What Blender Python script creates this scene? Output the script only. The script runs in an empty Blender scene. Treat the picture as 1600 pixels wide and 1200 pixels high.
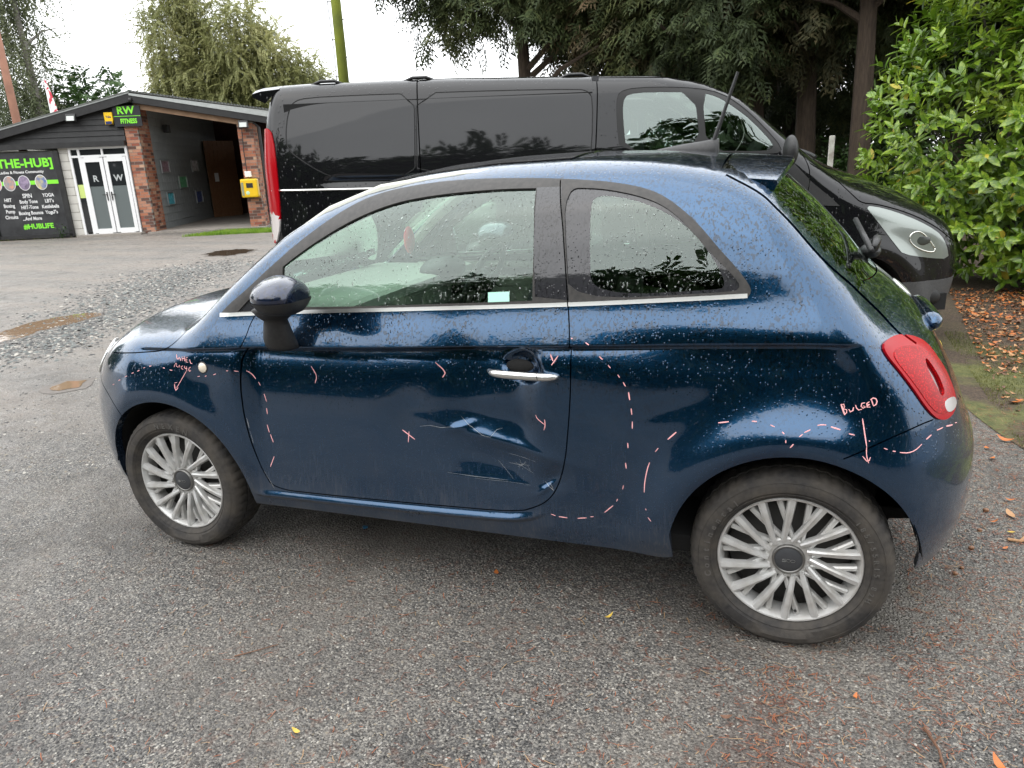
import bpy, bmesh, math, random
import numpy as np
from mathutils import Vector, Matrix, geometry
scene=bpy.context.scene; COL=scene.collection
rad=math.radians
# ---------------------------------------------------------------- camera
cam=bpy.data.cameras.new('camera'); camo=bpy.data.objects.new('camera',cam); COL.objects.link(camo)
cam.sensor_width=36; cam.lens=36*1150/1600; cam.clip_start=.05; cam.clip_end=1500
def cam_rot(yaw,pitch,roll):
    f=Vector((-math.sin(yaw)*math.cos(pitch),math.cos(yaw)*math.cos(pitch),-math.sin(pitch)))
    r=Vector((math.cos(yaw),math.sin(yaw),0)); u=r.cross(f); c,s=math.cos(roll),math.sin(roll)
    R_,U_=c*r+s*u,-s*r+c*u
    return Matrix((R_,U_,-f)).transposed()
camo.matrix_world=Matrix.Translation((2.9285,-2.8771,1.4692))@cam_rot(.3577,.2948,-.045).to_4x4()
scene.camera=camo
# ---------------------------------------------------------------- overcast sky and a weak, very soft sun
world=bpy.data.worlds.new("World"); scene.world=world; world.use_nodes=True
wn,wl=world.node_tree.nodes,world.node_tree.links
for n in list(wn): wn.remove(n)
SUN_EL,SUN_AZ=rad(58),rad(205)
out=wn.new('ShaderNodeOutputWorld'); bg=wn.new('ShaderNodeBackground'); sky=wn.new('ShaderNodeTexSky')
sky.sky_type='NISHITA'; sky.sun_disc=False; sky.sun_elevation=SUN_EL; sky.sun_rotation=SUN_AZ; sky.dust_density=4; sky.air_density=1.2
tc=wn.new('ShaderNodeTexCoord'); sep=wn.new('ShaderNodeSeparateXYZ'); wl.new(tc.outputs['Generated'],sep.inputs[0])
mr=wn.new('ShaderNodeMapRange'); mr.inputs[1].default_value=0; mr.inputs[2].default_value=1; mr.inputs[3].default_value=9.2; mr.inputs[4].default_value=14.0
wl.new(sep.outputs[2],mr.inputs[0])
nz=wn.new('ShaderNodeTexNoise'); nz.inputs['Scale'].default_value=2.2; nz.inputs['Detail'].default_value=5; wl.new(tc.outputs['Generated'],nz.inputs['Vector'])
mr2=wn.new('ShaderNodeMapRange'); mr2.inputs[1].default_value=.3; mr2.inputs[2].default_value=.7; mr2.inputs[3].default_value=.88; mr2.inputs[4].default_value=1.1
wl.new(nz.outputs[0],mr2.inputs[0])
mu=wn.new('ShaderNodeMath'); mu.operation='MULTIPLY'; wl.new(mr.outputs[0],mu.inputs[0]); wl.new(mr2.outputs[0],mu.inputs[1])
cc=wn.new('ShaderNodeVectorMath'); cc.operation='SCALE'; cc.inputs[0].default_value=(.965,.985,1.0); wl.new(mu.outputs[0],cc.inputs['Scale'])
mx=wn.new('ShaderNodeMix'); mx.data_type='RGBA'; mx.inputs[0].default_value=.93; wl.new(sky.outputs[0],mx.inputs[6]); wl.new(cc.outputs[0],mx.inputs[7])
wl.new(mx.outputs[2],bg.inputs[0]); bg.inputs[1].default_value=.15; wl.new(bg.outputs[0],out.inputs[0])
sl=bpy.data.lights.new('sun','SUN'); sl.energy=.6; sl.angle=rad(85); sl.color=(1,.97,.93)
so=bpy.data.objects.new('sun',sl); COL.objects.link(so)
so.rotation_euler=(math.pi/2-SUN_EL,0,math.pi-SUN_AZ+rad(0)); so.location=(0,0,30)
scene.view_settings.view_transform='Standard'; scene.view_settings.look='None'; scene.view_settings.exposure=.72; scene.view_settings.gamma=1
scene.view_settings.use_curve_mapping=False
# ---------------------------------------------------------------- materials
class NT:
    """small helper round one node tree"""
    def __init__(self,name):
        self.m=bpy.data.materials.new(name); self.m.use_nodes=True; self.t=self.m.node_tree
        self.n=self.t.nodes; self.l=self.t.links
        self.b=self.n['Principled BSDF']; self.o=self.n['Material Output']
    def set(self,**k):
        names=dict(base='Base Color',rough='Roughness',metal='Metallic',spec='Specular IOR Level',coat='Coat Weight',coatr='Coat Roughness',ior='IOR',trans='Transmission Weight',alpha='Alpha',sheen='Sheen Weight',sub='Subsurface Weight',normal='Normal',coatn='Coat Normal',coatior='Coat IOR',emit='Emission Color',emits='Emission Strength')
        for a,v in k.items():
            i=self.b.inputs[names[a]]
            if hasattr(v,'is_output') or hasattr(v,'links') and not isinstance(v,(int,float,tuple)): self.l.new(v,i)
            elif isinstance(v,tuple): i.default_value=tuple(v)+((1,) if len(v)==3 and i.type=='RGBA' else ())
            else: i.default_value=v
        return self
    def node(self,t,**k):
        n=self.n.new(t)
        for a,v in k.items(): setattr(n,a,v)
        return n
    def link(self,a,b): self.l.new(a,b); return b
    def coord(self,kind='Object',scale=None,rot=None):
        tc=self.node('ShaderNodeTexCoord'); o=tc.outputs[kind]
        if scale is not None or rot is not None:
            mp=self.node('ShaderNodeMapping'); self.link(o,mp.inputs[0])
            if scale is not None: mp.inputs['Scale'].default_value=scale
            if rot is not None: mp.inputs['Rotation'].default_value=rot
            o=mp.outputs[0]
        return o
    def noise(self,scale,detail=3,rough=.55,vec=None,dist=0,out=0):
        n=self.node('ShaderNodeTexNoise'); n.inputs['Scale'].default_value=scale; n.inputs['Detail'].default_value=detail; n.inputs['Roughness'].default_value=rough; n.inputs['Distortion'].default_value=dist
        if vec is not None: self.link(vec,n.inputs['Vector'])
        return n.outputs[out]
    def voro(self,scale,vec=None,feature='F1',out='Distance',rand=1.):
        n=self.node('ShaderNodeTexVoronoi',feature=feature); n.inputs['Scale'].default_value=scale; n.inputs['Randomness'].default_value=rand
        if vec is not None: self.link(vec,n.inputs['Vector'])
        return n.outputs[out]
    def ramp(self,v,stops,inter='LINEAR'):
        n=self.node('ShaderNodeValToRGB'); n.color_ramp.interpolation=inter
        e=n.color_ramp.elements
        while len(e)<len(stops): e.new(.5)
        for q,(p,c) in zip(e,stops):
            q.position=p; c=(c,c,c) if isinstance(c,(int,float)) else c; q.color=tuple(c)+(1,)
        self.link(v,n.inputs[0]); return n.outputs[0]
    def rng(self,v,a,b,c=0.,d=1.):
        n=self.node('ShaderNodeMapRange'); n.inputs[1].default_value=a; n.inputs[2].default_value=b; n.inputs[3].default_value=c; n.inputs[4].default_value=d
        self.link(v,n.inputs[0]); return n.outputs[0]
    def math(self,op,a,b=None):
        n=self.node('ShaderNodeMath',operation=op)
        for i,v in enumerate((a,b)):
            if v is None: continue
            if isinstance(v,(int,float)): n.inputs[i].default_value=v
            else: self.link(v,n.inputs[i])
        return n.outputs[0]
    def mix(self,f,a,b,blend='MIX'):
        n=self.node('ShaderNodeMix',data_type='RGBA',blend_type=blend)
        for i,v in ((0,f),(6,a),(7,b)):
            if isinstance(v,(int,float)): n.inputs[i].default_value=v if i==0 else (v,v,v,1)
            elif isinstance(v,tuple): n.inputs[i].default_value=v+(1,) if len(v)==3 else v
            else: self.link(v,n.inputs[i])
        return n.outputs[2]
    def bump(self,h,dist=.01,strength=1.,normal=None):
        n=self.node('ShaderNodeBump'); n.inputs['Distance'].default_value=dist; n.inputs['Strength'].default_value=strength
        self.link(h,n.inputs['Height'])
        if normal is not None: self.link(normal,n.inputs['Normal'])
        return n.outputs[0]
    def sepz(self,vec,i=2):
        n=self.node('ShaderNodeSeparateXYZ'); self.link(vec,n.inputs[0]); return n.outputs[i]
def simple(name,base,rough=.5,metal=0.,**k):
    return NT(name).set(base=base,rough=rough,metal=metal,**k).m
def noisy(name,c1,c2,scale=8,rough=.6,bump=0.,bscale=None,detail=4,kind='Object',vscale=None,**k):
    t=NT(name); v=t.coord(kind,vscale); n=t.noise(scale,detail,vec=v)
    t.set(base=t.ramp(n,[(.3,c1),(.7,c2)]),rough=rough,**k)
    if bump: t.set(normal=t.bump(t.noise(bscale or scale*4,3,vec=v),bump))
    return t.m
# ---------------------------------------------------------------- objects
def new_mesh(name,verts,faces,mats=None,smooth=False,midx=None):
    me=bpy.data.meshes.new(name)
    me.from_pydata([tuple(v) for v in verts] if not isinstance(verts,np.ndarray) else verts.tolist(),[],faces.tolist() if isinstance(faces,np.ndarray) else faces)
    for m in (mats if isinstance(mats,(list,tuple)) else [mats] if mats else []): me.materials.append(m)
    if midx is not None: me.polygons.foreach_set('material_index',midx)
    if smooth: me.polygons.foreach_set('use_smooth',[True]*len(me.polygons))
    me.update(); return me
def link(name,me,parent=None,**props):
    o=bpy.data.objects.new(name,me); COL.objects.link(o)
    if parent is not None:
        o.parent=parent
    for k,v in props.items(): o[k]=v
    return o
def thing(name,label,cat,loc=(0,0,0),rz=0.,group=None,data=None):
    o=bpy.data.objects.new(name,data); COL.objects.link(o); o.location=loc; o.rotation_euler=(0,0,rz)
    o['label']=label; o['category']=cat
    if group: o['group']=group
    return o
def fix(o,parent):
    """parent o, whose mesh is in world coordinates, to a thing standing elsewhere"""
    o.parent=parent
    M_=Matrix.Translation(parent.location)@parent.rotation_euler.to_matrix().to_4x4()
    o.matrix_parent_inverse=M_.inverted(); return o
class MB:
    """mesh builder: boxes, tubes, lathes, prisms gathered into one mesh"""
    def __init__(s): s.v=[]; s.f=[]; s.mi=[]; s.cur=0; s.sm=[]; s.smooth=False
    def add(s,v,f):
        b=len(s.v); s.v+= [tuple(q) for q in v]; s.f+=[tuple(b+i for i in q) for q in f]; s.mi+=[s.cur]*len(f); s.sm+=[s.smooth]*len(f); return s
    def box(s,c,d,rot=None,bev=0.):
        hx,hy,hz=d[0]/2,d[1]/2,d[2]/2
        if bev>0:
            b=min(bev,hx*.9,hy*.9,hz*.9); bm=bmesh.new(); bmesh.ops.create_cube(bm,size=1)
            for q in bm.verts: q.co=Vector((q.co.x*d[0],q.co.y*d[1],q.co.z*d[2]))
            bmesh.ops.bevel(bm,geom=bm.edges[:],offset=b,segments=1 if bev<.01 else 2,profile=.6,affect='EDGES')
            v=[q.co.copy() for q in bm.verts]; bm.verts.index_update(); f=[[q.index for q in g.verts] for g in bm.faces]; bm.free()
        else:
            v=[Vector((x*hx,y*hy,z*hz)) for x in(-1,1) for y in(-1,1) for z in(-1,1)]
            f=[(0,1,3,2),(4,6,7,5),(0,4,5,1),(2,3,7,6),(0,2,6,4),(1,5,7,3)]
        if rot is not None: v=[rot@q for q in v]
        return s.add([q+Vector(c) for q in v],f)
    def prism(s,poly,y0,y1,axis='y'):
        """polygon in a plane extruded along an axis: 'y' -> (x,z), 'z' -> (x,y), 'x' -> (y,z)"""
        n=len(poly)
        mk={'y':lambda a,b,t:(a,t,b),'z':lambda a,b,t:(a,b,t),'x':lambda a,b,t:(t,a,b)}[axis]
        v=[mk(a,b,y0) for a,b in poly]+[mk(a,b,y1) for a,b in poly]
        f=[tuple(range(n)),tuple(range(2*n-1,n-1,-1))]+[(i,i+n,(i+1)%n+n,(i+1)%n) for i in range(n)]
        return s.add(v,f)
    def tube(s,pts,r,n=8,cap=True,flat=1.):
        pts=[Vector(p) for p in pts]; rr=[float(q) for q in r] if isinstance(r,(list,tuple)) else [float(r)]*len(pts)
        v=[];f=[]; up=None
        for i,p in enumerate(pts):
            d=(pts[min(i+1,len(pts)-1)]-pts[max(i-1,0)]).normalized()
            if up is None: up=Vector((0,0,1)) if abs(d.z)<.9 else Vector((1,0,0))
            a=d.cross(up).normalized(); b=a.cross(d).normalized(); up=b
            for k in range(n):
                t=2*math.pi*k/n; v.append(p+rr[i]*(math.cos(t)*a+flat*math.sin(t)*b))
        for i in range(len(pts)-1):
            for k in range(n): f.append((i*n+k,i*n+(k+1)%n,(i+1)*n+(k+1)%n,(i+1)*n+k))
        if cap: f.append(tuple(range(n-1,-1,-1))); f.append(tuple((len(pts)-1)*n+k for k in range(n)))
        return s.add(v,f)
    def lathe(s,prof,n=48,axis='y',c=(0,0,0),cap=False):
        """profile [(r, h)] turned about an axis through c"""
        v=[];f=[];m=len(prof)
        for k in range(n):
            t=2*math.pi*k/n; a,b=math.cos(t),math.sin(t)
            for r,h in prof:
                q={'y':(r*a,h,r*b),'z':(r*a,r*b,h),'x':(h,r*a,r*b)}[axis]; v.append((q[0]+c[0],q[1]+c[1],q[2]+c[2]))
        for k in range(n):
            for i in range(m-1): f.append((k*m+i,k*m+i+1,((k+1)%n)*m+i+1,((k+1)%n)*m+i))
        if cap:
            f.append(tuple(k*m for k in range(n))); f.append(tuple(k*m+m-1 for k in range(n-1,-1,-1)))
        return s.add(v,f)
    def ell(s,c,d,n=16,m=10,rot=None):
        v=[];f=[]
        for i in range(m+1):
            ph=math.pi*i/m
            for k in range(n):
                t=2*math.pi*k/n; q=Vector((d[0]*math.sin(ph)*math.cos(t),d[1]*math.sin(ph)*math.sin(t),d[2]*math.cos(ph)))
                if rot is not None: q=rot@q
                v.append(q+Vector(c))
        for i in range(m):
            for k in range(n): f.append((i*n+k,i*n+(k+1)%n,(i+1)*n+(k+1)%n,(i+1)*n+k))
        return s.add(v,f)
    def mesh(s,name,mats,fixn=True):
        me=bpy.data.meshes.new(name); me.from_pydata(s.v,[],s.f)
        for m in (mats if isinstance(mats,(list,tuple)) else [mats]): me.materials.append(m)
        me.polygons.foreach_set('material_index',s.mi); me.polygons.foreach_set('use_smooth',s.sm)
        if fixn:
            bm=bmesh.new(); bm.from_mesh(me); bmesh.ops.recalc_face_normals(bm,faces=bm.faces[:]); bm.to_mesh(me); bm.free()
        me.update(); return me
    def build(s,name,mats,parent=None,auto=None,**p):
        me=s.mesh(name,mats); o=link(name,me,parent,**p)
        if auto: shade_auto(me,auto)
        return o
def shade_auto(me,ang):
    me.polygons.foreach_set('use_smooth',[True]*len(me.polygons))
    bm=bmesh.new(); bm.from_mesh(me)
    for e in bm.edges:
        e.smooth = len(e.link_faces)==2 and e.calc_face_angle(0)<rad(ang)
    bm.to_mesh(me); bm.free()
# ---------------------------------------------------------------- smooth curves and the hatchback's body surface
def curve(pts, sig=0.03, lo=None, hi=None, n=4000):
    xs=np.array([p[0] for p in pts],float); ys=np.array([p[1] for p in pts],float)
    lo=xs[0]-.5 if lo is None else lo; hi=xs[-1]+.5 if hi is None else hi
    g=np.linspace(lo,hi,n); v=np.interp(g,xs,ys)
    a=g<xs[0]; v[a]=ys[0]+(g[a]-xs[0])*(ys[1]-ys[0])/(xs[1]-xs[0])
    a=g>xs[-1]; v[a]=ys[-1]+(g[a]-xs[-1])*(ys[-1]-ys[-2])/(xs[-1]-xs[-2])
    h=g[1]-g[0]; k=int(4*sig/h)+1; kk=np.arange(-k,k+1)*h; w=np.exp(-kk**2/(2*sig*sig)); w/=w.sum()
    vp=np.concatenate([v[0]+(np.arange(-k,0))*(v[1]-v[0]),v,v[-1]+np.arange(1,k+1)*(v[-1]-v[-2])])
    v=np.convolve(vp,w,'valid')
    return lambda x: np.interp(x,g,v)
def smin(a,b,k):
    h=np.clip(.5+.5*(b-a)/k,0,1)
    return b*(1-h)+a*h-k*h*(1-h)
def sstep(x,a,b):
    t=np.clip((x-a)/(b-a),0,1); return t*t*t*(t*(6*t-15)+10)
zc=curve([(-.3,.30),(-.1,.58),(.0,.74),(.1,.835),(.22,.89),(.38,.932),(.55,.952),(.70,.971),(.80,.987),(.87,1.03),(1.0,1.135),(1.1,1.21),(1.25,1.315),(1.4,1.388),(1.55,1.433),(1.75,1.463),(2.0,1.48),(2.3,1.487),(2.55,1.480),(2.78,1.457),(2.89,1.42),(2.95,1.368),(3.04,1.285),(3.13,1.19),(3.22,1.075),(3.28,1.03),(3.36,.97),(3.44,.87),(3.6,.62)],.022)
cr=curve([(0,.07),(.5,.06),(.75,.06),(1.0,.06),(1.3,.06),(1.6,.055),(2.0,.040),(2.5,.042),(2.8,.06),(2.95,.10),(3.2,.11),(3.4,.1)],.08)
pf=curve([(.1,.16),(.2,.07),(.3,.025),(.4,.005),(.5,.0),(.6,.012),(.7,.05),(.78,.10),(.88,.22)],.03)
pr=curve([(.1,3.38),(.2,3.455),(.3,3.52),(.4,3.548),(.5,3.552),(.6,3.545),(.68,3.515),(.8,3.475),(.9,3.43),(1.0,3.37),(1.1,3.30),(1.2,3.2)],.025)
crz=curve([(-.5,.815),(.4,.832),(.7,.84),(1.16,.868),(1.6,.884),(2.0,.905),(2.34,.925),(2.72,.942),(3.0,.955),(3.5,.96)],.06)
belt=curve([(-.5,.9),(.9,.96),(1.05,.985),(1.3,1.0),(2.3,1.035),(2.8,1.065),(3.5,1.09)],.06)
wlow=curve([(.15,.735),(.22,.772),(.275,.788),(.31,.796),(.36,.7995),(.42,.805),(.52,.812),(.62,.817),(.70,.818),(.78,.816),(.86,.812),(.95,.806),(1.2,.79)],.012)
ledge=curve([(.27,0),(.290,0),(.300,.0150),(.3045,.0150),(.325,.0015),(.335,0)],.0028,n=6000)
ledz=curve([(1.0,-.014),(1.17,-.010),(1.38,-.007),(1.65,.0),(1.9,.009),(2.06,.016),(2.13,.021),(2.19,.032),(2.25,.056),(2.29,.09)],.02)
wup=curve([(-.2,.86),(0,.812),(.05,.795),(.10,.775),(.125,.768),(.2,.752),(.3,.722),(.4,.675),(.5,.60),(.6,.48)],.014)
def bump(x,z,cx,cz,a,b,th=0.):
    c,s=math.cos(th),math.sin(th); u=(x-cx)*c+(z-cz)*s; v=-(x-cx)*s+(z-cz)*c
    return np.exp(-(u/a)**2-(v/b)**2)
def sidew(x,z):
    zk=crz(x); zb=belt(x)
    low=wlow(z)+ledge(z-ledz(x))*(1-sstep(x,2.12,2.29))*sstep(x,1.06,1.16)
    dz=z-zk
    # above the crease the shoulder leans inwards up to the belt, then the glasshouse
    up=wup(dz)
    t=sstep(dz,-.013,.007)
    kk=.044+.060*sstep(x,2.1,3.0)
    lo2=low-(.023+.019*sstep(x,2.1,2.9))*np.exp(np.minimum(dz,0)/kk)
    w=lo2*(1-t)+up*t
    fade=sstep(x,.55,.7)*(1-sstep(x,3.02,3.2))
    smooth_=(low-.006*np.exp(-(dz/.1)**2))*(1-sstep(dz,-.14,.14))+up*sstep(dz,-.14,.14)
    w=smooth_*(1-fade)+w*fade
    # shoulder above the rear wheel and the arch flares
    r=np.hypot(x-3.0,z-.288); w=w+.044*np.exp(-((r-.380)/.088)**2)*sstep(z,.10,.45)-.018*sstep(x,2.35,2.8)*(1-sstep(x,3.1,3.4))*sstep(z,.2,.5)*(1-sstep(z,.86,1.02))
    r=np.hypot(x-.70,z-.288); w=w+.022*np.exp(-((r-.375)/.075)**2)*sstep(z,.15,.5)
    # plan taper to front and rear
    w=w-.045*np.clip((1.05-x)/.9,0,1)**2-.045*np.clip((x-2.75)/.75,0,1)**2-.10*np.clip((x-2.75)/.6,0,2)**2*sstep(z,.95,1.35)
    # door dents
    w=w-.011*bump(x,z,1.985,.79,.075,.15,.08)-.0095*bump(x,z,2.04,.665,.13,.042,-.10)-.010*bump(x,z,2.20,.64,.10,.06,-.5)+.0065*bump(x,z,2.11,.588,.20,.017,-.17)+.005*bump(x,z,1.95,.625,.05,.012,.35)
    w=w-.014*bump(x,z,2.08,.515,.20,.060,-.12)-.011*bump(x,z,2.275,.485,.05,.032,.6)+.006*bump(x,z,2.262,.455,.05,.009,.7)+.0016*bump(x,z,2.06,.452,.20,.008,-.02)
    w=w-.006*bump(x,z,1.75,.66,.09,.07,.8)-.005*bump(x,z,.93,.74,.08,.05,.6)-.005*bump(x,z,2.62,.74,.12,.03,.35)
    # scoop behind the door handle
    w=w-.030*np.exp(-(((x-2.175)/.062)**2+((z-.842)/.038)**2)**2)
    return w
def F(x,y,z):
    ay=np.abs(y)
    fs=sidew(x,z)-ay
    ft=(zc(x)-cr(x)*(ay/.6)**2.2-z)
    ft=ft*.8
    q=ay/.8
    ff=x-pf(z)-.11*q**2-.27*q**4
    fr=pr(z)-.09*q**2-.19*q**6-x
    fb=z-.205-.02*sstep(x,3.15,3.5)
    f=smin(fs,ft,.085)
    f=smin(f,ff,.10); f=smin(f,fr,.09); f=smin(f,fb,.05)
    return f

class Shell:
    """a closed body surface: side sheets solved along y and a strip solved along rays of the side profile"""
    def __init__(self,F,p0,p1,a0,a1,yb):
        self.F=F; self.p0=np.array(p0); self.p1=np.array(p1); self.a0=a0; self.a1=a1; self.yb=yb
    def grad(self,p,h=7e-4):
        F=self.F; x,y,z=p[:,0],p[:,1],p[:,2]
        g=np.stack([F(x+h,y,z)-F(x-h,y,z),F(x,y+h,z)-F(x,y-h,z),F(x,y,z+h)-F(x,y,z-h)],-1)
        return -g/np.maximum(np.linalg.norm(g,axis=-1,keepdims=True),1e-12)
    def hit(self,o,d,tmax=1.5,n=30):
        lo=np.zeros(len(o)); hi=np.full(len(o),tmax)
        for _ in range(n):
            m=.5*(lo+hi); p=o+m[:,None]*d; ins=self.F(p[:,0],p[:,1],p[:,2])>0
            lo=np.where(ins,m,lo); hi=np.where(ins,hi,m)
        return o+(.5*(lo+hi))[:,None]*d
    def side(self,xz,off=0.,sgn=-1):
        xz=np.asarray(xz,float).reshape(-1,2); x,z=xz[:,0],xz[:,1]
        p=self.hit(np.stack([x,0*x,z],1),np.tile([0,float(sgn),0.],(len(x),1)),1.3)
        nn=self.grad(p); return p+off*nn,nn
    def top(self,x,y,z0=.6):
        x=np.asarray(x,float).ravel(); y=np.asarray(y,float).ravel()+0*x
        return self.hit(np.stack([x,y,0*x+z0],1),np.tile([0,0,1.],(len(x),1)),1.6)
    def spine(self,s):
        s=np.asarray(s,float)
        a=np.where(s<1,np.pi*(self.a0+(.5-self.a0)*s),np.where(s<2,np.pi/2,np.pi*(.5+(self.a1-.5)*(s-2))))
        t=np.clip(s-1,0,1)
        o=self.p0[None]*(1-t)[:,None]+self.p1[None]*t[:,None]
        return o,np.stack([np.cos(a),np.sin(a)],1)
    def strip(self,sy,off=0.):
        sy=np.asarray(sy,float).reshape(-1,2); s,y=sy[:,0]/1.3,sy[:,1]
        o,d=self.spine(s)
        p=self.hit(np.stack([o[:,0],y,o[:,1]],1),np.stack([d[:,0],0*y,d[:,1]],1),1.6)
        nn=self.grad(p); return p+off*nn,nn
# ---- outlines on the hatchback, metres (x from the nose, z up)
OUT={
 'door_front':[(1.178,0.979),(1.159,0.948),(1.148,0.905),(1.103,0.839),(1.099,0.786),(1.095,0.731),(1.094,0.67),(1.094,0.621),(1.098,0.563),(1.105,0.508),(1.12,0.443),(1.137,0.384),(1.172,0.319)],
 'door_bottom':[(1.172,0.319),(1.376,0.322),(1.645,0.329),(1.896,0.339),(2.063,0.346),(2.132,0.352),(2.177,0.361)],
 'door_rear':[(2.177,0.361),(2.223,0.381),(2.257,0.405),(2.286,0.442),(2.306,0.496),(2.324,0.558),(2.335,0.646),(2.343,0.731),(2.347,0.812),(2.345,0.888),(2.343,0.968),(2.332,1.04),(2.32,1.151),(2.301,1.279),(2.269,1.401)],
 'dlo_top':[(1.024,0.983),(1.067,1.02),(1.133,1.064),(1.205,1.121),(1.274,1.173),(1.334,1.221),(1.417,1.279),(1.497,1.332),(1.571,1.367),(1.649,1.388),(1.746,1.402),(1.858,1.412),(2.008,1.416),(2.182,1.412),(2.263,1.408),(2.37,1.4),(2.433,1.393),(2.491,1.384),(2.545,1.371),(2.585,1.356),(2.621,1.336),(2.659,1.309),(2.692,1.282),(2.728,1.246),(2.764,1.206),(2.801,1.169),(2.831,1.135),(2.852,1.106),(2.854,1.091),(2.845,1.079)],
 'chrome_bot':[(1.026,0.971),(1.184,0.982),(1.451,0.997),(1.934,1.02),(2.317,1.04),(2.548,1.055),(2.845,1.077)],
 'chrome_top':[(1.024,0.984),(1.183,0.995),(1.451,1.009),(1.933,1.032),(2.316,1.052),(2.548,1.067),(2.844,1.089)],
 'glass_f':[(1.298,1.013),(1.293,1.148),(1.362,1.195),(1.444,1.244),(1.525,1.286),(1.601,1.319),(1.68,1.344),(1.761,1.36),(1.881,1.373),(2.002,1.38),(2.102,1.383),(2.195,1.382),(2.215,1.225),(2.218,1.056),(1.933,1.04),(1.603,1.023)],
 'tri':[(1.104,0.992),(1.178,1.058),(1.205,1.079),(1.205,1.0)],
 'glass_q':[(2.402,1.075),(2.392,1.188),(2.38,1.332),(2.39,1.355),(2.427,1.358),(2.498,1.347),(2.567,1.325),(2.624,1.298),(2.681,1.259),(2.72,1.217),(2.754,1.172),(2.777,1.134),(2.782,1.109),(2.772,1.098)],
 'quarter_outer':[(2.334,1.059),(2.321,1.188),(2.292,1.381),(2.375,1.378),(2.438,1.371),(2.525,1.353),(2.594,1.328),(2.652,1.287),(2.701,1.237),(2.748,1.189),(2.793,1.147),(2.822,1.116),(2.822,1.101),(2.805,1.093)],
 'hood_seam':[(0.421,0.798),(0.549,0.816),(0.636,0.823),(0.716,0.83),(0.764,0.846),(0.796,0.869),(0.82,0.9),(0.766,0.916),(0.718,0.93),(0.676,0.938)],
 'fend_rail':[(1.025,0.978),(0.954,0.989),(0.648,0.936)],
 'front_bump':[(0.314,0.68),(0.383,0.654),(0.445,0.623),(0.484,0.591),(0.495,0.57)],
 'rear_bump':[(3.123,0.655),(3.184,0.682),(3.248,0.709),(3.314,0.732),(3.346,0.738),(3.414,0.727)],
 'hatch_seam':[(2.734,1.412),(2.81,1.385),(2.86,1.351),(2.908,1.305),(2.948,1.265),(3.016,1.187),(3.061,1.142),(3.118,1.091),(3.144,1.064),(3.202,1.005),(3.253,0.95)],
 'roof_seam':[(1.591,1.41),(1.598,1.427),(1.807,1.456),(1.899,1.46),(2.048,1.462),(2.184,1.461),(2.29,1.457),(2.42,1.45),(2.541,1.441),(2.618,1.434),(2.669,1.426),(2.734,1.412)],
 'light':[(3.196,0.941),(3.208,0.949),(3.234,0.95),(3.265,0.943),(3.306,0.927),(3.341,0.902),(3.364,0.871),(3.394,0.828),(3.414,0.783),(3.423,0.748),(3.411,0.732),(3.391,0.724),(3.37,0.727),(3.35,0.738),(3.321,0.771),(3.283,0.826),(3.238,0.883),(3.211,0.914)],
 'light_core':[(3.319,0.886),(3.335,0.868),(3.358,0.834),(3.371,0.805),(3.376,0.789),(3.364,0.784),(3.354,0.804),(3.336,0.835),(3.321,0.866)],
 'light_white':[(3.371,0.767),(3.38,0.774),(3.409,0.767),(3.419,0.753),(3.418,0.743),(3.405,0.737),(3.382,0.741)],
 'handle':[(2.047,0.826),(2.053,0.802),(2.313,0.825),(2.319,0.849)],
 'scoop':[(2.104,0.828),(2.115,0.844),(2.143,0.852),(2.197,0.858),(2.216,0.84),(2.219,0.811),(2.2,0.788),(2.163,0.774),(2.129,0.778),(2.106,0.798)],
 'repeater':[(0.943,0.787)],
 'mirror_base':[(1.208,0.892),(1.33,0.897)],
 'fuel':[(2.869,1.02)],
 'sticker':[(2.069,1.078),(2.14,1.082),(2.141,1.052),(2.07,1.048)],
 'sill':[(2.027,0.252),(2.344,0.247),(2.664,0.267)],
}
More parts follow.
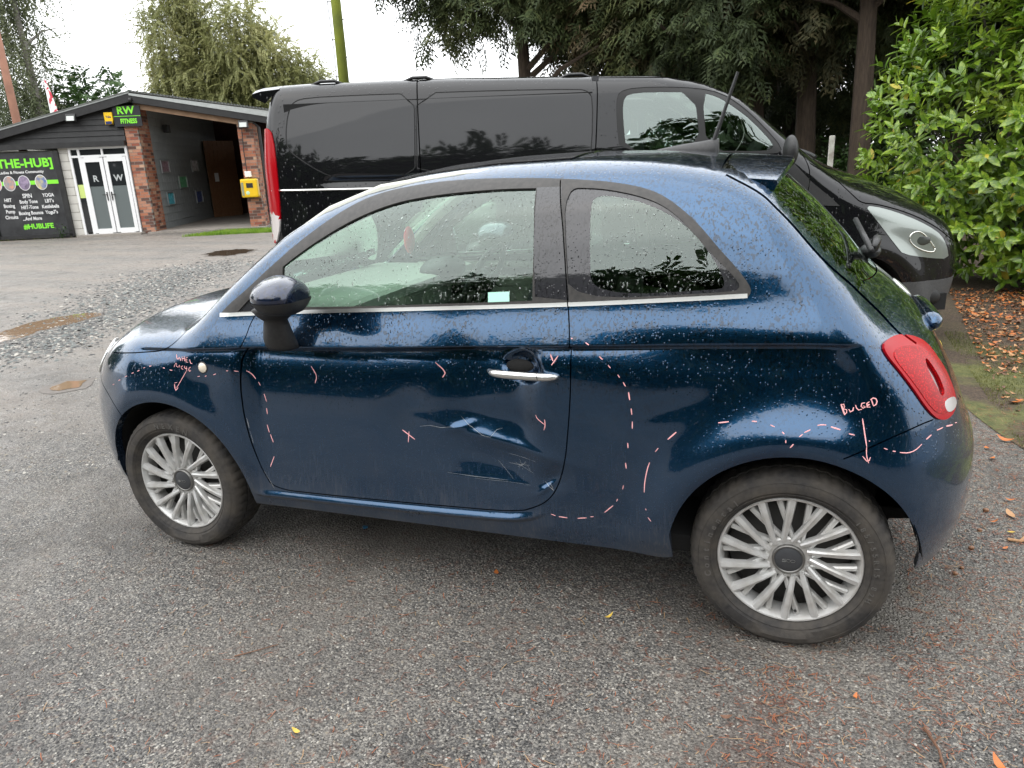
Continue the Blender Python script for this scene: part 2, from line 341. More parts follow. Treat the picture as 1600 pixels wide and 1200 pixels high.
CHALK=[[(0.8094,0.8259),(0.8206,0.8051),(0.8275,0.8212),(0.8373,0.8052)],[(0.8404,0.8222),(0.8455,0.8057)],[(0.8524,0.823),(0.8562,0.8054)],[(0.8434,0.8138),(0.855,0.8146)],[(0.8701,0.8193),(0.8594,0.8177),(0.8615,0.8027),(0.8732,0.8023)],[(0.8607,0.8105),(0.8692,0.811)],[(0.8809,0.8126),(0.8834,0.7989),(0.8923,0.7983)],[(0.8042,0.781),(0.8123,0.7978),(0.8215,0.7954),(0.8108,0.7889),(0.8229,0.7806)],[(0.8297,0.79),(0.8244,0.7847),(0.8294,0.779),(0.8355,0.7843),(0.8297,0.79)],[(0.8481,0.7885),(0.8395,0.7856),(0.8397,0.7765),(0.8486,0.775)],[(0.8559,0.789),(0.854,0.7788),(0.8667,0.7779)],[(0.8648,0.7869),(0.8646,0.7691)],[(0.8844,0.7854),(0.8746,0.7813),(0.872,0.768),(0.8832,0.7685),(0.8833,0.7746),(0.8763,0.7733)],[(0.8621,0.769),(0.8399,0.74),(0.8155,0.7041)],[(0.8055,0.7225),(0.818,0.7251)],[(0.8056,0.7185),(0.8109,0.6915),(0.8228,0.7069)],[(0.4583,0.685),(0.47,0.6895)],[(0.5033,0.7074),(0.5178,0.7129)],[(0.5464,0.7265),(0.5612,0.732)],[(0.5861,0.7434),(0.5982,0.7474)],[(0.6173,0.7538),(0.6287,0.7586)],[(0.6475,0.7674),(0.6578,0.7705)],[(0.6784,0.7757),(0.6887,0.7783)],[(0.7486,0.7752),(0.759,0.7743)],[(0.7828,0.7693),(0.7961,0.768)],[(0.9105,0.7505),(0.9212,0.7525)],[(0.9451,0.7524),(0.9521,0.7564)],[(0.9871,0.762),(0.9995,0.7665)],[(1.0489,0.7808),(1.0582,0.7813)],[(1.0804,0.7815),(1.0925,0.7771)],[(1.1102,0.7754),(1.1217,0.7634),(1.1325,0.7405)],[(1.1411,0.7282),(1.1471,0.7156)],[(1.1621,0.6847),(1.1715,0.6576)],[(1.1699,0.6327),(1.172,0.6109)],[(1.1672,0.5702),(1.1744,0.5412)],[(1.1785,0.5338),(1.1891,0.5044)],[(1.1874,0.4494),(1.167,0.4074)],[(2.7835,0.7197),(2.8127,0.7261)],[(2.8753,0.7338),(2.8888,0.7342)],[(2.9251,0.7289),(2.9365,0.7247)],[(2.9571,0.7136),(2.9631,0.7089)],[(2.968,0.6931),(2.9685,0.6854)],[(2.9887,0.6842),(2.9807,0.6732)],[(3.0022,0.7043),(3.0109,0.7113)],[(3.0145,0.7157),(3.0296,0.7237)],[(3.047,0.735),(3.0576,0.738),(3.0696,0.7373)],[(3.0813,0.7336),(3.1058,0.7272)],[(3.1275,0.7178),(3.1425,0.7145)],[(3.18,0.6995),(3.1814,0.6977)],[(3.2187,0.6777),(3.2284,0.674)],[(3.2418,0.6684),(3.2497,0.6668)],[(3.2609,0.6631),(3.2832,0.6588),(3.3029,0.6637),(3.3182,0.6777)],[(3.3295,0.688),(3.3435,0.6968)],[(3.3586,0.7047),(3.3762,0.7063)],[(3.3868,0.7061),(3.4083,0.7015)],[(3.4175,0.7013),(3.4239,0.6994)],[(3.1032,0.7934),(3.1146,0.7652)],[(3.1033,0.7912),(3.1114,0.7953),(3.1132,0.7873),(3.1082,0.7803),(3.1187,0.781),(3.12,0.773),(3.1138,0.7652)],[(3.1237,0.7813),(3.1267,0.7734),(3.1338,0.7747),(3.135,0.7874)],[(3.1396,0.7935),(3.1448,0.7788),(3.1563,0.7828)],[(3.1625,0.8002),(3.155,0.8),(3.1523,0.7918),(3.1583,0.7838),(3.1652,0.7875),(3.1639,0.7929),(3.159,0.7919)],[(3.1736,0.8034),(3.1666,0.802),(3.1687,0.7853),(3.1769,0.7885)],[(3.1681,0.793),(3.1746,0.7957)],[(3.1773,0.8102),(3.1842,0.792)],[(3.1754,0.808),(3.1853,0.8155),(3.1933,0.8054),(3.1912,0.7942),(3.1842,0.7911)],[(3.1593,0.7581),(3.1679,0.7164),(3.1745,0.6849)],[(3.1746,0.6831),(3.1746,0.6636),(3.1827,0.6398)],[(3.1655,0.6594),(3.1827,0.6398),(3.1858,0.6565)],[(2.3493,0.9523),(2.3532,0.9505)],[(2.3938,0.9416),(2.4046,0.9352)],[(2.4317,0.8964),(2.442,0.8884)],[(2.4593,0.8728),(2.4668,0.8646)],[(2.4894,0.8459),(2.4952,0.837)],[(2.5057,0.8242),(2.5131,0.8122)],[(2.5226,0.7951),(2.5266,0.7715)],[(2.531,0.7457),(2.533,0.7257)],[(2.5347,0.7042),(2.5351,0.682)],[(2.5217,0.6359),(2.5228,0.6192)],[(2.5148,0.5692),(2.5173,0.5505)],[(2.5086,0.4927),(2.5053,0.4787)],[(2.4893,0.4428),(2.486,0.4333)],[(2.4748,0.4173),(2.4468,0.3888)],[(2.4102,0.3682),(2.4001,0.3662)],[(2.387,0.3606),(2.3573,0.3546)],[(2.323,0.3517),(2.2942,0.3522)],[(2.2826,0.3538),(2.2683,0.3583)],[(2.665,0.6805),(2.6408,0.6559)],[(2.6138,0.6268),(2.6049,0.6141)],[(2.5887,0.5781),(2.5828,0.561),(2.5749,0.5161),(2.5742,0.4802)],[(2.58,0.4294),(2.5818,0.4244)],[(2.5883,0.4026),(2.5984,0.3921)],[(2.2285,0.6991),(2.2312,0.6892),(2.2588,0.6736)],[(2.2605,0.6908),(2.2624,0.6724),(2.2562,0.6535)],[(2.2796,0.8978),(2.2891,0.8783)],[(2.3049,0.8939),(2.2854,0.8655)],[(1.857,0.8336),(1.8982,0.804),(1.8857,0.7864)],[(1.732,0.5961),(1.7791,0.5673)],[(1.7572,0.593),(1.7533,0.5548)],[(1.3671,0.796),(1.3939,0.7634),(1.3845,0.7383)]]

# ---------------------------------------------------------------- the panel van's body surface (local: x from the tail, y<0 near side)
vzc=curve([(-.5,2.02),(.0,2.035),(.35,2.045),(1.2,2.045),(2.2,2.022),(2.6,2.012),(2.9,1.96),(3.15,1.86),(3.5,1.655),(3.83,1.44),(3.98,1.365),(4.2,1.285),(4.5,1.175),(4.72,1.05),(4.87,.87),(5.0,.6)],.04)
vwl=curve([(.2,.955),(.35,.975),(.6,.985),(.9,.985),(1.02,.975),(1.10,.968),(1.18,.962),(1.3,.955),(1.5,.938),(1.7,.905),(1.85,.875),(2.0,.84)],.03)
vpf=curve([(.2,.14),(.3,.06),(.45,.02),(.6,.0),(.75,.01),(.9,.05),(1.1,.12),(1.3,.3)],.03)
vrr=curve([(.2,-.05),(.4,-.10),(.6,-.09),(1.0,-.09),(1.5,-.08),(1.8,-.04),(2.0,.04)],.05)
def FV(x,y,z):
    ay=np.abs(y)
    w=vwl(z)-.10*np.clip((x-3.6)/1.2,0,1.5)**2-.02*np.clip((.5-x)/.5,0,1)**2
    w=w-.16*sstep(x,3.0,3.9)*sstep(z,1.25,1.9)
    r=np.hypot(x-4.03,z-.33); w=w+.02*np.exp(-((r-.45)/.07)**2)
    w=w-.016*np.exp(-((z-(1.385-.03*(x-.4)))/.028)**2)*sstep(x,.28,.50)*(1-sstep(x,2.0,2.15))
    fs=w-ay
    ft=(vzc(x)-.05*(ay/.8)**2.4-.10*(ay/.8)**2*sstep(x,3.0,3.8)-z)*.8
    q=ay/.95
    ff=4.97-vpf(z)-.08*q**2-.26*q**5-x
    fr=x-vrr(z)-.05*q**2-.10*q**10
    f=smin(fs,ft,.10); f=smin(f,ff,.10); f=smin(f,fr,.05); return smin(f,z-.25,.06)
# ---------------------------------------------------------------- cutting body shells into panels
def in_poly(P,poly):
    x,y=P[:,0],P[:,1]; r=np.zeros(len(P),bool); poly=np.asarray(poly,float); q=np.roll(poly,1,0)
    for (x1,y1),(x2,y2) in zip(poly,q):
        if y1==y2: continue
        c=((y1>y)!=(y2>y))&(x<(x2-x1)*(y-y1)/(y2-y1)+x1); r^=c
    return r
def seg_dist(P,line):
    line=np.asarray(line,float); d=np.full(len(P),1e9)
    for a,b in zip(line[:-1],line[1:]):
        ab=b-a; t=np.clip(((P-a)@ab)/max(ab@ab,1e-12),0,1); d=np.minimum(d,np.linalg.norm(P-(a+t[:,None]*ab),axis=1))
    return d
def smooth_line(pts,step=.012,closed=False,it=2):
    P=np.asarray(pts,float)
    for _ in range(it):
        if closed: Q=np.roll(P,-1,0); P=np.stack([.75*P+.25*Q,.25*P+.75*Q],1).reshape(-1,2)
        else:
            Q=np.stack([.75*P[:-1]+.25*P[1:],.25*P[:-1]+.75*P[1:]],1).reshape(-1,2); P=np.vstack([P[:1],Q[1:-1],P[-1:]])
    if closed: P=np.vstack([P,P[:1]])
    d=np.r_[0,np.cumsum(np.linalg.norm(np.diff(P,axis=0),axis=1))]; n=max(int(d[-1]/step),3)
    t=np.linspace(0,d[-1],n+1); R_=np.stack([np.interp(t,d,P[:,0]),np.interp(t,d,P[:,1])],1)
    return R_[:-1] if closed else R_
def offset_line(L,w):
    L=np.asarray(L,float); T=np.gradient(L,axis=0); T/=np.maximum(np.linalg.norm(T,axis=1,keepdims=True),1e-9)
    return L+np.stack([-T[:,1],T[:,0]],1)*w
def cdt(outer,lines,closed,pts,clear=.0028):
    """triangulates the domain 'outer' with constraint lines; returns 2d vertices, triangles inside"""
    V=[];E=[]
    def addl(L,cl):
        b=len(V); V.extend([tuple(map(float,q)) for q in L]); n=len(L)
        E.extend([(b+i,b+i+1) for i in range(n-1)]+([(b+n-1,b)] if cl else []))
    addl(outer,True)
    for L in lines: addl(L,False)
    for L in closed: addl(L,True)
    pts=pts[in_poly(pts,outer)]
    C=np.array(V)
    # keep grid points off the constraint vertices
    keep=np.ones(len(pts),bool)
    cell={}
    for i,(a,b) in enumerate(C): cell.setdefault((int(a/clear//2),int(b/clear//2)),[]).append(i)
    for i,(a,b) in enumerate(pts):
        ca,cb=int(a/clear//2),int(b/clear//2)
        for da in(-1,0,1):
            for db in(-1,0,1):
                for j in cell.get((ca+da,cb+db),()):
                    if (C[j,0]-a)**2+(C[j,1]-b)**2<clear*clear: keep[i]=False
    V.extend([tuple(map(float,q)) for q in pts[keep]])
    r=geometry.delaunay_2d_cdt([Vector(v) for v in V],E,[],0,1e-6)
    P=np.array([tuple(v) for v in r[0]]); T=[]
    for f in r[2]:
        for k in range(1,len(f)-1): T.append((f[0],f[k],f[k+1]))
    T=np.array(T); c=P[T].mean(1)
    a=P[T]; area=.5*((a[:,1,0]-a[:,0,0])*(a[:,2,1]-a[:,0,1])-(a[:,2,0]-a[:,0,0])*(a[:,1,1]-a[:,0,1]))
    T[area<0]=T[area<0][:,::-1]
    ok=in_poly(c,outer)&(np.abs(area)>1e-10)
    return P,T[ok]
class PanelMesh:
    """collects pieces of one panel from several sheets, with an inward flange on its free edges"""
    def __init__(s): s.v=[];s.f=[];s.n=[]
    def add(s,V,T,N,free,flange,flip=False):
        """V points, T triangles, N vertex normals, free(edge vertices)->bool"""
        used=np.unique(T); re=-np.ones(len(V),int); re[used]=np.arange(len(used)); b=len(s.v)
        T2=re[T]; vv=V[used]; nn=N[used]
        s.v+=vv.tolist()
        # orientation along the normals
        fn=np.cross(vv[T2[:,1]]-vv[T2[:,0]],vv[T2[:,2]]-vv[T2[:,0]])
        bad=(fn*nn[T2[:,0]]).sum(1)<0; T2[bad]=T2[bad][:,::-1]
        for t in T2:
            s.f.append(tuple(int(b+i) for i in t)); s.n.append([nn[i] for i in t])
        if flange:
            cnt={}
            for t in T2:
                for k in range(3):
                    a,c=int(t[k]),int(t[(k+1)%3]); e=(min(a,c),max(a,c)); cnt[e]=None if e in cnt else (a,c)
            inner={}
            for e,d in cnt.items():
                if d is None: continue
                a,c=d
                if not free(used[a],used[c]): continue
                for q in (a,c):
                    if q not in inner:
                        inner[q]=len(s.v); fl=flange(vv[q],nn[q]) if callable(flange) else -nn[q]*flange
                        s.v.append((vv[q]+fl).tolist())
                s.f.append((b+a,inner[a],inner[c],b+c))
                A=vv[a];B=vv[c];D=np.array(s.v[inner[a]])-A; m=np.cross(D,B-A); m=m/max(np.linalg.norm(m),1e-9)
                s.n.append([m]*4)
        return s
    def build(s,name,mat,parent=None,**p):
        me=bpy.data.meshes.new(name); me.from_pydata(s.v,[],s.f)
        for m in (mat if isinstance(mat,(list,tuple)) else [mat]): me.materials.append(m)
        me.polygons.foreach_set('use_smooth',[True]*len(me.polygons))
        me.validate()
        ln=[tuple(map(float,q)) for f in s.n for q in f]
        if len(ln)==len(me.loops): me.normals_split_custom_set(ln)
        me.update()
        o=bpy.data.objects.new(name,me); COL.objects.link(o)
        for k,v in p.items(): o[k]=v
        if parent is not None: fix(o,parent)
        return o
class Sheet:
    """a triangulated sheet of the shell; pieces are taken out of it by region"""
    def __init__(s,fn,outer,seams,rings,pts,gap=.004,clear=.0028):
        lines=[];
        for L in seams: lines+= [offset_line(L,gap/2),offset_line(L,-gap/2)]
        s.P,s.T=cdt(outer,lines,rings,pts,clear); s.c=s.P[s.T].mean(1)
        s.fn=fn; s.X,s.N=fn(s.P)
        s.gapm=np.zeros(len(s.T),bool)
        for L in seams: s.gapm|=seg_dist(s.c,L)<gap/2*.98
        s.free_t=np.ones(len(s.P),bool)
        s.taken=s.gapm.copy()
    def mark_joined(s,line,tol=1e-4): s.free_t[seg_dist(s.P,line)<tol]=False
    def take(s,mask,pm,off=0.,flange=.012,mirror=False):
        m=mask&~s.taken; s.taken|=m
        T=s.T[m]
        if len(T)==0: return pm
        V=s.X+off*s.N; N=s.N
        if mirror: V=V*[1,-1,1]; N=N*[1,-1,1]
        fr=s.free_t
        return pm.add(V,T,N,lambda a,b: fr[a] or fr[b],flange)
    def reset(s): s.taken=s.gapm.copy()
def grid(x0,x1,y0,y1,h,jit=.15,dens=None):
    xs=np.arange(x0,x1,h); ys=np.arange(y0,y1,h*.87); X,Y=np.meshgrid(xs,ys); X=X+((np.arange(len(ys))%2)*h/2)[:,None]
    return np.stack([X.ravel(),Y.ravel()],1)
def arc(cx,cy,r,a0,a1,n): t=np.linspace(a0,a1,n); return np.stack([cx+r*np.cos(t),cy+r*np.sin(t)],1)
# ---------------------------------------------------------------- the blue hatchback
def paint_nodes(name,base,metal,rough,drops=1.,dirt=True,flat=(.02,.05,.11)):
    t=NT(name); v=t.coord('Object')
    # rain: small beads plus short vertical runs on the wet paint
    vs=t.coord('Object',(150,150,105)); d=t.voro(1,vs); cell=t.voro(1,vs,out='Color')
    pick=t.rng(t.sepz(cell,0),.70,.78); bead=t.math('MULTIPLY',t.rng(d,.34,.12),pick)
    vs2=t.coord('Object',(100,100,30)); d2=t.voro(1,vs2); c2=t.voro(1,vs2,out='Color')
    run=t.math('MULTIPLY',t.rng(d2,.26,.10),t.rng(t.sepz(c2,1),.62,.7))
    area=t.rng(t.noise(3.5,2,vec=v),.35,.55,.35,1)
    z=t.sepz(v,2); up=t.rng(z,.55,.85,.12,1.)
    h=t.math('MULTIPLY',t.math('MULTIPLY',t.math('ADD',bead,run),area),up)
    fk=t.noise(1,3,vec=t.coord('Object',(135,135,62))); fk2=t.noise(5,2,vec=v); fleck=t.math('MULTIPLY',t.rng(fk,.535,.575),t.math('MULTIPLY',t.rng(fk2,.38,.55,.25,1),t.rng(z,.60,.95,.0,1.)))
    nrm=t.bump(h,.0009*drops,.7); nrm=t.bump(fleck,.0002,.3,nrm)
    base_c=t.mix(t.math('MULTIPLY',t.math('MAXIMUM',h,fleck),.80),base,tuple(c*.18 for c in base)); film_=t.math('MULTIPLY',t.math('MAXIMUM',h,fleck),.55)
    if dirt:
        geo=t.node('ShaderNodeNewGeometry'); steep=t.rng(t.sepz(geo.outputs['Normal'],2),.22,.42,1.,.05)  # steep faces only; keeps dirt and painted shade off upward faces
        # dried dirt with run marks, thicker towards the sill
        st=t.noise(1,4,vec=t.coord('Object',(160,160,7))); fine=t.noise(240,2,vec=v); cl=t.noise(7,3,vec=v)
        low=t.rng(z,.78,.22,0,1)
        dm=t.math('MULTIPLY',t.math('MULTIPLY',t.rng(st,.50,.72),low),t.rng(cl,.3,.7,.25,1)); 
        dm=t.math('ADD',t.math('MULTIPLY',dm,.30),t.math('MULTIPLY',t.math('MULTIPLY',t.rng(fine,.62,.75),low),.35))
        dm=t.math('ADD',dm,t.math('MULTIPLY',t.rng(z,.42,.20,0,.35),t.rng(cl,.35,.7,.2,1))); dm=t.math('MULTIPLY',dm,steep)
        sill_shade=t.math('MULTIPLY',t.math('MULTIPLY',t.rng(z,.80,.45,0,.46),steep),t.rng(t.noise(11,4,vec=t.coord('Object',(1,1,.35))),.25,.75,.55,1.)); base_c=t.mix(sill_shade,base_c,(.016,.017,.024))  # dark lower-body shade painted into the base colour, apart from the dirt
        base_c=t.mix(dm,base_c,(.15,.128,.10)); t.set(metal=t.math('MULTIPLY',t.rng(dm,0,.6,metal,0.),t.rng(sill_shade,0,1,1.,.15)))
        t.set(coat=t.rng(dm,0,.5,1.,.2)); t.set(rough=t.rng(dm,0,.5,rough,.7))
    else: t.set(metal=metal,coat=1.,rough=rough)
    t.set(base=base_c,spec=.0 if metal<.1 else .5,coatr=.03,coatn=nrm,normal=nrm,coatior=1.58)
    return t.m
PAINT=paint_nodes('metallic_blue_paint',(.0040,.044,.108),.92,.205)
PAINT_DK=paint_nodes('blue_paint_mirror',(.008,.016,.045),.5,.25,dirt=False)
def window_glass(name,tint,drops=True,rough=0.,refl=1.):
    t=NT(name); g=t.node('ShaderNodeBsdfGlossy'); g.inputs['Roughness'].default_value=rough; g.inputs['Color'].default_value=(.88,1,.94,1)
    tr=t.node('ShaderNodeBsdfTransparent'); tr.inputs[0].default_value=tint+(1,)
    fr=t.node('ShaderNodeFresnel'); fr.inputs[0].default_value=1.6
    mxx=t.node('ShaderNodeMixShader'); t.link(t.math('MINIMUM',t.math('MULTIPLY',fr.outputs[0],refl),1.),mxx.inputs[0]); t.link(tr.outputs[0],mxx.inputs[1]); t.link(g.outputs[0],mxx.inputs[2])
    last=mxx.outputs[0]
    if drops:
        vs=t.coord('Object',(125,125,80)); d=t.voro(1,vs); cell=t.voro(1,vs,out='Color')
        h=t.math('MULTIPLY',t.rng(d,.30,.14),t.rng(t.sepz(cell,0),.72,.78))
        vs2=t.coord('Object',(85,85,20)); d2=t.voro(1,vs2); c2=t.voro(1,vs2,out='Color')
        h2=t.math('MULTIPLY',t.rng(d2,.22,.12),t.rng(t.sepz(c2,1),.74,.8)); hh=t.math('MAXIMUM',h,h2)
        nb=t.bump(hh,.0018,.9); t.link(nb,g.inputs['Normal']); t.link(nb,fr.inputs['Normal'])
        film=t.node('ShaderNodeBsdfDiffuse'); film.inputs[0].default_value=(.55,.57,.55,1)
        m2=t.node('ShaderNodeMixShader'); f=t.math('ADD',t.math('MULTIPLY',hh,.22),t.math('MULTIPLY',t.rng(t.noise(130,2,vec=t.coord('Object')),.62,.74),.22))
        t.link(f,m2.inputs[0]); t.link(last,m2.inputs[1]); t.link(film.outputs[0],m2.inputs[2]); last=m2.outputs[0]
    t.link(last,t.o.inputs[0]); return t.m
GLASS=window_glass('green_tinted_window_glass',(.80,.95,.87),refl=1.9)
BLACKG=paint_nodes('black_gloss_trim',(.012,.012,.014),0.,.25,dirt=False)
BAND=paint_nodes('grey_glass_border',(.030,.030,.034),0.,.12,dirt=False)
RUBBER=noisy('weathered_black_trim',(.018,.017,.016),(.042,.038,.035),60,.5)
BLACKP=noisy('black_plastic',(.014,.014,.015),(.024,.024,.024),90,.45,bump=.0004)
CHROME=NT('chrome').set(base=(.80,.80,.78),metal=1.,rough=.30).m
LINER=simple('dark_arch_liner',(.006,.006,.006),.9)
t=NT('red_lamp_lens'); v=t.coord('Object'); dd=t.voro(170,v)
t.set(base=t.ramp(dd,[(.1,(.62,.004,.008)),(.5,(.26,.001,.003))]),rough=.35,spec=.15,coat=.12,coatr=.02); LENS=t.m
LENS_DK=NT('dark_red_lens').set(base=(.07,.002,.004),rough=.15,coat=.6,coatr=.02).m
LENS_OUT=NT('pinkish_red_lens').set(base=(.34,.0015,.006),rough=.25,spec=.15,coat=.15,coatr=.02).m
LENS_W=NT('clear_lamp_lens').set(base=(.45,.43,.42),rough=.18,coat=1.).m

car=thing('hatchback_car','dark blue two-door hatchback with a dented door and pink chalk marks, wet with rain','car',(1.78,0,0))
SH=Shell(F,(.62,.50),(2.75,.62),1.147,-.143,None)
def yb(s):  # half-width of the central strip along the profile
    s=np.asarray(s,float); return np.interp(s,[0,.6,1.,1.25,2.0,2.3,3.],[.44,.44,.46,.50,.50,.50,.42])
S_=np.linspace(0,3,150); YB=yb(S_)
edge,_=SH.strip(np.stack([S_*1.3,-YB],1))
join=edge[:,[0,2]]
ARF=(.715,.292,.350); AR=(3.0,.292,.352)
def arch(c,z0): # from the rear foot over the top to the front foot
    a=math.asin((z0-c[1])/c[2]); return arc(c[0],c[1],c[2],a,math.pi-a,46)
rearb=[(join[-1][0]-.02,join[-1][1]-.004),(3.42,.268),(3.36,.272),(3.348,.280)]
bot=np.vstack([np.array(rearb),arch(AR,.30)[1:-2],[(2.662,.262)],np.stack([np.linspace(2.64,1.10,90),np.linspace(.255,.236,90)],1),[(1.06,.235)],arch(ARF,.245)[2:-1],[(.374,.232),(.34,.228),(.28,.228)],[(join[0][0]+.02,join[0][1]-.003)]])
outerA=np.vstack([join,bot])
sl=smooth_line
dl=OUT
door_front=sl(dl['door_front'],.02); door_bottom=sl(dl['door_bottom']+dl['door_rear'][1:],.02)
doorline=np.vstack([sl(dl['door_front']+dl['door_bottom'][1:7],.015),sl([dl['door_bottom'][-1]]+dl['door_rear'][1:],.012)[1:]])
dlo_top=sl(dl['dlo_top'],.012); cb=sl(dl['chrome_bot'],.02); ct=sl(dl['chrome_top'],.02)
dlo=np.vstack([dlo_top,[cb[-1]],cb[::-1]]) if True else None
glass_f=sl(dl['glass_f'][:2],.02).tolist(); 
glass_f=np.vstack([sl(dl['glass_f'][1:12],.012),sl(dl['glass_f'][11:14],.012)[1:],sl(dl['glass_f'][13:]+[dl['glass_f'][0]],.02)[1:],sl([dl['glass_f'][0],dl['glass_f'][1]],.02)[1:-1]])
gq=dl['glass_q']; glass_q=sl(gq,.01,closed=True,it=3)
qo=sl(dl['quarter_outer'],.012,closed=True,it=2)
tri=np.array(dl['tri']); bpil=np.array([(2.226,1.068),(2.214,1.22),(2.198,1.384),(2.278,1.384),(2.300,1.277),(2.323,1.149),(2.334,1.060)])
chrome=np.vstack([ct,cb[::-1]])
light=sl(dl['light'],.01,closed=True); lcore=sl(dl['light_core'],.008,closed=True); lwhite=sl(dl['light_white'],.008,closed=True)
def shrink(P,k): c_=P.mean(0); return c_+(P-c_)*k
def growp(P,d):
    P=np.asarray(P,float); T=np.roll(P,-1,0)-np.roll(P,1,0); T/=np.linalg.norm(T,axis=1,keepdims=True); N_=np.stack([T[:,1],-T[:,0]],1); A_=.5*np.sum(P[:,0]*np.roll(P[:,1],-1)-np.roll(P[:,0],-1)*P[:,1])
    return P+N_*d*(1 if A_>0 else -1)
lring=growp(shrink(light,.80),0.); lring=lring+np.array([.004,-.006])
lc=lcore.mean(0)
hood_s=sl(dl['hood_seam'][:7]+[(.83,.915),(.835,.935),(.80,.955)],.012)
fbump=sl([(.20,.745)]+dl['front_bump']+[(.50,.560)],.012)
rbump=sl([(3.118,.651)]+dl['rear_bump'][1:4]+[(3.345,.735)],.012)
hatch_pts=[(2.70,1.425),(2.76,1.402)]+dl['hatch_seam'][2:]+[(3.30,.915)]
hatch=sl(hatch_pts[1:],.012)
# windscreen edge (given by x, y) and bonnet rear edge
wx=np.linspace(.90,1.56,30); wy=-np.interp(wx,[.88,1.0,1.2,1.4,1.50,1.56],[.68,.668,.635,.585,.545,.502])
wseam=SH.top(wx,wy)[:,[0,2]]
handle_scoop=sl(dl['scoop'],.01,closed=True)
G=grid(-.05,3.6,.18,1.5,.016)
inn=lambda P,a,b,c,d:(P[:,0]>a)&(P[:,0]<b)&(P[:,1]>c)&(P[:,1]<d)
Gd=grid(1.6,2.36,.34,.90,.0085); Gr=grid(3.12,3.56,.25,1.25,.0085); Gn=grid(.0,.6,.25,1.0,.010)
Gc=np.vstack([np.stack([np.arange(.62,3.2,.010),crz(np.arange(.62,3.2,.010))+o],1) for o in (-.030,-.018,-.011,-.007,-.003,.001,.005,.010,.018)])
Gs=np.vstack([np.stack([np.arange(1.08,2.4,.014),ledz(np.arange(1.08,2.4,.014))+o],1) for o in (.272,.283,.290,.295,.299,.303,.308,.314,.320,.326,.334)])
keep=~((np.abs(G[:,1]-ledz(G[:,0])-.302)<.036)&(G[:,0]>1.08)&(G[:,0]<2.4)|inn(G,1.6,2.36,.34,.9)|inn(G,3.12,3.6,.25,1.25)|inn(G,0,.6,.25,1.0)); G=G[keep]
def near_c(P): return np.abs(P[:,1]-crz(P[:,0]))<.034
G=G[~(near_c(G)&(G[:,0]>.62)&(G[:,0]<3.2))]; Gd=Gd[~near_c(Gd)]; Gr=Gr[~(near_c(Gr)&(Gr[:,0]<3.2))]
pts=np.vstack([G,Gd,Gr,Gn,Gc,Gs])
seamsA=[doorline,hood_s,fbump,rbump,hatch,wseam]
ringsA=[dlo,glass_f,glass_q,qo,chrome,light,lcore,lwhite,tri,bpil,lring]
SA=Sheet(SH.side,outerA,seamsA,ringsA,pts)
SA.mark_joined(join)
c=SA.c; IP=lambda poly:in_poly(c,poly)
doorpoly=np.vstack([doorline,[(2.1,1.5),(1.6,1.47),(1.0,1.10),(1.10,.995)]])
masks={}
m_light=IP(light); m_dlo=IP(dlo)|IP(chrome)
m_chrome=IP(chrome); m_door=IP(doorpoly)
hoodpoly=np.vstack([hood_s,[(.78,1.1),(.3,1.0),(.1,.8),(.2,.78)]])
m_hood=IP(hoodpoly)&(c[:,0]<.9)
m_ws=IP(np.vstack([wseam,[(1.56,1.6),(.80,1.2),(.84,.955)]]))&(c[:,0]<1.6)
m_cowl=(c[:,0]>.70)&(c[:,0]<.90)&(c[:,1]>.955)&~m_hood
m_fb=IP(np.vstack([fbump,[(.5,.1),(-.2,.1),(-.2,.75)]]))
m_rb=IP(np.vstack([rbump,[(3.5,.745),(3.8,.72),(3.8,.1),(3.2,.1)]]))
m_hatch=IP(np.vstack([hatch,[(3.345,.86),(3.36,.735),(3.6,.735),(3.8,1.5),(2.76,1.6)]]))
m_head=IP(arc(.235,.72,.055,0,2*math.pi,24))&False
m_fend=(c[:,0]<1.2)&IP(np.vstack([[(.0,.2)],[(1.108,.2)],doorline[:40][::-1] if False else [(1.14,.3)],[(1.09,.5)],dl['door_front'][::-1],[(1.03,.985)],[(.93,.99)],[(.83,.97)],[(.5,1.1)],[(-.1,1.1)]]))
# ---- strip sheet
def s_at(x,z0=None):
    s=np.linspace(0,3,1200); p,_=SH.strip(np.stack([s*1.3,0*s],1)); return s,p
ss,sp=s_at(0)
def s_of_x(x): # on the upper side of the profile
    m=(ss>.45)&(ss<2.95); return np.interp(x,sp[m,0],ss[m])
def s_of_zf(z): m=ss<.7; return np.interp(z,sp[m,2],ss[m])
def s_of_zr(z): m=ss>2.05; return np.interp(-z,-sp[m,2],ss[m])
outerB=np.vstack([np.stack([S_*1.3,-YB],1),np.stack([S_*1.3,YB],1)[::-1]])
def sline(f,n=50,k=1.02):
    y=np.linspace(-.5*k,.5*k,n); return np.stack([np.array([f(q) for q in y])*1.3,y],1)
xw0=lambda y:.845+.16*(abs(y)/.6)**2
xc0=lambda y:.80+.13*(abs(y)/.6)**2
L_bump=sline(lambda y:s_of_zf(.735)+0*y); L_hood0=sline(lambda y:s_of_zf(.745)); L_cowl=sline(lambda y:s_of_x(xc0(y))); L_ws0=sline(lambda y:s_of_x(xw0(y)))
L_ws1=sline(lambda y:s_of_x(1.50-.05*(y/.5)**2)); L_r0=sline(lambda y:s_of_x(1.56)); L_r1=np.array([[s_of_x(2.27)*1.3,y] for y in np.linspace(-.455,.455,40)])
L_rl=np.array([[s_of_x(x)*1.3,-.455] for x in np.linspace(1.56,2.74,60)]); L_rr=L_rl*[1,-1]
L_h0=sline(lambda y:s_of_x(2.745)); L_g1=sline(lambda y:s_of_x(3.235-.05*(y/.5)**2)); L_rb=sline(lambda y:s_of_zr(.735))
GB=grid(0,3.9,-.52,.52,.022)
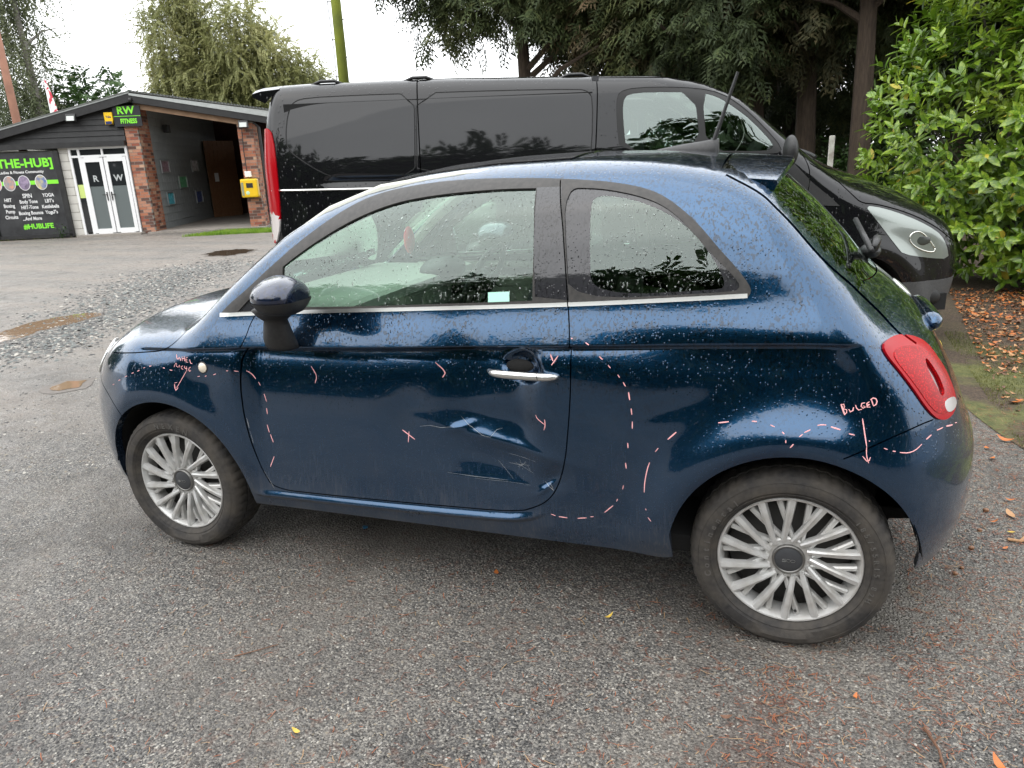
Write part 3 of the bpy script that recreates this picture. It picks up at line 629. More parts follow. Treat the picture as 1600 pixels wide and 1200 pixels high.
GB=GB[np.abs(GB[:,1])<yb(GB[:,0]/1.3)-.004]
SB=Sheet(SH.strip,outerB,[L_hood0,L_cowl,L_ws0,L_r0,L_r1,L_rl,L_rr,L_h0,L_g1,L_rb],[],GB)
SB.mark_joined(np.stack([S_*1.3,-YB],1)); SB.mark_joined(np.stack([S_*1.3,YB],1))
cb_=SB.c; sB=cb_[:,0]/1.3; yB=cb_[:,1]; xB=np.interp(sB,ss,sp[:,0]); zB=np.interp(sB,ss,sp[:,2])
def fl(L): return np.interp(yB,L[:,1],L[:,0]/1.3)
B={}
B['bumper_f']=sB<fl(L_hood0); B['hood']=(sB>fl(L_hood0))&(sB<fl(L_cowl)); B['cowl']=(sB>fl(L_cowl))&(sB<fl(L_ws0))
B['ws']=(sB>fl(L_ws0))&(sB<fl(L_r0)); roof=(sB>fl(L_r0))&(sB<fl(L_h0)); inr=np.abs(yB)<.455
B['sunroof']=roof&inr&(sB<L_r1[0,0]/1.3); B['roof']=roof&inr&~B['sunroof']; B['rail']=roof&~inr
B['hglass']=(sB>fl(L_h0))&(sB<fl(L_g1)); B['hatch']=(sB>fl(L_g1))&(sB<fl(L_rb)); B['bumper_r']=sB>fl(L_rb)
hg_p=hatch_pts; 
m_hgl=m_hatch&IP([(2.70,1.6),(2.78,1.42)]+[(a+.012,b+.012) for a,b in dl['hatch_seam'][2:8]]+[(3.132,1.072),(3.175,1.085),(3.27,1.16),(3.3,1.6)])
PAN=[ # name, side mask, strip key, material, offset
 ('tail_lamp_core',m_light&IP(lcore),None,LENS_DK,.001),('reverse_lens',m_light&IP(lwhite),None,LENS_W,.0075)]
ringp=shrink(lcore,1.0)
def near_ring(P,ring,w): return seg_dist(P,np.vstack([ring,ring[:1]]))<w
m_ring=m_light&IP(lring)&~IP(lcore)&~IP(lwhite)
parts=[
 ('tail_lamp',m_light&~IP(lcore)&~IP(lwhite)&~m_ring,None,LENS_OUT,.006),
 ('lamp_ring',m_ring,None,LENS,.0075),
 ('lamp_core',m_light&IP(lcore),None,LENS_DK,.000),
 ('reversing_lens',m_light&IP(lwhite),None,LENS_W,.0075),
 ('chrome_strip',m_chrome,None,CHROME,.0045),
 ('front_side_window',m_dlo&IP(glass_f),None,GLASS,-.005),
 ('quarter_window',m_dlo&IP(glass_q),None,GLASS,-.0022),
 ('window_border',m_dlo&IP(qo)&~IP(glass_q),None,BAND,-.002),
 ('corner_pane',m_dlo&IP(tri),None,BAND,-.004),
 ('pillar_trim',m_dlo&IP(bpil),None,BAND,.0018),
 ('door_window_frame',m_dlo&m_door,None,RUBBER,.0015),
 ('corner_trim',m_dlo&(c[:,0]<1.3),None,RUBBER,.0015),
 ('quarter_window_frame',m_dlo,None,RUBBER,.0015),
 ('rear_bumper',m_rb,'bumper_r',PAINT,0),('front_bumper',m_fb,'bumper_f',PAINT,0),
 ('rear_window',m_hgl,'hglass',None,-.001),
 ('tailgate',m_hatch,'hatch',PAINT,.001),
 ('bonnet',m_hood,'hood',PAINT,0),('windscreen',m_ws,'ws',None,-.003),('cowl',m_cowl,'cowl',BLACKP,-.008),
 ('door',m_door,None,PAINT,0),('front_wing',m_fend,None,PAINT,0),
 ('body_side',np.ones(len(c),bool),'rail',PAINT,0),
]
HG=window_glass('rear_window_dark_glass',(.06,.07,.07),refl=1.3); WSG=window_glass('windscreen_glass',(.55,.66,.60),refl=1.2)
RFG=paint_nodes('dark_roof_glass',(.008,.008,.010),0.,.08,dirt=False)
objs={}
def arch_flange(p,n):
    # wheel-arch lips run inwards, other edges fold in along the normal
    for (ax,az,ar) in (ARF,AR):
        if abs(math.hypot(p[0]-ax,p[2]-az)-ar)<.01: return np.array([0,.035*(1 if p[1]<0 else -1),0])
    return -n*.012
for side in (0,1):
    SA.reset()
    for name,mk,sk,mat,off in parts:
        if side and sk in('hood','ws','cowl','bumper_f','bumper_r','hatch','hglass'):
            SA.taken|=mk; continue
        pm=PanelMesh(); SA.take(mk,pm,off,arch_flange if mat is PAINT else .010,mirror=bool(side))
        if sk and not side or sk=='rail':
            if sk=='rail': SB.take(B['rail']&((yB<0) if side==0 else (yB>0)),pm,off,.012)
            else:
                SB.take(B[sk],pm,off,.012)
                t0=SA.taken.copy(); SA.reset()
                # same panel on the far side
                tk=np.zeros(len(c),bool)
                for n2,m2,*_ in parts:
                    if n2==name: break
                    tk|=m2
                SA.taken|=tk; SA.take(mk,pm,off,arch_flange if mat is PAINT else .010,mirror=True); SA.taken=t0
        if not pm.f: continue
        mt=mat or {'rear_window':HG,'windscreen':WSG}[name]
        objs.setdefault(name,[]).append(pm.build(name,mt,None))
for name in objs:
    for o in objs[name]:
        pass
pm=PanelMesh(); SB.take(B['sunroof'],pm,.004,.012); objs['glass_roof']=[pm.build('glass_roof',RFG)]
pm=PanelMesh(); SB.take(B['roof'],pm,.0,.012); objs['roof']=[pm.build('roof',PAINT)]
sub={'lamp_ring':'tail_lamp','lamp_core':'tail_lamp','reversing_lens':'tail_lamp','front_side_window':'door','corner_pane':'door','door_window_frame':'door','pillar_trim':'door','window_border':'quarter_window'}
for name,L in objs.items():
    for i,o in enumerate(L):
        if name in sub:
            o.parent=objs[sub[name]][min(i,len(objs[sub[name]])-1)]
        else: fix(o,car)
# parts keep world coordinates; sub-parts share their part's transform
# dark inner shell behind the panels
pi=smooth_line; 
def inner(side):
    Gi=grid(.2,3.45,.26,1.02,.05); o2=np.vstack([[(.30,.36),(.33,.36)],arc(.715,.292,.38,math.pi*.93,.07*math.pi,14),[(1.15,.30),(2.6,.30)],arc(3.0,.292,.38,math.pi*.95,.10*math.pi,14),[(3.40,.42),(3.42,.72),(3.30,.86),(2.86,1.02),(1.10,.96),(.75,.86),(.4,.78),(.25,.68)]])
    P,T=cdt(o2,[],[],Gi,.01); X,N=SH.side(P); X=X-N*.050
    if side: X=X*[1,-1,1];N=N*[1,-1,1]
    pm=PanelMesh(); pm.add(X,T,N,lambda a,b:False,0); return pm
for sd in (0,1): fix(inner(sd).build('inner_panel',LINER),car)
# ---------------------------------------------------------------- arch liners, floor, wheels
for k,(ax,az,ar) in enumerate((ARF,AR)):
    for sg in (-1,1):
        b=MB(); n=30; a=np.linspace(.13,math.pi-.13,n)
        v=[(ax+(ar+.004)*math.cos(t),sg*y,az+(ar+.004)*math.sin(t)) for y in (.765,.50) for t in a]
        b.add(v,[(i,i+1,n+i+1,n+i) for i in range(n-1)])
        v=[(ax,sg*.50,az)]+[(ax+(ar+.004)*math.cos(t),sg*.50,az+(ar+.004)*math.sin(t)) for t in a]; b.add(v,[(0,i+1,i+2) for i in range(n-1)])
        fix(b.build('arch_liner',LINER),car)
b=MB(); b.box((1.85,0,.27),(1.75,1.44,.06),bev=.01); b.box((.72,0,.34),(.55,.94,.1)); b.box((3.0,0,.36),(.6,.94,.1)); b.box((.3,0,.28),(.3,1.1,.08)); b.box((3.33,0,.40),(.16,1.0,.06))
fix(b.build('floor_pan',LINER),car)
t=NT('dusty_tyre_rubber'); v=t.coord('Object'); n1=t.noise(9,5,vec=v); n2=t.noise(70,3,vec=v)
t.set(base=t.mix(t.rng(n1,.40,.72,0,.65),t.ramp(n2,[(.3,(.016,.015,.015)),(.7,(.036,.033,.031))]),(.095,.080,.062)),rough=.8,normal=t.bump(n2,.0015)); TYRE=t.m
t=NT('brushed_silver_wheel'); v=t.coord('Object'); n=t.noise(14,4,vec=v)
t.set(base=t.ramp(n,[(.35,(.60,.60,.59)),(.75,(.40,.38,.35))]),metal=.45,rough=.36,normal=t.bump(t.noise(200,2,vec=v),.0004)); RIM=t.m
RIMD=simple('dark_inner_rim',(.055,.053,.05),.55,.4); CAP=simple('hub_cap_charcoal',(.040,.042,.046),.42); CAPR=simple('hub_cap_bezel',(.20,.195,.185),.35,.8)
RUST=noisy('brake_disc',(.10,.055,.035),(.05,.04,.035),30,.6,metal=.4)
SILK=simple('grey_raised_lettering',(.075,.070,.064),.7)
def text_mesh(s,size,font_shear=0.,bold=0.,depth=.0,align='CENTER',res=3,spacing=1.):
    cu=bpy.data.curves.new('lettering','FONT'); cu.body=s; cu.size=size; cu.align_x=align; cu.align_y='CENTER'; cu.shear=font_shear; cu.offset=bold; cu.extrude=depth; cu.resolution_u=res; cu.space_character=spacing
    o=bpy.data.objects.new('lettering',cu); COL.objects.link(o); dg=bpy.context.evaluated_depsgraph_get(); me=bpy.data.meshes.new_from_object(o.evaluated_get(dg))
    bpy.data.objects.remove(o); V=[tuple(q.co) for q in me.vertices]; Fc=[tuple(p.vertices) for p in me.polygons]; bpy.data.meshes.remove(me); bpy.data.curves.remove(cu)
    return V,Fc
def arc_text(b,s,r,size,a0,step,y):
    """letters set round the tyre side wall, standing on the outer face (face looks to -y)"""
    for i,ch in enumerate(s):
        if ch==' ': continue
        V,Fc=text_mesh(ch,size,bold=size*.02,depth=.0012); a=a0-step*i   # angle from +x, falling = clockwise seen from -y
        ca,sa=math.cos(a),math.sin(a)
        # letter up = radial outwards; letter right = clockwise tangent seen from -y (x right, z up)
        v=[(( (r+q[1])*ca+q[0]*sa),y-q[2],((r+q[1])*sa-q[0]*ca)) for q in V]
        b.add(v,Fc)
def make_wheel():
    """wheel centred on the origin, outer face towards -y"""
    root=bpy.data.objects.new('wheel',None)
    # tyre: side walls, shoulders and grooved tread
    n=156; prof=[(.196,-.058),(.205,-.070),(.216,-.086),(.232,-.0965),(.250,-.0985),(.266,-.094),(.277,-.086),(.2845,-.077)]
    tread=[(.2885,-.066),(.2905,-.048),(.2905,-.034),(.2835,-.033),(.2835,-.027),(.2915,-.026),(.2915,.026),(.2835,.027),(.2835,.033),(.2905,.034),(.2905,.048),(.2885,.066)]
    back=[(r,-h) for r,h in prof[::-1]]
    P=prof+tread+back; m=len(P); vv=[];ff=[]
    for k in range(n):
        a=2*math.pi*k/n; cut=(k%3==0)
        for j,(r,h) in enumerate(P):
            rr=r
            if cut and (7<=j<=10 or m-11<=j<=m-8): rr-=.004
            if cut and j in(13,14): rr-=.004
            z=rr*math.sin(a); z=max(z,-.2865)
            vv.append((rr*math.cos(a),h*(1.04 if z<-.24 and abs(h)>.09 else 1),z))
    for k in range(n):
        for j in range(m-1): ff.append((k*m+j,k*m+j+1,((k+1)%n)*m+j+1,((k+1)%n)*m+j))
    me=new_mesh('tyre',vv,ff,TYRE); shade_auto(me,24); ty=link('tyre',me,root)
    # bead rings on the side wall
    b=MB(); b.smooth=True
    for r,h,w in ((.2235,-.0925,.0012),(.262,-.0962,.001)): b.lathe([(r-w*1.5,h+.001),(r,h-w),(r+w*1.5,h+.001)],96)
    b.build('side_wall_rib',TYRE,ty)
    # rim
    b=MB(); b.smooth=True
    b.lathe([(.2055,-.066),(.2062,-.0745),(.2035,-.0775),(.199,-.0765),(.1945,-.068),(.188,-.050),(.186,-.03),(.176,.02),(.186,.06),(.2,.07)],96)
    rim=b.build('rim',RIM,root); shade_auto(rim.data,35)
    b=MB(); b.lathe([(.055,-.018),(.10,-.010),(.178,.004)],40); b.lathe([(.177,-.02),(.174,.06)],48)
    b.build('inner_barrel',RIMD,rim)
    b=MB(); b.lathe([(.055,-.004),(.122,-.004),(.122,.006)],40); b.build('brake_disc',RUST,root)
    # face spokes, swept, with a raised spine
    def spoke(a_in,a_out,r_in,r_out,w_in,w_out,y_in,y_out,h):
        b=MB(); pts=[]
        P0_=Vector((r_in*math.sin(a_in),0,r_in*math.cos(a_in))); P1_=Vector((r_out*math.sin(a_out),0,r_out*math.cos(a_out)))
        for t in (0,.33,.66,1):
            Q_=P0_.lerp(P1_,t); y=y_in+(y_out-y_in)*t-.006*math.sin(t*math.pi); w=w_in+(w_out-w_in)*t
            c_=Vector((Q_.x,y,Q_.z))
            pts.append((c_,w))
        v=[]
        for i,(c_,w) in enumerate(pts):
            d=(pts[min(i+1,3)][0]-pts[max(i-1,0)][0]); d.y=0; d.normalize(); s_=Vector((d.z,0,-d.x))
            ridge=.18*w
            v+=[c_-s_*w*.62+Vector((0,h,0)),c_-s_*w*.5,c_+s_*ridge*-1+Vector((0,-.0032,0)),c_+s_*w*.42,c_+s_*w*.62+Vector((0,h,0))]
        f=[]
        for i in range(3):
            for k in range(4): f.append((i*5+k,i*5+k+1,i*5+5+k+1,i*5+5+k))
            f.append((i*5+4,i*5,i*5+5,i*5+9))
        f+=[(0,1,2,3,4),(19,18,17,16,15)]
        return b.add(v,f)
    A=2*math.pi/14
    m1=spoke(-.30,0,.058,.1985,.0150,.0235,-.063,-.0742,.018).mesh('spoke',RIM)
    m2=spoke(.16,-.19,.060,.190,.0125,.0175,-.050,-.058,.014).mesh('inner_spoke',RIM)
    for k in range(14):
        for me_,nm in ((m1,'spoke'),(m2,'inner_spoke')):
            o=link(nm,me_,rim); o.rotation_euler=(0,A*k,0)
    b=MB(); b.smooth=False; b.lathe([(.030,-.060),(.062,-.056),(.070,-.048),(.066,-.02)],42); b.build('hub_plate',RIM,rim)
    b=MB(); b.smooth=True; b.lathe([(.0395,-.066),(.0435,-.0705),(.047,-.068),(.048,-.058)],56); hb=b.build('hub_bezel',CAPR,rim)
    b=MB(); b.smooth=True; b.lathe([(.0,-.0725),(.02,-.0715),(.034,-.069),(.0405,-.066)],56); cp=b.build('hub_cap',CAP,rim)
    # the outlined three-figure badge
    b=MB()
    def rr(cx,cz,w,h,n=18,a0=0,a1=2*math.pi): return [(cx+w*math.cos(t),-.0738,cz+h*math.sin(t)) for t in np.linspace(a0,a1,n)]
    b.tube(rr(.0,0,.0062,.0044),.0006,5); b.tube(rr(.0125,0,.0062,.0044),.0006,5)
    b.tube([(-.0065,-.0738,.0042),(-.0165,-.0738,.0038),(-.0175,-.0738,.0012),(-.010,-.0738,.001),(-.0065,-.0738,-.002),(-.0095,-.0738,-.0046),(-.018,-.0738,-.0036)],.0006,5)
    b.build('badge_outline',simple('badge_grey',(.22,.22,.21),.4,.5),rim)
    b=MB(); b.tube([(.03,-.055,-.176),(.03,-.068,-.172)],.0045,8); b.build('tyre_valve',BLACKP,rim)
    return root
W0=make_wheel()
def place_wheel(x,y,turn=0,roll=0.,first=False,text=None):
    COLL=[]
    r=bpy.data.objects.new('wheel',None); COL.objects.link(r); r.parent=car; r.location=(x-1.78,y,.2865); r.rotation_euler=(0,roll,turn+(math.pi if y>0 else 0))
    def cp(o,par):
        for ch in [q for q in bpy.data.objects if q.parent is o]:
            c_=ch.copy(); COL.objects.link(c_); c_.parent=par; 
            cp(ch,c_)
    # levels: thing > wheel > tyre/rim/cap, spokes are joined to the wheel's own level
    for ch in protoparts:
        c_=ch.copy(); COL.objects.link(c_); c_.parent=r; c_.matrix_parent_inverse=Matrix(); 
    if text:
        b=MB()
        for args in text: arc_text(b,*args)
        o=b.build('tyre_lettering',SILK,r)
    return r
protoparts=[]
def flat(o):
    for ch in [q for q in bpy.data.objects if q.parent is o]: protoparts.append(ch); flat(ch)
flat(W0)
WH=[place_wheel(3.0,-.700,0,.0,text=[('185/55R15 82H',.236,.020,rad(42),rad(5.2),-.0985),('Continental',.238,.026,rad(196),rad(6.5),-.0985)]),
    place_wheel(.70,-.700,-.012,.0,text=[('NEXEN',.243,.031,rad(102),rad(8.4),-.0985)]),place_wheel(3.0,.700,0,1.),place_wheel(.70,.700,0,2.)]
for o in protoparts: bpy.data.objects.remove(o)
bpy.data.objects.remove(W0)
# ---------------------------------------------------------------- door handle, mirror, repeater, aerial, spoiler, wiper
def sp_(x,z,off): p,_=SH.side([(x,z)],off); return Vector(p[0])
for sg in (0,1):
    b=MB(); b.smooth=True
    P=[];R_=[]
    for t in np.linspace(0,1,15):
        x=2.076+.236*t; z=.836-.004*t; o=.020+.010*math.sin(math.pi*t)**.5-.022*(abs(2*t-1)**6)
        q=Vector((x,-.802-o,z)); P.append(q); R_.append(.0132*(1-abs(2*t-1)**7*.55))
    b.tube([(q.x,q.y if not sg else -q.y,q.z) for q in P],R_,12,flat=1.0)
    h=b.build('door_handle',CHROME); h.parent=objs['door'][sg]
b=MB(); b.tube([sp_(2.262,.848,.0405),sp_(2.262,.836,.0435),sp_(2.262,.822,.0405)],.0009,5); q=b.build('handle_joint',LINER); q.parent=objs['door'][0]
# cavity behind the grip
b=MB(); b.ell((2.175,-.782,.852),(.046,.012,.022)); q=b.build('handle_cavity',LINER); q.parent=objs['door'][0]
def mirror(sg):
    # foot, arm and egg-shaped shell
    b=MB(); b.smooth=True
    S=lambda x,y,z:(x,y*sg,z)
    prof=[(.885,1.335,.835,.052,.045),(.90,1.335,.845,.056,.050),(.93,1.337,.858,.053,.048),(.975,1.342,.868,.044,.040),(.992,1.345,.872,.041,.036),(.998,1.345,.875,.048,.040),(1.012,1.352,.885,.062,.050),(1.035,1.37,.905,.078,.062),(1.05,1.39,.92,.060,.055)]
    n=18; v=[];f=[]
    for i,(z,x,y,w,d) in enumerate(prof):
        for k in range(n):
            a=2*math.pi*k/n; v.append(S(x+w*math.cos(a),y+d*math.sin(a),z))
    for i in range(len(prof)-1):
        for k in range(n): f.append((i*n+k,i*n+(k+1)%n,(i+1)*n+(k+1)%n,(i+1)*n+k))
    f.append(tuple(range(n))); f.append(tuple((len(prof)-1)*n+k for k in range(n)))
    b.add(v,f); foot=b.build('mirror_foot',BLACKP); foot.parent=objs['door'][0 if sg<0 else 1]
    b=MB(); b.smooth=True; n=32;m=20; v=[];f=[]
    cx,cy,cz=1.44,.95,1.088
    for i in range(m+1):
        ph=math.pi*i/m; zz=math.cos(ph); 
        for k in range(n):
            a=2*math.pi*k/n; ca,sa=math.cos(a),math.sin(a); sh=math.sin(ph)**.85
            x=ca*sh*.088 if ca<0 else min(ca*sh*.088,.074); y=sa*sh*.128*(1 if sa>0 else .92); z=zz*.064*(1-.10*sa*1)
            # tilt so the outer end is fuller, the underside flatter
            z=z*(1 if z>0 else .82)+.006*sa
            v.append(S(cx+x+.02*sa,cy+y,cz+z))
    for i in range(m):
        for k in range(n): f.append((i*n+k,i*n+(k+1)%n,(i+1)*n+(k+1)%n,(i+1)*n+k))
    b.add(v,f); me=b.mesh('mirror_shell',PAINT_DK); shell=link('mirror_shell',me); shell.parent=objs['door'][0 if sg<0 else 1]
    b=MB(); b.smooth=True; v=[];f=[]
    for i in range(5):
        for k in range(n):
            a=2*math.pi*k/n; ca,sa=math.cos(a),math.sin(a); sc=[1.012,1.015,1.0,.86,.5][i]; z0=[-.010,-.018,-.034,-.048,-.056][i]
            w=math.sqrt(max(0,1-(z0/.064)**2)) if i<2 else [0,0,.86,.72,.5][i]
            x=ca*w*.089 if ca<0 else min(ca*w*.089,.075); v.append(S(cx+x+.02*sa,cy+sa*w*.129,cz+z0+.006*sa))
    for i in range(4):
        for k in range(n): f.append((i*n+k,i*n+(k+1)%n,(i+1)*n+(k+1)%n,(i+1)*n+k))
    f.append(tuple(4*n+k for k in range(n)))
    b.add(v,f); o=b.build('mirror_underside',BLACKP); o.parent=shell.parent
    b=MB(); b.ell(S(cx+.050,cy-.01,cz),(.003,.075,.036)); o=b.build('mirror_glass',NT('mirror_silver').set(base=(.7,.7,.7),metal=1.,rough=.02).m if sg<0 else bpy.data.materials['mirror_silver']); o.parent=shell.parent
mirror(-1); mirror(1)
b=MB(); b.smooth=True; c0=sp_(.939,.786,.0); _,nn=SH.side([(.939,.786)]); 
R_=Vector((0,-1,0)).rotation_difference(Vector(nn[0])).to_matrix()
def lat(prof): 
    q=MB(); q.smooth=True; q.lathe(prof,28); q.v=[tuple(R_@Vector(a)+c0) for a in q.v]; return q
fix(lat([(.0145,-.0015),(.020,-.003),(.0225,-.0008)]).build('repeater_bezel',BLACKP),car)
fix(lat([(.0,-.0075),(.012,-.0065),(.0185,-.0025)]).build('side_repeater',NT('amber_clear_lens').set(base=(.72,.64,.52),rough=.15,coat=1.).m),car)
# aerial
rz_=float(SH.top([2.60],[.0])[0,2])
b=MB(); b.smooth=True
P=[(2.47,.022,.004),(2.52,.030,.016),(2.57,.034,.026),(2.62,.035,.036),(2.665,.030,.046),(2.69,.022,.050)]
v=[];n=14
for x,w,h in P:
    z0=float(SH.top([x],[0])[0,2])-.004
    for k in range(n):
        a=math.pi*k/(n-1); v.append((x,w*math.cos(a),z0+max(h,.006)*math.sin(a)))
f=[(i*n+k,i*n+k+1,(i+1)*n+k+1,(i+1)*n+k) for i in range(len(P)-1) for k in range(n-1)]+[tuple((len(P)-1)*n+k for k in range(n))]
b.add(v,f); o=b.build('aerial_base',BLACKP); fix(o,car)
b=MB(); b.tube([(2.672,0,1.505),(2.690,0,1.56),(2.745,0,1.73)],[.0085,.0072,.0052],10); fix(b.build('aerial_mast',BLACKP),car)
for i in range(0,9):
    pass
# tailgate spoiler: wedge over the top of the rear window
xs=np.array([2.755,2.80,2.85,2.90,2.935,2.945]); ys=np.linspace(-.535,.535,41)
def sp_top(x,y):
    zr=np.array([SH.top([min(x,2.80)],[q])[0,2] for q in [y]])[0]
    ztop=zr-(.10*max(x-2.80,0)) - .012*(abs(y)/.53)**6
    return ztop
v=[];f=[]
for j,y in enumerate(ys):
    xe=2.945-.045*(abs(y)/.535)**3
    col=[2.755+(xe-2.755)*t for t in (0,.2,.45,.7,.9,1.)]
    for i,x in enumerate(col): v.append((x,y,sp_top(x,y)+(.0015 if i==0 else .006)))
    zt_=v[-1][2]
    v.append((xe+.004,y,zt_-.010)); v.append((xe-.006,y,zt_-.030)); v.append((xe-.05,y,float(SH.top([xe-.05],[y])[0,2])-.010))
m=9
for j in range(len(ys)-1):
    for i in range(m-1): f.append((j*m+i,j*m+i+1,(j+1)*m+i+1,(j+1)*m+i))
f.append(tuple(range(m))); f.append(tuple((len(ys)-1)*m+k for k in range(m-1,-1,-1)))
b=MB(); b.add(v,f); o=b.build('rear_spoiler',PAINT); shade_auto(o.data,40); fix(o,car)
# rear wiper standing off the foot of the window
def hatch_pt(x,y,off=0.): 
    p=SH.top([x],[y]); n_=SH.grad(p)[0]; return Vector(p[0]+n_*off),Vector(n_)
p0,n0=hatch_pt(3.205,.02,.0); p1,_=hatch_pt(3.20,.10,.055)
b=MB(); b.smooth=True
b.ell(p0+n0*.02,(.035,.05,.026)); b.tube([p0+n0*.03,hatch_pt(3.17,-.16,.062)[0],hatch_pt(3.15,-.34,.055)[0]],[.020,.014,.008],8); b.tube([hatch_pt(3.13,.02,.045)[0],hatch_pt(3.15,-.36,.045)[0]],.010,6)
fix(b.build('rear_wiper',BLACKP),car)
p0,n0=hatch_pt(3.33,0.,.0); R2=Vector((0,0,1)).rotation_difference(n0).to_matrix()
b=MB(); b.smooth=True; b.ell(p0,(.045,.045,.008),rot=R2); fix(b.build('tailgate_badge',CHROME),car)
b=MB(); b.smooth=True
for i in range(1): b.tube([hatch_pt(3.40,y,.012)[0] for y in np.linspace(-.20,.20,13)],[.012]+[.030]*11+[.012],12)
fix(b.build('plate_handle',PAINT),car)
# rear fog/reflector lamps low in the bumper
for y in (.42,):
    pp=SH.hit(np.array([[2.9,y,.40]]),np.array([[1.,0,0]])); b=MB(); b.ell(tuple(pp[0]),(.012,.07,.022)); fix(b.build('bumper_reflector',LENS),car)
# front lamps and grille on the nose
t=NT('headlamp_glass').set(base=(.20,.23,.22),rough=.08,metal=.5,coat=1.); HL=t.m
for y in (-.56,.56):
    pp=SH.hit(np.array([[.9,y,.735]]),np.array([[-1.,0,0]])); n_=SH.grad(pp)[0]; R2=Vector((0,0,1)).rotation_difference(Vector(n_)).to_matrix()
    b=MB(); b.smooth=True; b.ell(tuple(pp[0]-n_*.020),(.085,.080,.030),24,12,rot=R2); o=b.build('headlamp',HL); fix(o,car)
    b=MB(); b.tube([Vector(pp[0])+R2@Vector((.083*math.cos(a),.078*math.sin(a),-.002)) for a in np.linspace(0,2*math.pi,33)],.005,6); q=b.build('headlamp_ring',CHROME); q.parent=o
    pp=SH.hit(np.array([[.9,y*.95,.55]]),np.array([[-1.,0,0]])); n_=SH.grad(pp)[0]; R2=Vector((0,0,1)).rotation_difference(Vector(n_)).to_matrix()
    b=MB(); b.smooth=True; b.ell(tuple(pp[0]-n_*.008),(.046,.046,.02),20,10,rot=R2); fix(b.build('lower_headlamp',HL),car)
b=MB()
for z in (.34,.37,.40): b.tube([SH.hit(np.array([[.9,y,z]]),np.array([[-1.,0,0]]))[0] for y in np.linspace(-.42,.42,15)],.008,6)
fix(b.build('lower_grille',BLACKP),car)
b=MB(); b.smooth=True
for s_ in (-1,1): b.tube([SH.hit(np.array([[.9,s_*y,.665]]),np.array([[-1.,0,0]]))[0] for y in np.linspace(.06,.26,8)],.007,8)
b.ell(tuple(SH.hit(np.array([[.9,0,.665]]),np.array([[-1.,0,0]]))[0]),(.012,.045,.045)); fix(b.build('nose_trim',CHROME),car)
# front wipers in the cowl
b=MB()
for a_,b_ in ((-.42,.08),(.10,.50)):
    L=[Vector(SH.top([.862+.10*abs(q/.6)**2],[q])[0])+Vector((0,0,.016)) for q in np.linspace(a_,b_,9)]
    b.tube(L,.007,6)
fix(b.build('windscreen_wiper',BLACKP),car)
# registration plate at the back
PL=SH.hit(np.array([[2.9,0,.765]]),np.array([[1.,0,0]])); PN=SH.grad(PL)[0]; PL=PL[0]
b=MB(); b.box(tuple(PL+PN*-.002+np.array([0,.13,0])),(.010,.40,.10),rot=Vector((1,0,0)).rotation_difference(Vector(PN)).to_matrix(),bev=.003); fix(b.build('number_plate',simple('plate_yellow',(.75,.55,.05),.4)),car)
# ---------------------------------------------------------------- chalk marks
CHK=NT('pink_paint_pen').set(base=(.88,.42,.42),rough=.7).m
b=MB()
for k,L in enumerate(CHALK):
    P=smooth_line(L,.008,it=1 if len(L)>2 else 0) if len(L)>2 else np.array([np.array(L[0])*(1-t)+np.array(L[1])*t for t in np.linspace(0,1,max(3,int(np.hypot(L[1][0]-L[0][0],L[1][1]-L[0][1])/.01)+2))])
    X,N=SH.side(P,.0006); n=len(X); rs=random.Random(k)
    w=(.0017 if P[:,0].min()>1.1 else .0013)*rs.uniform(.75,1.25)
    T=np.gradient(X,axis=0); T/=np.maximum(np.linalg.norm(T,axis=1,keepdims=True),1e-9); Bn=np.cross(T,N)
    ww=(w*np.array([.5+.5*min(1,4*min(i,n-1-i)/max(n-1,1)+.35) for i in range(n)]))[:,None]
    v=np.vstack([X-Bn*ww,X+N*.0006,X+Bn*ww]); b.add(v.tolist(),[(i,i+1,n+i+1,n+i) for i in range(n-1)]+[(n+i,n+i+1,2*n+i+1,2*n+i) for i in range(n-1)])
fix(b.build('chalk_marks',CHK,kind='stuff',label='pink handwriting and dashes marking the damage'),car)
SCR=simple('bare_scratch',(.36,.36,.35),.6); rs=random.Random(9)
b=MB()
for L,w in [([(1.80,.615),(1.84,.622),(1.88,.618),(1.93,.625)],.0008),([(1.95,.66),(1.98,.635),(2.03,.605),(2.06,.60)],.0009),([(2.06,.60),(2.08,.625),(2.10,.632)],.0006),([(1.90,.462),(2.0,.458),(2.12,.457)],.0006),([(2.0,.452),(2.2,.452)],.0004),([(2.12,.548),(2.22,.538)],.0005),([(2.12,.515),(2.17,.512)],.0005),([(2.08,.52),(2.14,.46)],.0004),([(2.25,.47),(2.275,.45),(2.28,.445)],.0012),([(2.265,.475),(2.278,.452)],.0008),([(1.155,.36),(1.168,.335),(1.175,.322)],.0011),([(1.10,.60),(1.104,.56)],.0012),([(1.105,.55),(1.112,.50)],.0007),([(1.14,.39),(1.16,.35)],.0006)]+[([(2.14+rs.random()*.07,.50+rs.random()*.04),(2.15+rs.random()*.07,.49+rs.random()*.04)],.0004) for _ in range(9)]:
    P=np.array([np.array(L[i])*(1-t_)+np.array(L[i+1])*t_ for i in range(len(L)-1) for t_ in np.linspace(0,1,6)]); P=P[np.r_[True,np.linalg.norm(np.diff(P,axis=0),axis=1)>1e-6]]
    X,N=SH.side(P,.0006); n=len(X); T=np.gradient(X,axis=0); T/=np.maximum(np.linalg.norm(T,axis=1,keepdims=True),1e-9); Bn=np.cross(T,N); ww=(.62*w*np.array([.4+.6*math.sin(math.pi*i/(n-1)) for i in range(n)])*np.array([.6+.8*rs.random() for _ in range(n)]))[:,None]
    b.add(np.vstack([X-Bn*ww,X+Bn*ww]).tolist(),[(i,i+1,n+i+1,n+i) for i in range(n-1)])
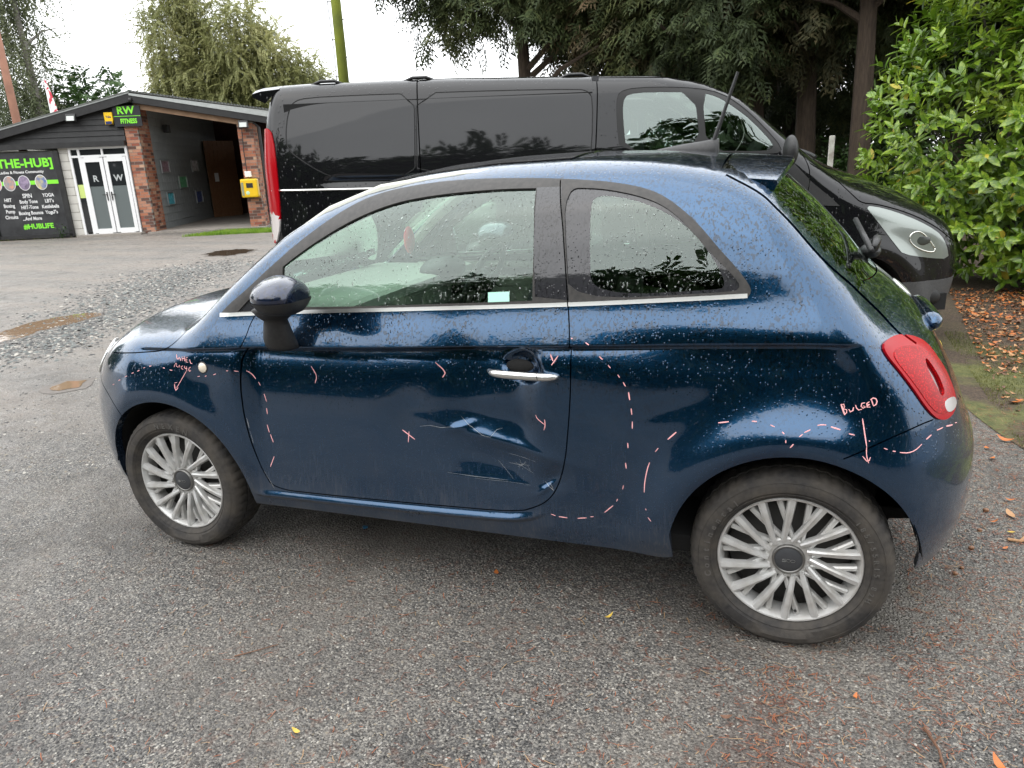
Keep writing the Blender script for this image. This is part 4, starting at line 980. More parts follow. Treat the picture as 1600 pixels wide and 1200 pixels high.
fix(b.build('scratches',SCR,kind='stuff',label='fine pale scratches round the door dents'),car)
# ---------------------------------------------------------------- cabin
CAB=noisy('dark_cabin_cloth',(.030,.031,.034),(.055,.055,.058),120,.85); IVORY=simple('pale_cabin_plastic',(.50,.50,.44),.55); DASH=simple('dashboard_pale_grey',(.42,.46,.40),.5)
b=MB(); b.box((1.28,0,.905),(.34,1.26,.16),bev=.04); b.box((1.05,0,.955),(.32,1.20,.05),bev=.02); fix(b.build('dashboard',DASH),car)
b=MB(); b.smooth=True; b.ell((1.40,.34,.985),(.10,.16,.06)); fix(b.build('instrument_binnacle',BLACKP),car)
b=MB(); b.smooth=True
tl=math.radians(28); cw=Vector((1.60,.345,.93))
ring=[cw+Vector((math.sin(tl)*.0+ -math.sin(tl)*.185*math.sin(a)*-1,.185*math.cos(a),.185*math.sin(a)*math.cos(tl))) for a in np.linspace(0,2*math.pi,37)]
b.tube(ring,.0145,8); b.ell(cw,(.035,.07,.06)); 
for a in (0.1,math.pi-.1,-math.pi/2): b.tube([cw,cw+Vector((math.sin(tl)*.185*math.sin(a),.185*math.cos(a),.185*math.sin(a)*math.cos(tl)))],.012,6)
b.tube([cw,cw+Vector((-.22,0,-.06))],.035,8); fix(b.build('steering_wheel',BLACKP),car)
def seat(x,y):
    b=MB(); b.smooth=True; b.box((x-.04,y,.55),(.50,.48,.15),bev=.05)
    R_=Matrix.Rotation(rad(16),3,'Y'); b.box((x+.28,y,.84),(.12,.46,.54),rot=R_,bev=.05)
    b.ell((x+.385,y,1.17),(.055,.125,.095)); b.tube([(x+.345,y-.05,1.04),(x+.375,y-.05,1.14)],.008,6); b.tube([(x+.345,y+.05,1.04),(x+.375,y+.05,1.14)],.008,6)
    o=b.build('front_seat',CAB); fix(o,car)
seat(1.85,-.34); seat(1.85,.34)
b=MB(); b.smooth=True; b.box((2.62,0,.60),(.42,1.10,.14),bev=.05); b.box((2.86,0,.84),(.12,1.10,.46),rot=Matrix.Rotation(rad(20),3,'Y'),bev=.05)
for y in (-.3,.3): b.ell((2.93,y,1.10),(.04,.12,.07))
fix(b.build('rear_bench',CAB),car)
b=MB(); b.box((1.62,.02,.60),(.6,.2,.10),bev=.03); b.tube([(1.5,0,.62),(1.52,0,.80)],.016,8); b.ell((1.52,0,.82),(.03,.03,.035)); fix(b.build('centre_console',DASH),car)
for sg in (-1,1):
    b=MB(); b.box((1.74,sg*.690,.64),(1.12,.03,.52),bev=.01); b.box((1.70,sg*.715,.955),(1.1,.03,.035),bev=.01); fix(b.build('door_card',IVORY if sg>0 else CAB),car)
    b=MB(); 
    pts_=[(1.10,.665,1.10),(1.25,.625,1.225),(1.42,.575,1.33),(1.60,.525,1.395),(1.9,.50,1.43),(2.3,.50,1.435)]
    b.tube([(x,sg*(y+.0),z-.012) for x,y,z in pts_],.026,8); b.tube([(2.28,sg*.53,1.42),(2.30,sg*.70,1.05)],.03,8); fix(b.build('pillar_lining',IVORY),car)
GL=grid(1.56,2.74,-.47,.47,.06); 
X=SH.top(GL[:,0],GL[:,1]); P2,T2=cdt(np.array([(1.56,-.48),(2.74,-.48),(2.74,.48),(1.56,.48)]),[],[],GL,.01); X=SH.top(P2[:,0],P2[:,1])-[0,0,.03]
fix(link('roof_lining',new_mesh('roof_lining',X,T2,IVORY)),car)
b=MB(); b.box((1.42,0,1.30),(.02,.18,.06),rot=Matrix.Rotation(rad(-12),3,'Y'),bev=.01); b.tube([(1.42,0,1.32),(1.45,0,1.39)],.007,6); fix(b.build('rear_view_mirror',BLACKP),car)
# hanging red air freshener and the small window sticker
fr=thing('air_freshener','small red air freshener hanging behind the windscreen of the blue hatchback','air freshener',(1.41,0,1.27))
b=MB(); b.smooth=True; b.ell((0,0,-.11),(.022,.030,.058)); b.build('scented_tag',simple('red_card',(.85,.02,.04),.5),fr)
b=MB(); b.tube([(0,0,.02),(0,0,-.065)],.0012,5); b.build('cord',simple('cord',(.2,.2,.2),.8),fr)
st=np.array(OUT['sticker']); X,N=SH.side(st,-.0042)
o=link('window_sticker',new_mesh('window_sticker',np.vstack([X,X+N*.0003]),[(4,5,6,7),(3,2,1,0)],simple('sticker_mint',(.45,.80,.66),.5))); fix(o,car)
# ---------------------------------------------------------------- the black panel van behind
VPX=NT('wet_black_van_paint'); v=VPX.coord('Object'); vs=VPX.coord('Object',(75,75,30)); d=VPX.voro(1,vs); cc_=VPX.voro(1,vs,out='Color')
hh=VPX.math('MULTIPLY',VPX.rng(d,.30,.12),VPX.rng(VPX.sepz(cc_,0),.70,.76))
VPX.set(base=(.006,.006,.007),metal=.0,rough=.3,spec=0.,coat=1.,coatr=.02,coatior=1.5,coatn=VPX.bump(hh,.003,.8)); VP=VPX.m
PRIV=NT('privacy_glass').set(base=(.008,.008,.009),rough=.03,spec=.5,ior=1.52).m
VGL=window_glass('van_cab_glass',(.60,.70,.66),drops=False,refl=3.2)
def grow(P,d):
    P=np.asarray(P,float); T=np.roll(P,-1,0)-np.roll(P,1,0); T/=np.linalg.norm(T,axis=1,keepdims=True); N_=np.stack([T[:,1],-T[:,0]],1); A_=.5*np.sum(P[:,0]*np.roll(P[:,1],-1)-np.roll(P[:,0],-1)*P[:,1])
    return P+N_*d*(1 if A_>0 else -1)
SEALM=simple('black_window_seal',(.012,.012,.012),.6)
van=thing('panel_van','black panel van with tinted side windows parked behind the blue hatchback','van',(-.62,2.12,0),.40)
SV=Shell(FV,(.6,.95),(4.1,.75),1.16,-.145,None)
YV=.70; SS=np.linspace(0,3,120)
e_,_=SV.strip(np.stack([SS*1.3,0*SS-YV],1)); jV=e_[:,[0,2]]
AW1=(.98,.33,.40); AW2=(3.98,.33,.40)
botV=np.vstack([[(jV[-1][0]-.03,jV[-1][1]-.003)],arch(AW2,.30)[1:-1],[(3.3,.30)],[(1.6,.30)],arch(AW1,.30)[1:-1],[(jV[0][0]+.03,jV[0][1]-.003)]])
# the arches run from front to rear here
outerV=np.vstack([jV,botV])
rndp=lambda P,st=.02,it=2: smooth_line(P,st,closed=True,it=it)
wr=rndp([(.155,1.60),(.155,1.70),(.18,1.82),(.215,1.885),(.30,1.905),(.65,1.908),(.988,1.905),(.972,1.60),(.958,1.40),(.60,1.40),(.42,1.42),(.28,1.50)],.02,1)
wsl=rndp([(1.008,1.905),(1.5,1.902),(2.06,1.89),(2.12,1.875),(2.145,1.83),(2.13,1.55),(2.10,1.44),(1.9,1.40),(.980,1.40),(.992,1.60)],.02,1)
wd1=rndp([(2.36,1.50),(2.345,1.70),(2.35,1.81),(2.38,1.85),(2.50,1.86),(2.825,1.848),(2.855,1.50),(2.60,1.485)],.02,1)
wd2=rndp([(2.875,1.842),(2.98,1.815),(3.08,1.75),(3.20,1.66),(3.33,1.53),(3.36,1.475),(3.30,1.455),(2.90,1.475)],.02,1)
wdo=rndp([(2.315,1.48),(2.30,1.70),(2.305,1.84),(2.36,1.885),(2.55,1.893),(2.85,1.875),(3.02,1.835),(3.15,1.745),(3.30,1.61),(3.42,1.47),(3.38,1.43),(2.9,1.45)],.02,1)
hl=rndp([(4.00,1.07),(4.14,1.045),(4.34,.975),(4.49,.905),(4.60,.835),(4.66,.75),(4.69,.665),(4.51,.685),(4.30,.725),(4.25,.78),(4.14,.91),(4.06,1.0)],.015,1)
tl_=rndp([(-.03,1.72),(.055,1.74),(.075,1.60),(.070,1.30),(.055,1.12),(.0,.98),(-.06,1.05)],.02,1)
tlo=rndp([(-.06,1.10),(.0,.99),(.05,1.10),(.055,1.20),(-.06,1.20)],.02,1)
finp=np.array([(3.47,1.39),(3.62,1.24),(3.76,1.13),(3.82,1.075),(3.70,1.085),(3.50,1.13),(3.44,1.24)])
sealr=grow(wr,.008); seals=grow(wsl,.008)
g1=np.array([(1.0,z) for z in np.linspace(2.1,.3,30)])+np.stack([.02*(np.linspace(2.1,.3,30)-1.4),np.zeros(30)],1)
g2=smooth_line([(2.19,2.1),(2.185,1.9),(2.165,1.6),(2.14,1.35),(2.12,.9),(2.10,.3)],.03)
g3=smooth_line([(2.0+.2,1.965),(2.5,1.955),(2.8,1.945),(2.98,1.905),(3.2,1.79),(3.40,1.63),(3.55,1.47),(3.62,1.30),(3.55,1.0),(3.42,.8),(3.38,.5),(3.38,.36)],.03)
g4=smooth_line([(3.62,1.36),(3.80,1.26),(3.92,1.14),(3.98,1.085),(4.1,1.075),(4.35,1.0),(4.55,.90),(4.70,.80),(4.9,.72)],.02)
rail=smooth_line([(0.,1.985),(1.0,1.985),(2.2,1.975)],.03)
swage=[]
GV=grid(-.15,4.98,.3,2.1,.03); GVn=grid(3.9,4.98,.3,1.2,.016); GV=np.vstack([GV[~((GV[:,0]>3.9)&(GV[:,1]<1.2))],GVn])
fg=rndp([(4.50,.40),(4.58,.46),(4.66,.44),(4.66,.38),(4.58,.36)],.015,1)
VA=Sheet(SV.side,outerV,[g1,g2,g3,g4],[wr,wsl,wd1,wd2,wdo,hl,tl_,finp,sealr,seals],GV,gap=.008,clear=.004)
VA.mark_joined(jV); c=VA.c; IP=lambda poly:in_poly(c,poly)
sd=(np.interp(c[:,1],g1[::-1,1],g1[::-1,0])<c[:,0]); fd=np.interp(c[:,1],g2[::-1,1],g2[::-1,0])<c[:,0]
doorV=IP(np.vstack([g3,g2[::-1]]))&fd
bon=IP(np.vstack([g4,[(5.2,2.)],[(3.5,2.)],[(3.55,1.5)]]))&(c[:,0]>3.6)
ylim=lambda L:np.stack([L*1.3,0],0)
GVB=grid(0,3.9,-.69,.69,.04)
s2=np.linspace(0,3,1200); pV,_=SV.strip(np.stack([s2*1.3,0*s2],1))
vs_x=lambda x: float(np.interp(x,pV[(s2>.6)&(s2<2.8),0],s2[(s2>.6)&(s2<2.8)]))
def vline(f,n=40): y=np.linspace(-.71,.71,n); return np.stack([np.array([vs_x(f(q))*1.3 for q in y]),y],1)
LW0=vline(lambda y:2.86+.0*y-.10*(abs(y)/.7)**2*-1*.6); LW1=vline(lambda y:3.93-.22*(abs(y)/.7)**2)
LG0=np.array([[np.interp(-z,-pV[s2>2.2,2],s2[s2>2.2])*1.3,y] for y in np.linspace(-.71,.71,30) for z in [.93]]); LG1=LG0.copy(); LG1[:,0]=np.interp(-.62,-pV[s2>2.2,2],s2[s2>2.2])*1.3
VB=Sheet(SV.strip,np.vstack([np.stack([SS*1.3,0*SS-YV],1),np.stack([SS*1.3,0*SS+YV],1)[::-1]]),[LW0,LW1,LG0,LG1],[],GVB,gap=.006,clear=.004)
for q in(-1,1): VB.mark_joined(np.stack([SS*1.3,0*SS+q*YV],1))
sx=VB.c[:,0]; sy=VB.c[:,1]; fv=lambda L:np.interp(sy,L[:,1],L[:,0])
Bv={'roof':sx<fv(LW0),'windscreen':(sx>fv(LW0))&(sx<fv(LW1)),'bonnet':(sx>fv(LW1))&(sx<fv(LG0)),'grille':(sx>fv(LG0))&(sx<fv(LG1)),'bumper':sx>fv(LG1)}
wsV=IP([(2.92,1.93),(3.25,1.80),(3.55,1.58),(3.72,1.43),(3.78,1.38),(4.1,1.5),(3.2,2.2),(2.86,2.0)])
lower=(c[:,1]<.52)&(c[:,0]>4.1)
VPARTS=[('headlamp',IP(hl),NT('van_headlamp_lens').set(base=(.25,.28,.26),rough=.14,metal=.5,coat=1.,coatr=.02).m,.004),('tail_lamp',IP(tl_)&~IP(tlo),LENS_OUT,.012),('tail_lamp_foot',IP(tl_),NT('white_lens').set(base=(.6,.55,.53),rough=.1,coat=1.).m,.012),
 ('rear_side_window',IP(wr),PRIV,.001),('sliding_door_window',IP(wsl),PRIV,.001),('cab_window',IP(wd1),VGL,-.004),('cab_quarter_window',IP(wd2),VGL,-.004),
 ('window_seal',IP(wdo)|IP(sealr)|IP(seals),SEALM,-.003),('corner_panel',IP(finp),BLACKP,.004),('windscreen',wsV,VGL,-.003),('bumper_trim',lower,noisy('grey_bumper_plastic',(.045,.046,.048),(.07,.07,.07),80,.6),.004),
 ('cab_door',doorV,VP,0),('bonnet',bon,VP,0),('sliding_door',sd&~fd,VP,0),('front_wing',fd,VP,0),('rear_quarter_panel',~sd,VP,0)]
vo={}
for side in (0,1):
    VA.reset()
    for name,mk,mat,off in VPARTS:
        pm=PanelMesh(); VA.take(mk,pm,off,.012,mirror=bool(side))
        if name=='windscreen' and side==0: VB.take(Bv['windscreen'],pm,off,.012)
        if name=='bonnet' and side==0: VB.take(Bv['bonnet'],pm,off,.012)
        if name=='rear_quarter_panel' and side==0: pass
        if pm.f:
            o=pm.build(name,mat,None); o.parent=van; vo.setdefault(name,[]).append(o)
for n_,m_ in (('roof',VP),('grille',BLACKP),('front_bumper',VP)):
    pm=PanelMesh(); VB.take(Bv['bumper' if n_=='front_bumper' else n_],pm,0,.012); o=pm.build(n_,m_,None); o.parent=van
for i in (0,1):
    for a,b_ in (('rear_side_window','rear_quarter_panel'),('sliding_door_window','sliding_door'),('cab_window','cab_door'),('cab_quarter_window','cab_door'),('tail_lamp_foot','tail_lamp')):
        vo[a][i].parent=vo[b_][i]
def vside(x,z,off=0.): p,n_=SV.side([(x,z)],off); return Vector(p[0]),Vector(n_[0])
for sg in (-1,1):
    # bright strip along the flank, lamp reflector, mirror, wheels
    b=MB(); P=[vside(x,1.312-.045*max(0,(x-.1))**.9*.55,.008)[0] for x in np.linspace(.02,2.9,40)]
    b.tube([(q.x,q.y*-sg*-1 if sg<0 else -q.y,q.z) for q in P],.014,6,flat=.7); o=b.build('bright_side_strip',CHROME,van)
    b=MB(); P=[vside(x,1.345-.045*max(0,(x-.1))**.9*.55,.006)[0] for x in np.linspace(.02,2.9,40)]
    b.tube([(q.x,q.y if sg<0 else -q.y,q.z) for q in P],.006,5); b.build('side_strip_edge',CHROME,van)
    b=MB(); b.smooth=True; b.ell((3.42,sg*1.05,1.45),(.045,.07,.10)); b.tube([(3.44,sg*.90,1.40),(3.43,sg*1.02,1.42)],.03,8); b.build('door_mirror',BLACKP,van)
    b=MB(); b.smooth=True
    q,n_=vside(4.42,.80,.002); b.tube([(lambda r_:(r_.x,sg*abs(r_.y),r_.z))(vside(4.45+.10*math.cos(a_)*(1-.3*math.sin(a_)),.80+.055*math.sin(a_)-.05*math.cos(a_),.005)[0]) for a_ in np.linspace(0,6.28,26)],.005,6); b.build('lamp_projector',NT('lamp_chrome_inner').set(base=(.75,.75,.70),metal=.9,rough=.15).m if sg<0 else bpy.data.materials['lamp_chrome_inner'],vo['headlamp'][0 if sg<0 else 1])
    b=MB(); b.smooth=True; q,n_=vside(4.44,.81,.0); b.ell((q.x,sg*(abs(q.y)+.001),q.z),(.07,.008,.035),18,8); b.build('lamp_bowl',simple('smoked_lamp_bowl',(.05,.055,.05),.15),vo['headlamp'][0 if sg<0 else 1])
    b=MB(); q,n_=vside(4.60,.40,.0); b.smooth=True; b.ell((q.x,sg*abs(q.y),q.z),(.05,.02,.05),16,8); b.build('fog_lamp_recess',SEALM,van)
    for wx_ in (.98,3.98):
        b=MB(); b.smooth=True; b.lathe([(.19,sg*.90),(.21,sg*.92),(.29,sg*.93),(.325,sg*.90),(.33,sg*.75),(.30,sg*.70)],48,c=(wx_,0,.33)); o=b.build('wheel',TYRE,van)
        b=MB(); b.lathe([(.0,sg*.91),(.08,sg*.91),(.10,sg*.885),(.19,sg*.90)],32,c=(wx_,0,.33)); b.build('rim',RIM,o)
    b=MB(); n=26; 
    for (ax,az,ar) in (AW1,AW2):
        a=np.linspace(0,math.pi,n); k0=len(b.v); b.add([(ax+(ar+.01)*math.cos(t),sg*y,az+(ar+.01)*math.sin(t)) for y in(.95,.6) for t in a],[(i,i+1,n+i+1,n+i) for i in range(n-1)])
    b.build('arch_liner',LINER,van,kind='stuff')
b=MB(); b.box((2.45,0,.36),(4.5,1.8,.12)); b.box((1.15,0,1.15),(2.0,1.74,1.45)); b.build('load_floor',LINER,van)
# roof spoiler and bar mounts
def vtop(x,y): return Vector(SV.top([x],[y],1.2)[0])
b=MB(); v=[];m=5; ys=np.linspace(-.80,.80,17)
for y in ys:
    z=vtop(.10,max(-.74,min(.74,y))).z-(.02 if abs(y)>.75 else 0); v+=[(.12,y,z+.004),(.0,y,z-.006),(-.055,y,z-.020),(-.05,y,z-.045),(.02,y,z-.08)]
f=[(j*m+i,j*m+(i+1)%m,(j+1)*m+(i+1)%m,(j+1)*m+i) for j in range(len(ys)-1) for i in range(m)]+[tuple(range(m)),tuple((len(ys)-1)*m+k for k in range(m))]
b.add(v,f); b.build('roof_spoiler',VP,van)
for x in (.42,1.02,2.05):
    for sg in (-1,1):
        q=vtop(x,.76*sg if False else .74*sg); b=MB(); b.smooth=True; b.tube([(x-.11,q.y,q.z-.012),(x-.04,q.y,q.z+.012),(x+.05,q.y,q.z+.012),(x+.12,q.y,q.z-.012)],[.012,.018,.018,.010],8,flat=.6); b.build('roof_bar_mount',BLACKP,van)
b=MB(); b.tube([(.5,-.70,2.06),(3.0,-.66,2.02)],.006,5)
# cab: seats, dash, wheel
b=MB(); b.box((3.55,0,1.16),(.45,1.6,.22),bev=.06); b.build('dashboard',DASH,van)
for y in (-.5,.5):
    b=MB(); b.smooth=True; b.box((2.75,y,.95),(.5,.48,.18),bev=.05); b.box((2.50,y,1.30),(.14,.48,.62),rot=Matrix.Rotation(rad(-10),3,'Y'),bev=.05); b.ell((2.43,y,1.70),(.05,.13,.10)); b.build('cab_seat',CAB,van)
b=MB(); b.tube([(3.15+.08*math.sin(a),.45+.19*math.cos(a),1.30+.17*math.sin(a)) for a in np.linspace(0,2*math.pi,30)],.014,6); b.build('steering_wheel',BLACKP,van)
b=MB(); b.box((2.18,0,1.25),(.04,1.64,1.45)); b.build('bulkhead',CAB,van)
b=MB()
for (x0,z0,x1,z1) in ((3.75,1.47,3.35,1.62),(3.80,1.44,3.50,1.45)): pass
for y0,y1 in ((-.60,-.05),(.0,.55)):
    L=[vtop(3.90-.14*(abs(q)/.7)**2-.25*t,q)+Vector((0,0,.02)) for q,t in zip(np.linspace(y0,y1,8),np.linspace(0,.35,8))]; b.tube(L,.010,6)
b.build('windscreen_wiper',BLACKP,van,kind='stuff')
# ---------------------------------------------------------------- the gym building with its open porch (local: x along the front, y into the building)
AZB=rad(26); BO=(-13.07,12.94,0)
hut=thing('gym_building','low gable-roofed building with black boarding, brick piers and an open porch','building',BO,AZB)
def wp(x,y,z=0): return (BO[0]+x*math.cos(AZB)-y*math.sin(AZB),BO[1]+x*math.sin(AZB)+y*math.cos(AZB),z)
BLKW=noisy('black_stained_boards',(.010,.010,.011),(.022,.022,.022),6,.55,bump=.002,bscale=60)
MORT=noisy('grey_mortar',(.30,.27,.23),(.22,.20,.18),40,.9)
BR=[noisy('brick_'+n_,a,b_,30,.85,bump=.003,bscale=90) for n_,a,b_ in (('orange',(.42,.17,.095),(.34,.13,.075)),('pink',(.46,.23,.15),(.38,.18,.115)),('red',(.30,.095,.06),(.24,.08,.05)),('brown',(.15,.075,.055),(.10,.055,.045)),('pale',(.52,.33,.22),(.42,.25,.17)))]
GREYB=noisy('grey_painted_block',(.23,.25,.255),(.29,.31,.315),3,.75,bump=.002,bscale=120)
WHTB=noisy('white_painted_block',(.66,.64,.59),(.56,.54,.49),4,.8,bump=.002,bscale=90)
CONC=noisy('pale_concrete',(.30,.27,.235),(.22,.20,.18),5,.9,bump=.003)
UPVC=simple('white_window_frame',(.78,.78,.78),.3); DGL=NT('dark_door_glass').set(base=(.02,.022,.024),rough=.03,spec=.7).m
DGF=NT('frosted_door_glass').set(base=(.13,.15,.15),rough=.25).m
WOOD=noisy('brown_timber',(.16,.075,.035),(.24,.12,.06),4,.6,vscale=(18,18,1.5)); BEAM=noisy('bare_timber',(.22,.135,.08),(.30,.19,.12),5,.8)
GREEN=simple('lime_green_print',(.22,.75,.04),.5); WHITEP=simple('white_print',(.75,.75,.75),.5)
YEL=simple('yellow_box',(.80,.50,.01),.4); DKBL=simple('dark_blue_print',(.02,.03,.12),.4)
def brick_pier(name,x0,x1,y0,y1,ztop,faces,lab=None):
    """pier of real bricks round a mortar core; faces 'f' front, 'r' right, 'l' left"""
    b=MB(); b.box(((x0+x1)/2,(y0+y1)/2,ztop/2),(x1-x0-.014,y1-y0-.014,ztop)); core=b.build(name,MORT,hut)
    rs=random.Random(len(name)+int(x0*10)); cache={}
    def brick(cx,cy,cz,dx,dy):
        k=(round(dx,2),round(dy,2),rs.choices(range(5),[5,5,3,3.4,1.6])[0])
        if k not in cache:
            q=MB(); q.box((0,0,0),(k[0],k[1],.0655)); cache[k]=q.mesh('brick',BR[k[2]])
        o=link('brick',cache[k],core); j=rs.uniform(-.002,.002); o.location=(cx+j,cy+j,cz)
    n=int(ztop/.0775)
    for r in range(n):
        z=.04+r*.0775; W=x1-x0; D=y1-y0; L=.215; H=.1025
        # front course
        x=x0; first=(L if r%2==0 else H); i=0
        while x<x1-.03:
            w=min(first if i==0 else (L if r%2 else H) if i==1 and W<.5 and False else L,x1-x)
            if w>.045: brick(x+w/2-.0,y0+.051,z,w-.010,.1025)
            x+=w+.0; i+=1
        for face,xx in (('r',x1-.051),('l',x0+.051)):
            if face not in faces: continue
            y=y0+.1025+.0; i=0
            while y<y1-.03:
                w=min((H if r%2==0 else L) if i==0 else L,y1-y)
                if w>.045: brick(xx,y+w/2,z,.1025,w-.010)
                y+=w; i+=1
    return core
brick_pier('left_pier',-.34,0,0,.86,3.25,'r'); brick_pier('right_pier',2.50,2.89,0,.62,2.74,'r')
# painted block walls
def block_wall(name,x0,y0,x1,y1,zt0,zt1,mat,thick=.1,normal=(1,0)):
    L=math.hypot(x1-x0,y1-y0); dx,dy=(x1-x0)/L,(y1-y0)/L; nx,ny=normal
    b=MB(); zz=max(zt0,zt1); ang=math.atan2(dy,dx); R_=Matrix.Rotation(ang,3,'Z')
    poly=[(0,-.1),(L,-.1),(L,zt1-.01),(0,zt0-.01)]
    q=MB(); q.prism(poly,-.05,.05); q.v=[tuple(R_@Vector(v)+Vector((x0-nx*.055,y0-ny*.055,0))) for v in q.v]; core=q.build(name,MORT if mat is WHTB else GREYB,hut)
    cache={}; r=0; z=.0
    while z<zz-.02:
        h=.215; x=-(.22 if r%2 else 0)
        while x<L-.01:
            a=max(x,0); e=min(x+.44,L); 
            zt=zt0+(zt1-zt0)*((a+e)/2/L); hh=min(h,zt-z)
            if e-a>.03 and hh>.03:
                k=(round(e-a,2),round(hh,2))
                if k not in cache: m_=MB(); m_.box((0,0,0),(k[0]-.008,.024,k[1]-.008)); cache[k]=m_.mesh('block',mat)
                o=link('block',cache[k],core); o.location=(x0+dx*(a+e)/2+nx*.0,y0+dy*(a+e)/2,z+hh/2); o.rotation_euler=(0,0,ang)
            x+=.44
        z+=h; r+=1
    return core
block_wall('porch_side_wall',-.03,.87,-.03,5.9,3.2,3.2,GREYB)
block_wall('white_wall',-2.09,.02,-1.80,.02,2.3,2.3,WHTB,normal=(0,-1))
b=MB(); b.box((-2.9,.14,1.12),(1.66,.10,2.24)); b.build('left_wall',WHTB,hut)
# porch back: dark wall and doorway, floor slab
zroof0=lambda x:3.53-(.236*-x if x<0 else .19*x)
b=MB(); b.box((1.5,7.6,1.62),(3.2,.1,3.4)); b.box((2.95,4.4,1.3),(.12,6.5,2.6)); b.build('porch_back_wall',noisy('dark_red_boards',(.06,.025,.018),(.09,.04,.03),5,.7),hut)
b=MB(); b.box((1.40,3.6,.012),(3.1,7.6,.06)); b.build('porch_floor',CONC,hut)
b=MB(); b.box((-1.1,-.16,.02),(1.65,.34,.07),bev=.01); b.build('doorstep',CONC,hut)
q=MB(); q.prism([(-.1,3.40),(0,3.44),(3.5,zroof0(3.5)-.06),(3.5,zroof0(3.5)-.03),(0,3.47),(-.1,3.43)],-.1,7.7); q.build('porch_ceiling',BEAM,hut)
q=MB(); q.box((-.08,4,1.6),(.05,7.4,3.4)); q.build('inner_wall',GREYB,hut)
# ledged timber door standing open
dr=bpy.data.objects.new('timber_door',None); COL.objects.link(dr); dr.parent=hut; dr.location=(.08,5.45,0); dr.rotation_euler=(0,0,math.atan2(1.0,.72))
for i in range(7):
    q=MB(); q.box((.0+.085+i*.176,0,1.28),(.170,.03,2.5),bev=.006); q.build('plank',WOOD,dr)
q=MB()
for z in (.25,1.28,2.30): q.box((.61,-.028,z),(1.2,.03,.12))
for z in (.75,1.8): q.box((.61,-.030,z),(1.25,.024,.10),rot=Matrix.Rotation(-.62,3,'Y'))
q.build('brace',WOOD,dr,kind='stuff')
q=MB(); q.box((.30,-.05,1.35),(.16,.006,.28)); q.build('door_notice',WHITEP,dr)
# boarded gable, beam, fascias
def zroof(x): return 3.53-(.236*-x if x<0 else .19*x)
for i in range(10):
    z0=2.40+i*.135; z1=z0+.145
    xl=-(3.53-.10-z1)/.236; xl=max(xl,-4.6); xr=-.345
    if xl<xr-.05:
        q=MB(); zz0=z0; xl0=max(-(3.53-.10-z0)/.236,-4.6)
        q.add([(xl0,-.035,z0),(xr,-.035,z0),(xr,-.008,z1),(xl,-.008,z1),(xl0,.02,z0),(xr,.02,z0),(xr,.02,z1),(xl,.02,z1)],[(0,1,2,3),(5,4,7,6),(4,5,1,0),(1,5,6,2),(3,2,6,7),(4,0,3,7)]); q.build('board',BLKW,hut)
b=MB(); b.box((-2.5,-.07,2.335),(4.3,.18,.13)); b.build('beam',BLKW,hut)
def slope_bar(name,x0,x1,dz0,dz1,y0,y1,mat,taper=None):
    q=MB(); za0,za1=zroof(x0)+dz0,zroof(x1)+dz0; zb0,zb1=zroof(x0)+dz1,zroof(x1)+dz1
    if taper: zb1=za1+taper
    q.prism([(x0,za0),(x1,za1),(x1,zb1),(x0,zb0)],y0,y1); return q.build(name,mat,hut)
slope_bar('fascia',-4.7,0,-.20,-.01,-.20,-.16,BLKW); slope_bar('fascia',0,3.45,-.22,-.06,-.20,-.16,BLKW)
TRIMC=noisy('pale_grey_roof_trim',(.42,.44,.43),(.34,.36,.35),9,.5)
slope_bar('roof_trim',-4.7,0,-.005,.022,-.21,-.15,TRIMC)
q=MB(); q.prism([(0,3.475),(3.6,zroof(3.6)-.055),(3.6,zroof(3.6)+.10),(0,3.53)],-.215,-.15); q.build('roof_trim',TRIMC,hut)
slope_bar('porch_beam',.02,2.62,-.36,-.225,-.05,.06,BEAM)
slope_bar('porch_header',-.02,3.0,-.225,-.04,-.12,-.02,BLKW)
# corrugated roof sheets, both slopes
for sgn,L in ((-1,4.8),(1,3.7)):
    v=[];f=[];ny=2; xs=np.linspace(0,L,3); 
    yy=np.arange(-.24,8.2,.019); rib=.012*np.sign(np.sin(yy*2*math.pi/.15))
    for i,x in enumerate(xs):
        for y,r in zip(yy,rib):
            v.append((sgn*x,y,zroof(sgn*x)+.04+r+(x/L*.09 if sgn>0 else 0)))
    n=len(yy)
    for i in range(2):
        for k in range(n-1): f.append((i*n+k,i*n+k+1,(i+1)*n+k+1,(i+1)*n+k))
    me=new_mesh('roof_sheet',v,f,simple('weathered_roof_sheet',(.30,.32,.31),.55)); link('roof_sheet',me,hut)
# the sheet ends seen along the verge of the right slope
q=MB()
for i in range(46):
    x=.06+i*.078; q.box((x,-.19,zroof(x)+.055+x*.025),(.045,.10,.028))
q.build('sheet_ends',simple('dark_sheet_end',(.05,.055,.055),.6),hut,kind='stuff')
b=MB(); b.box((-4.9,4,1.3),(.1,8,2.6)); b.box((-2.4,8.1,1.5),(5,.1,3.0)); b.build('rear_wall',WHTB,hut)
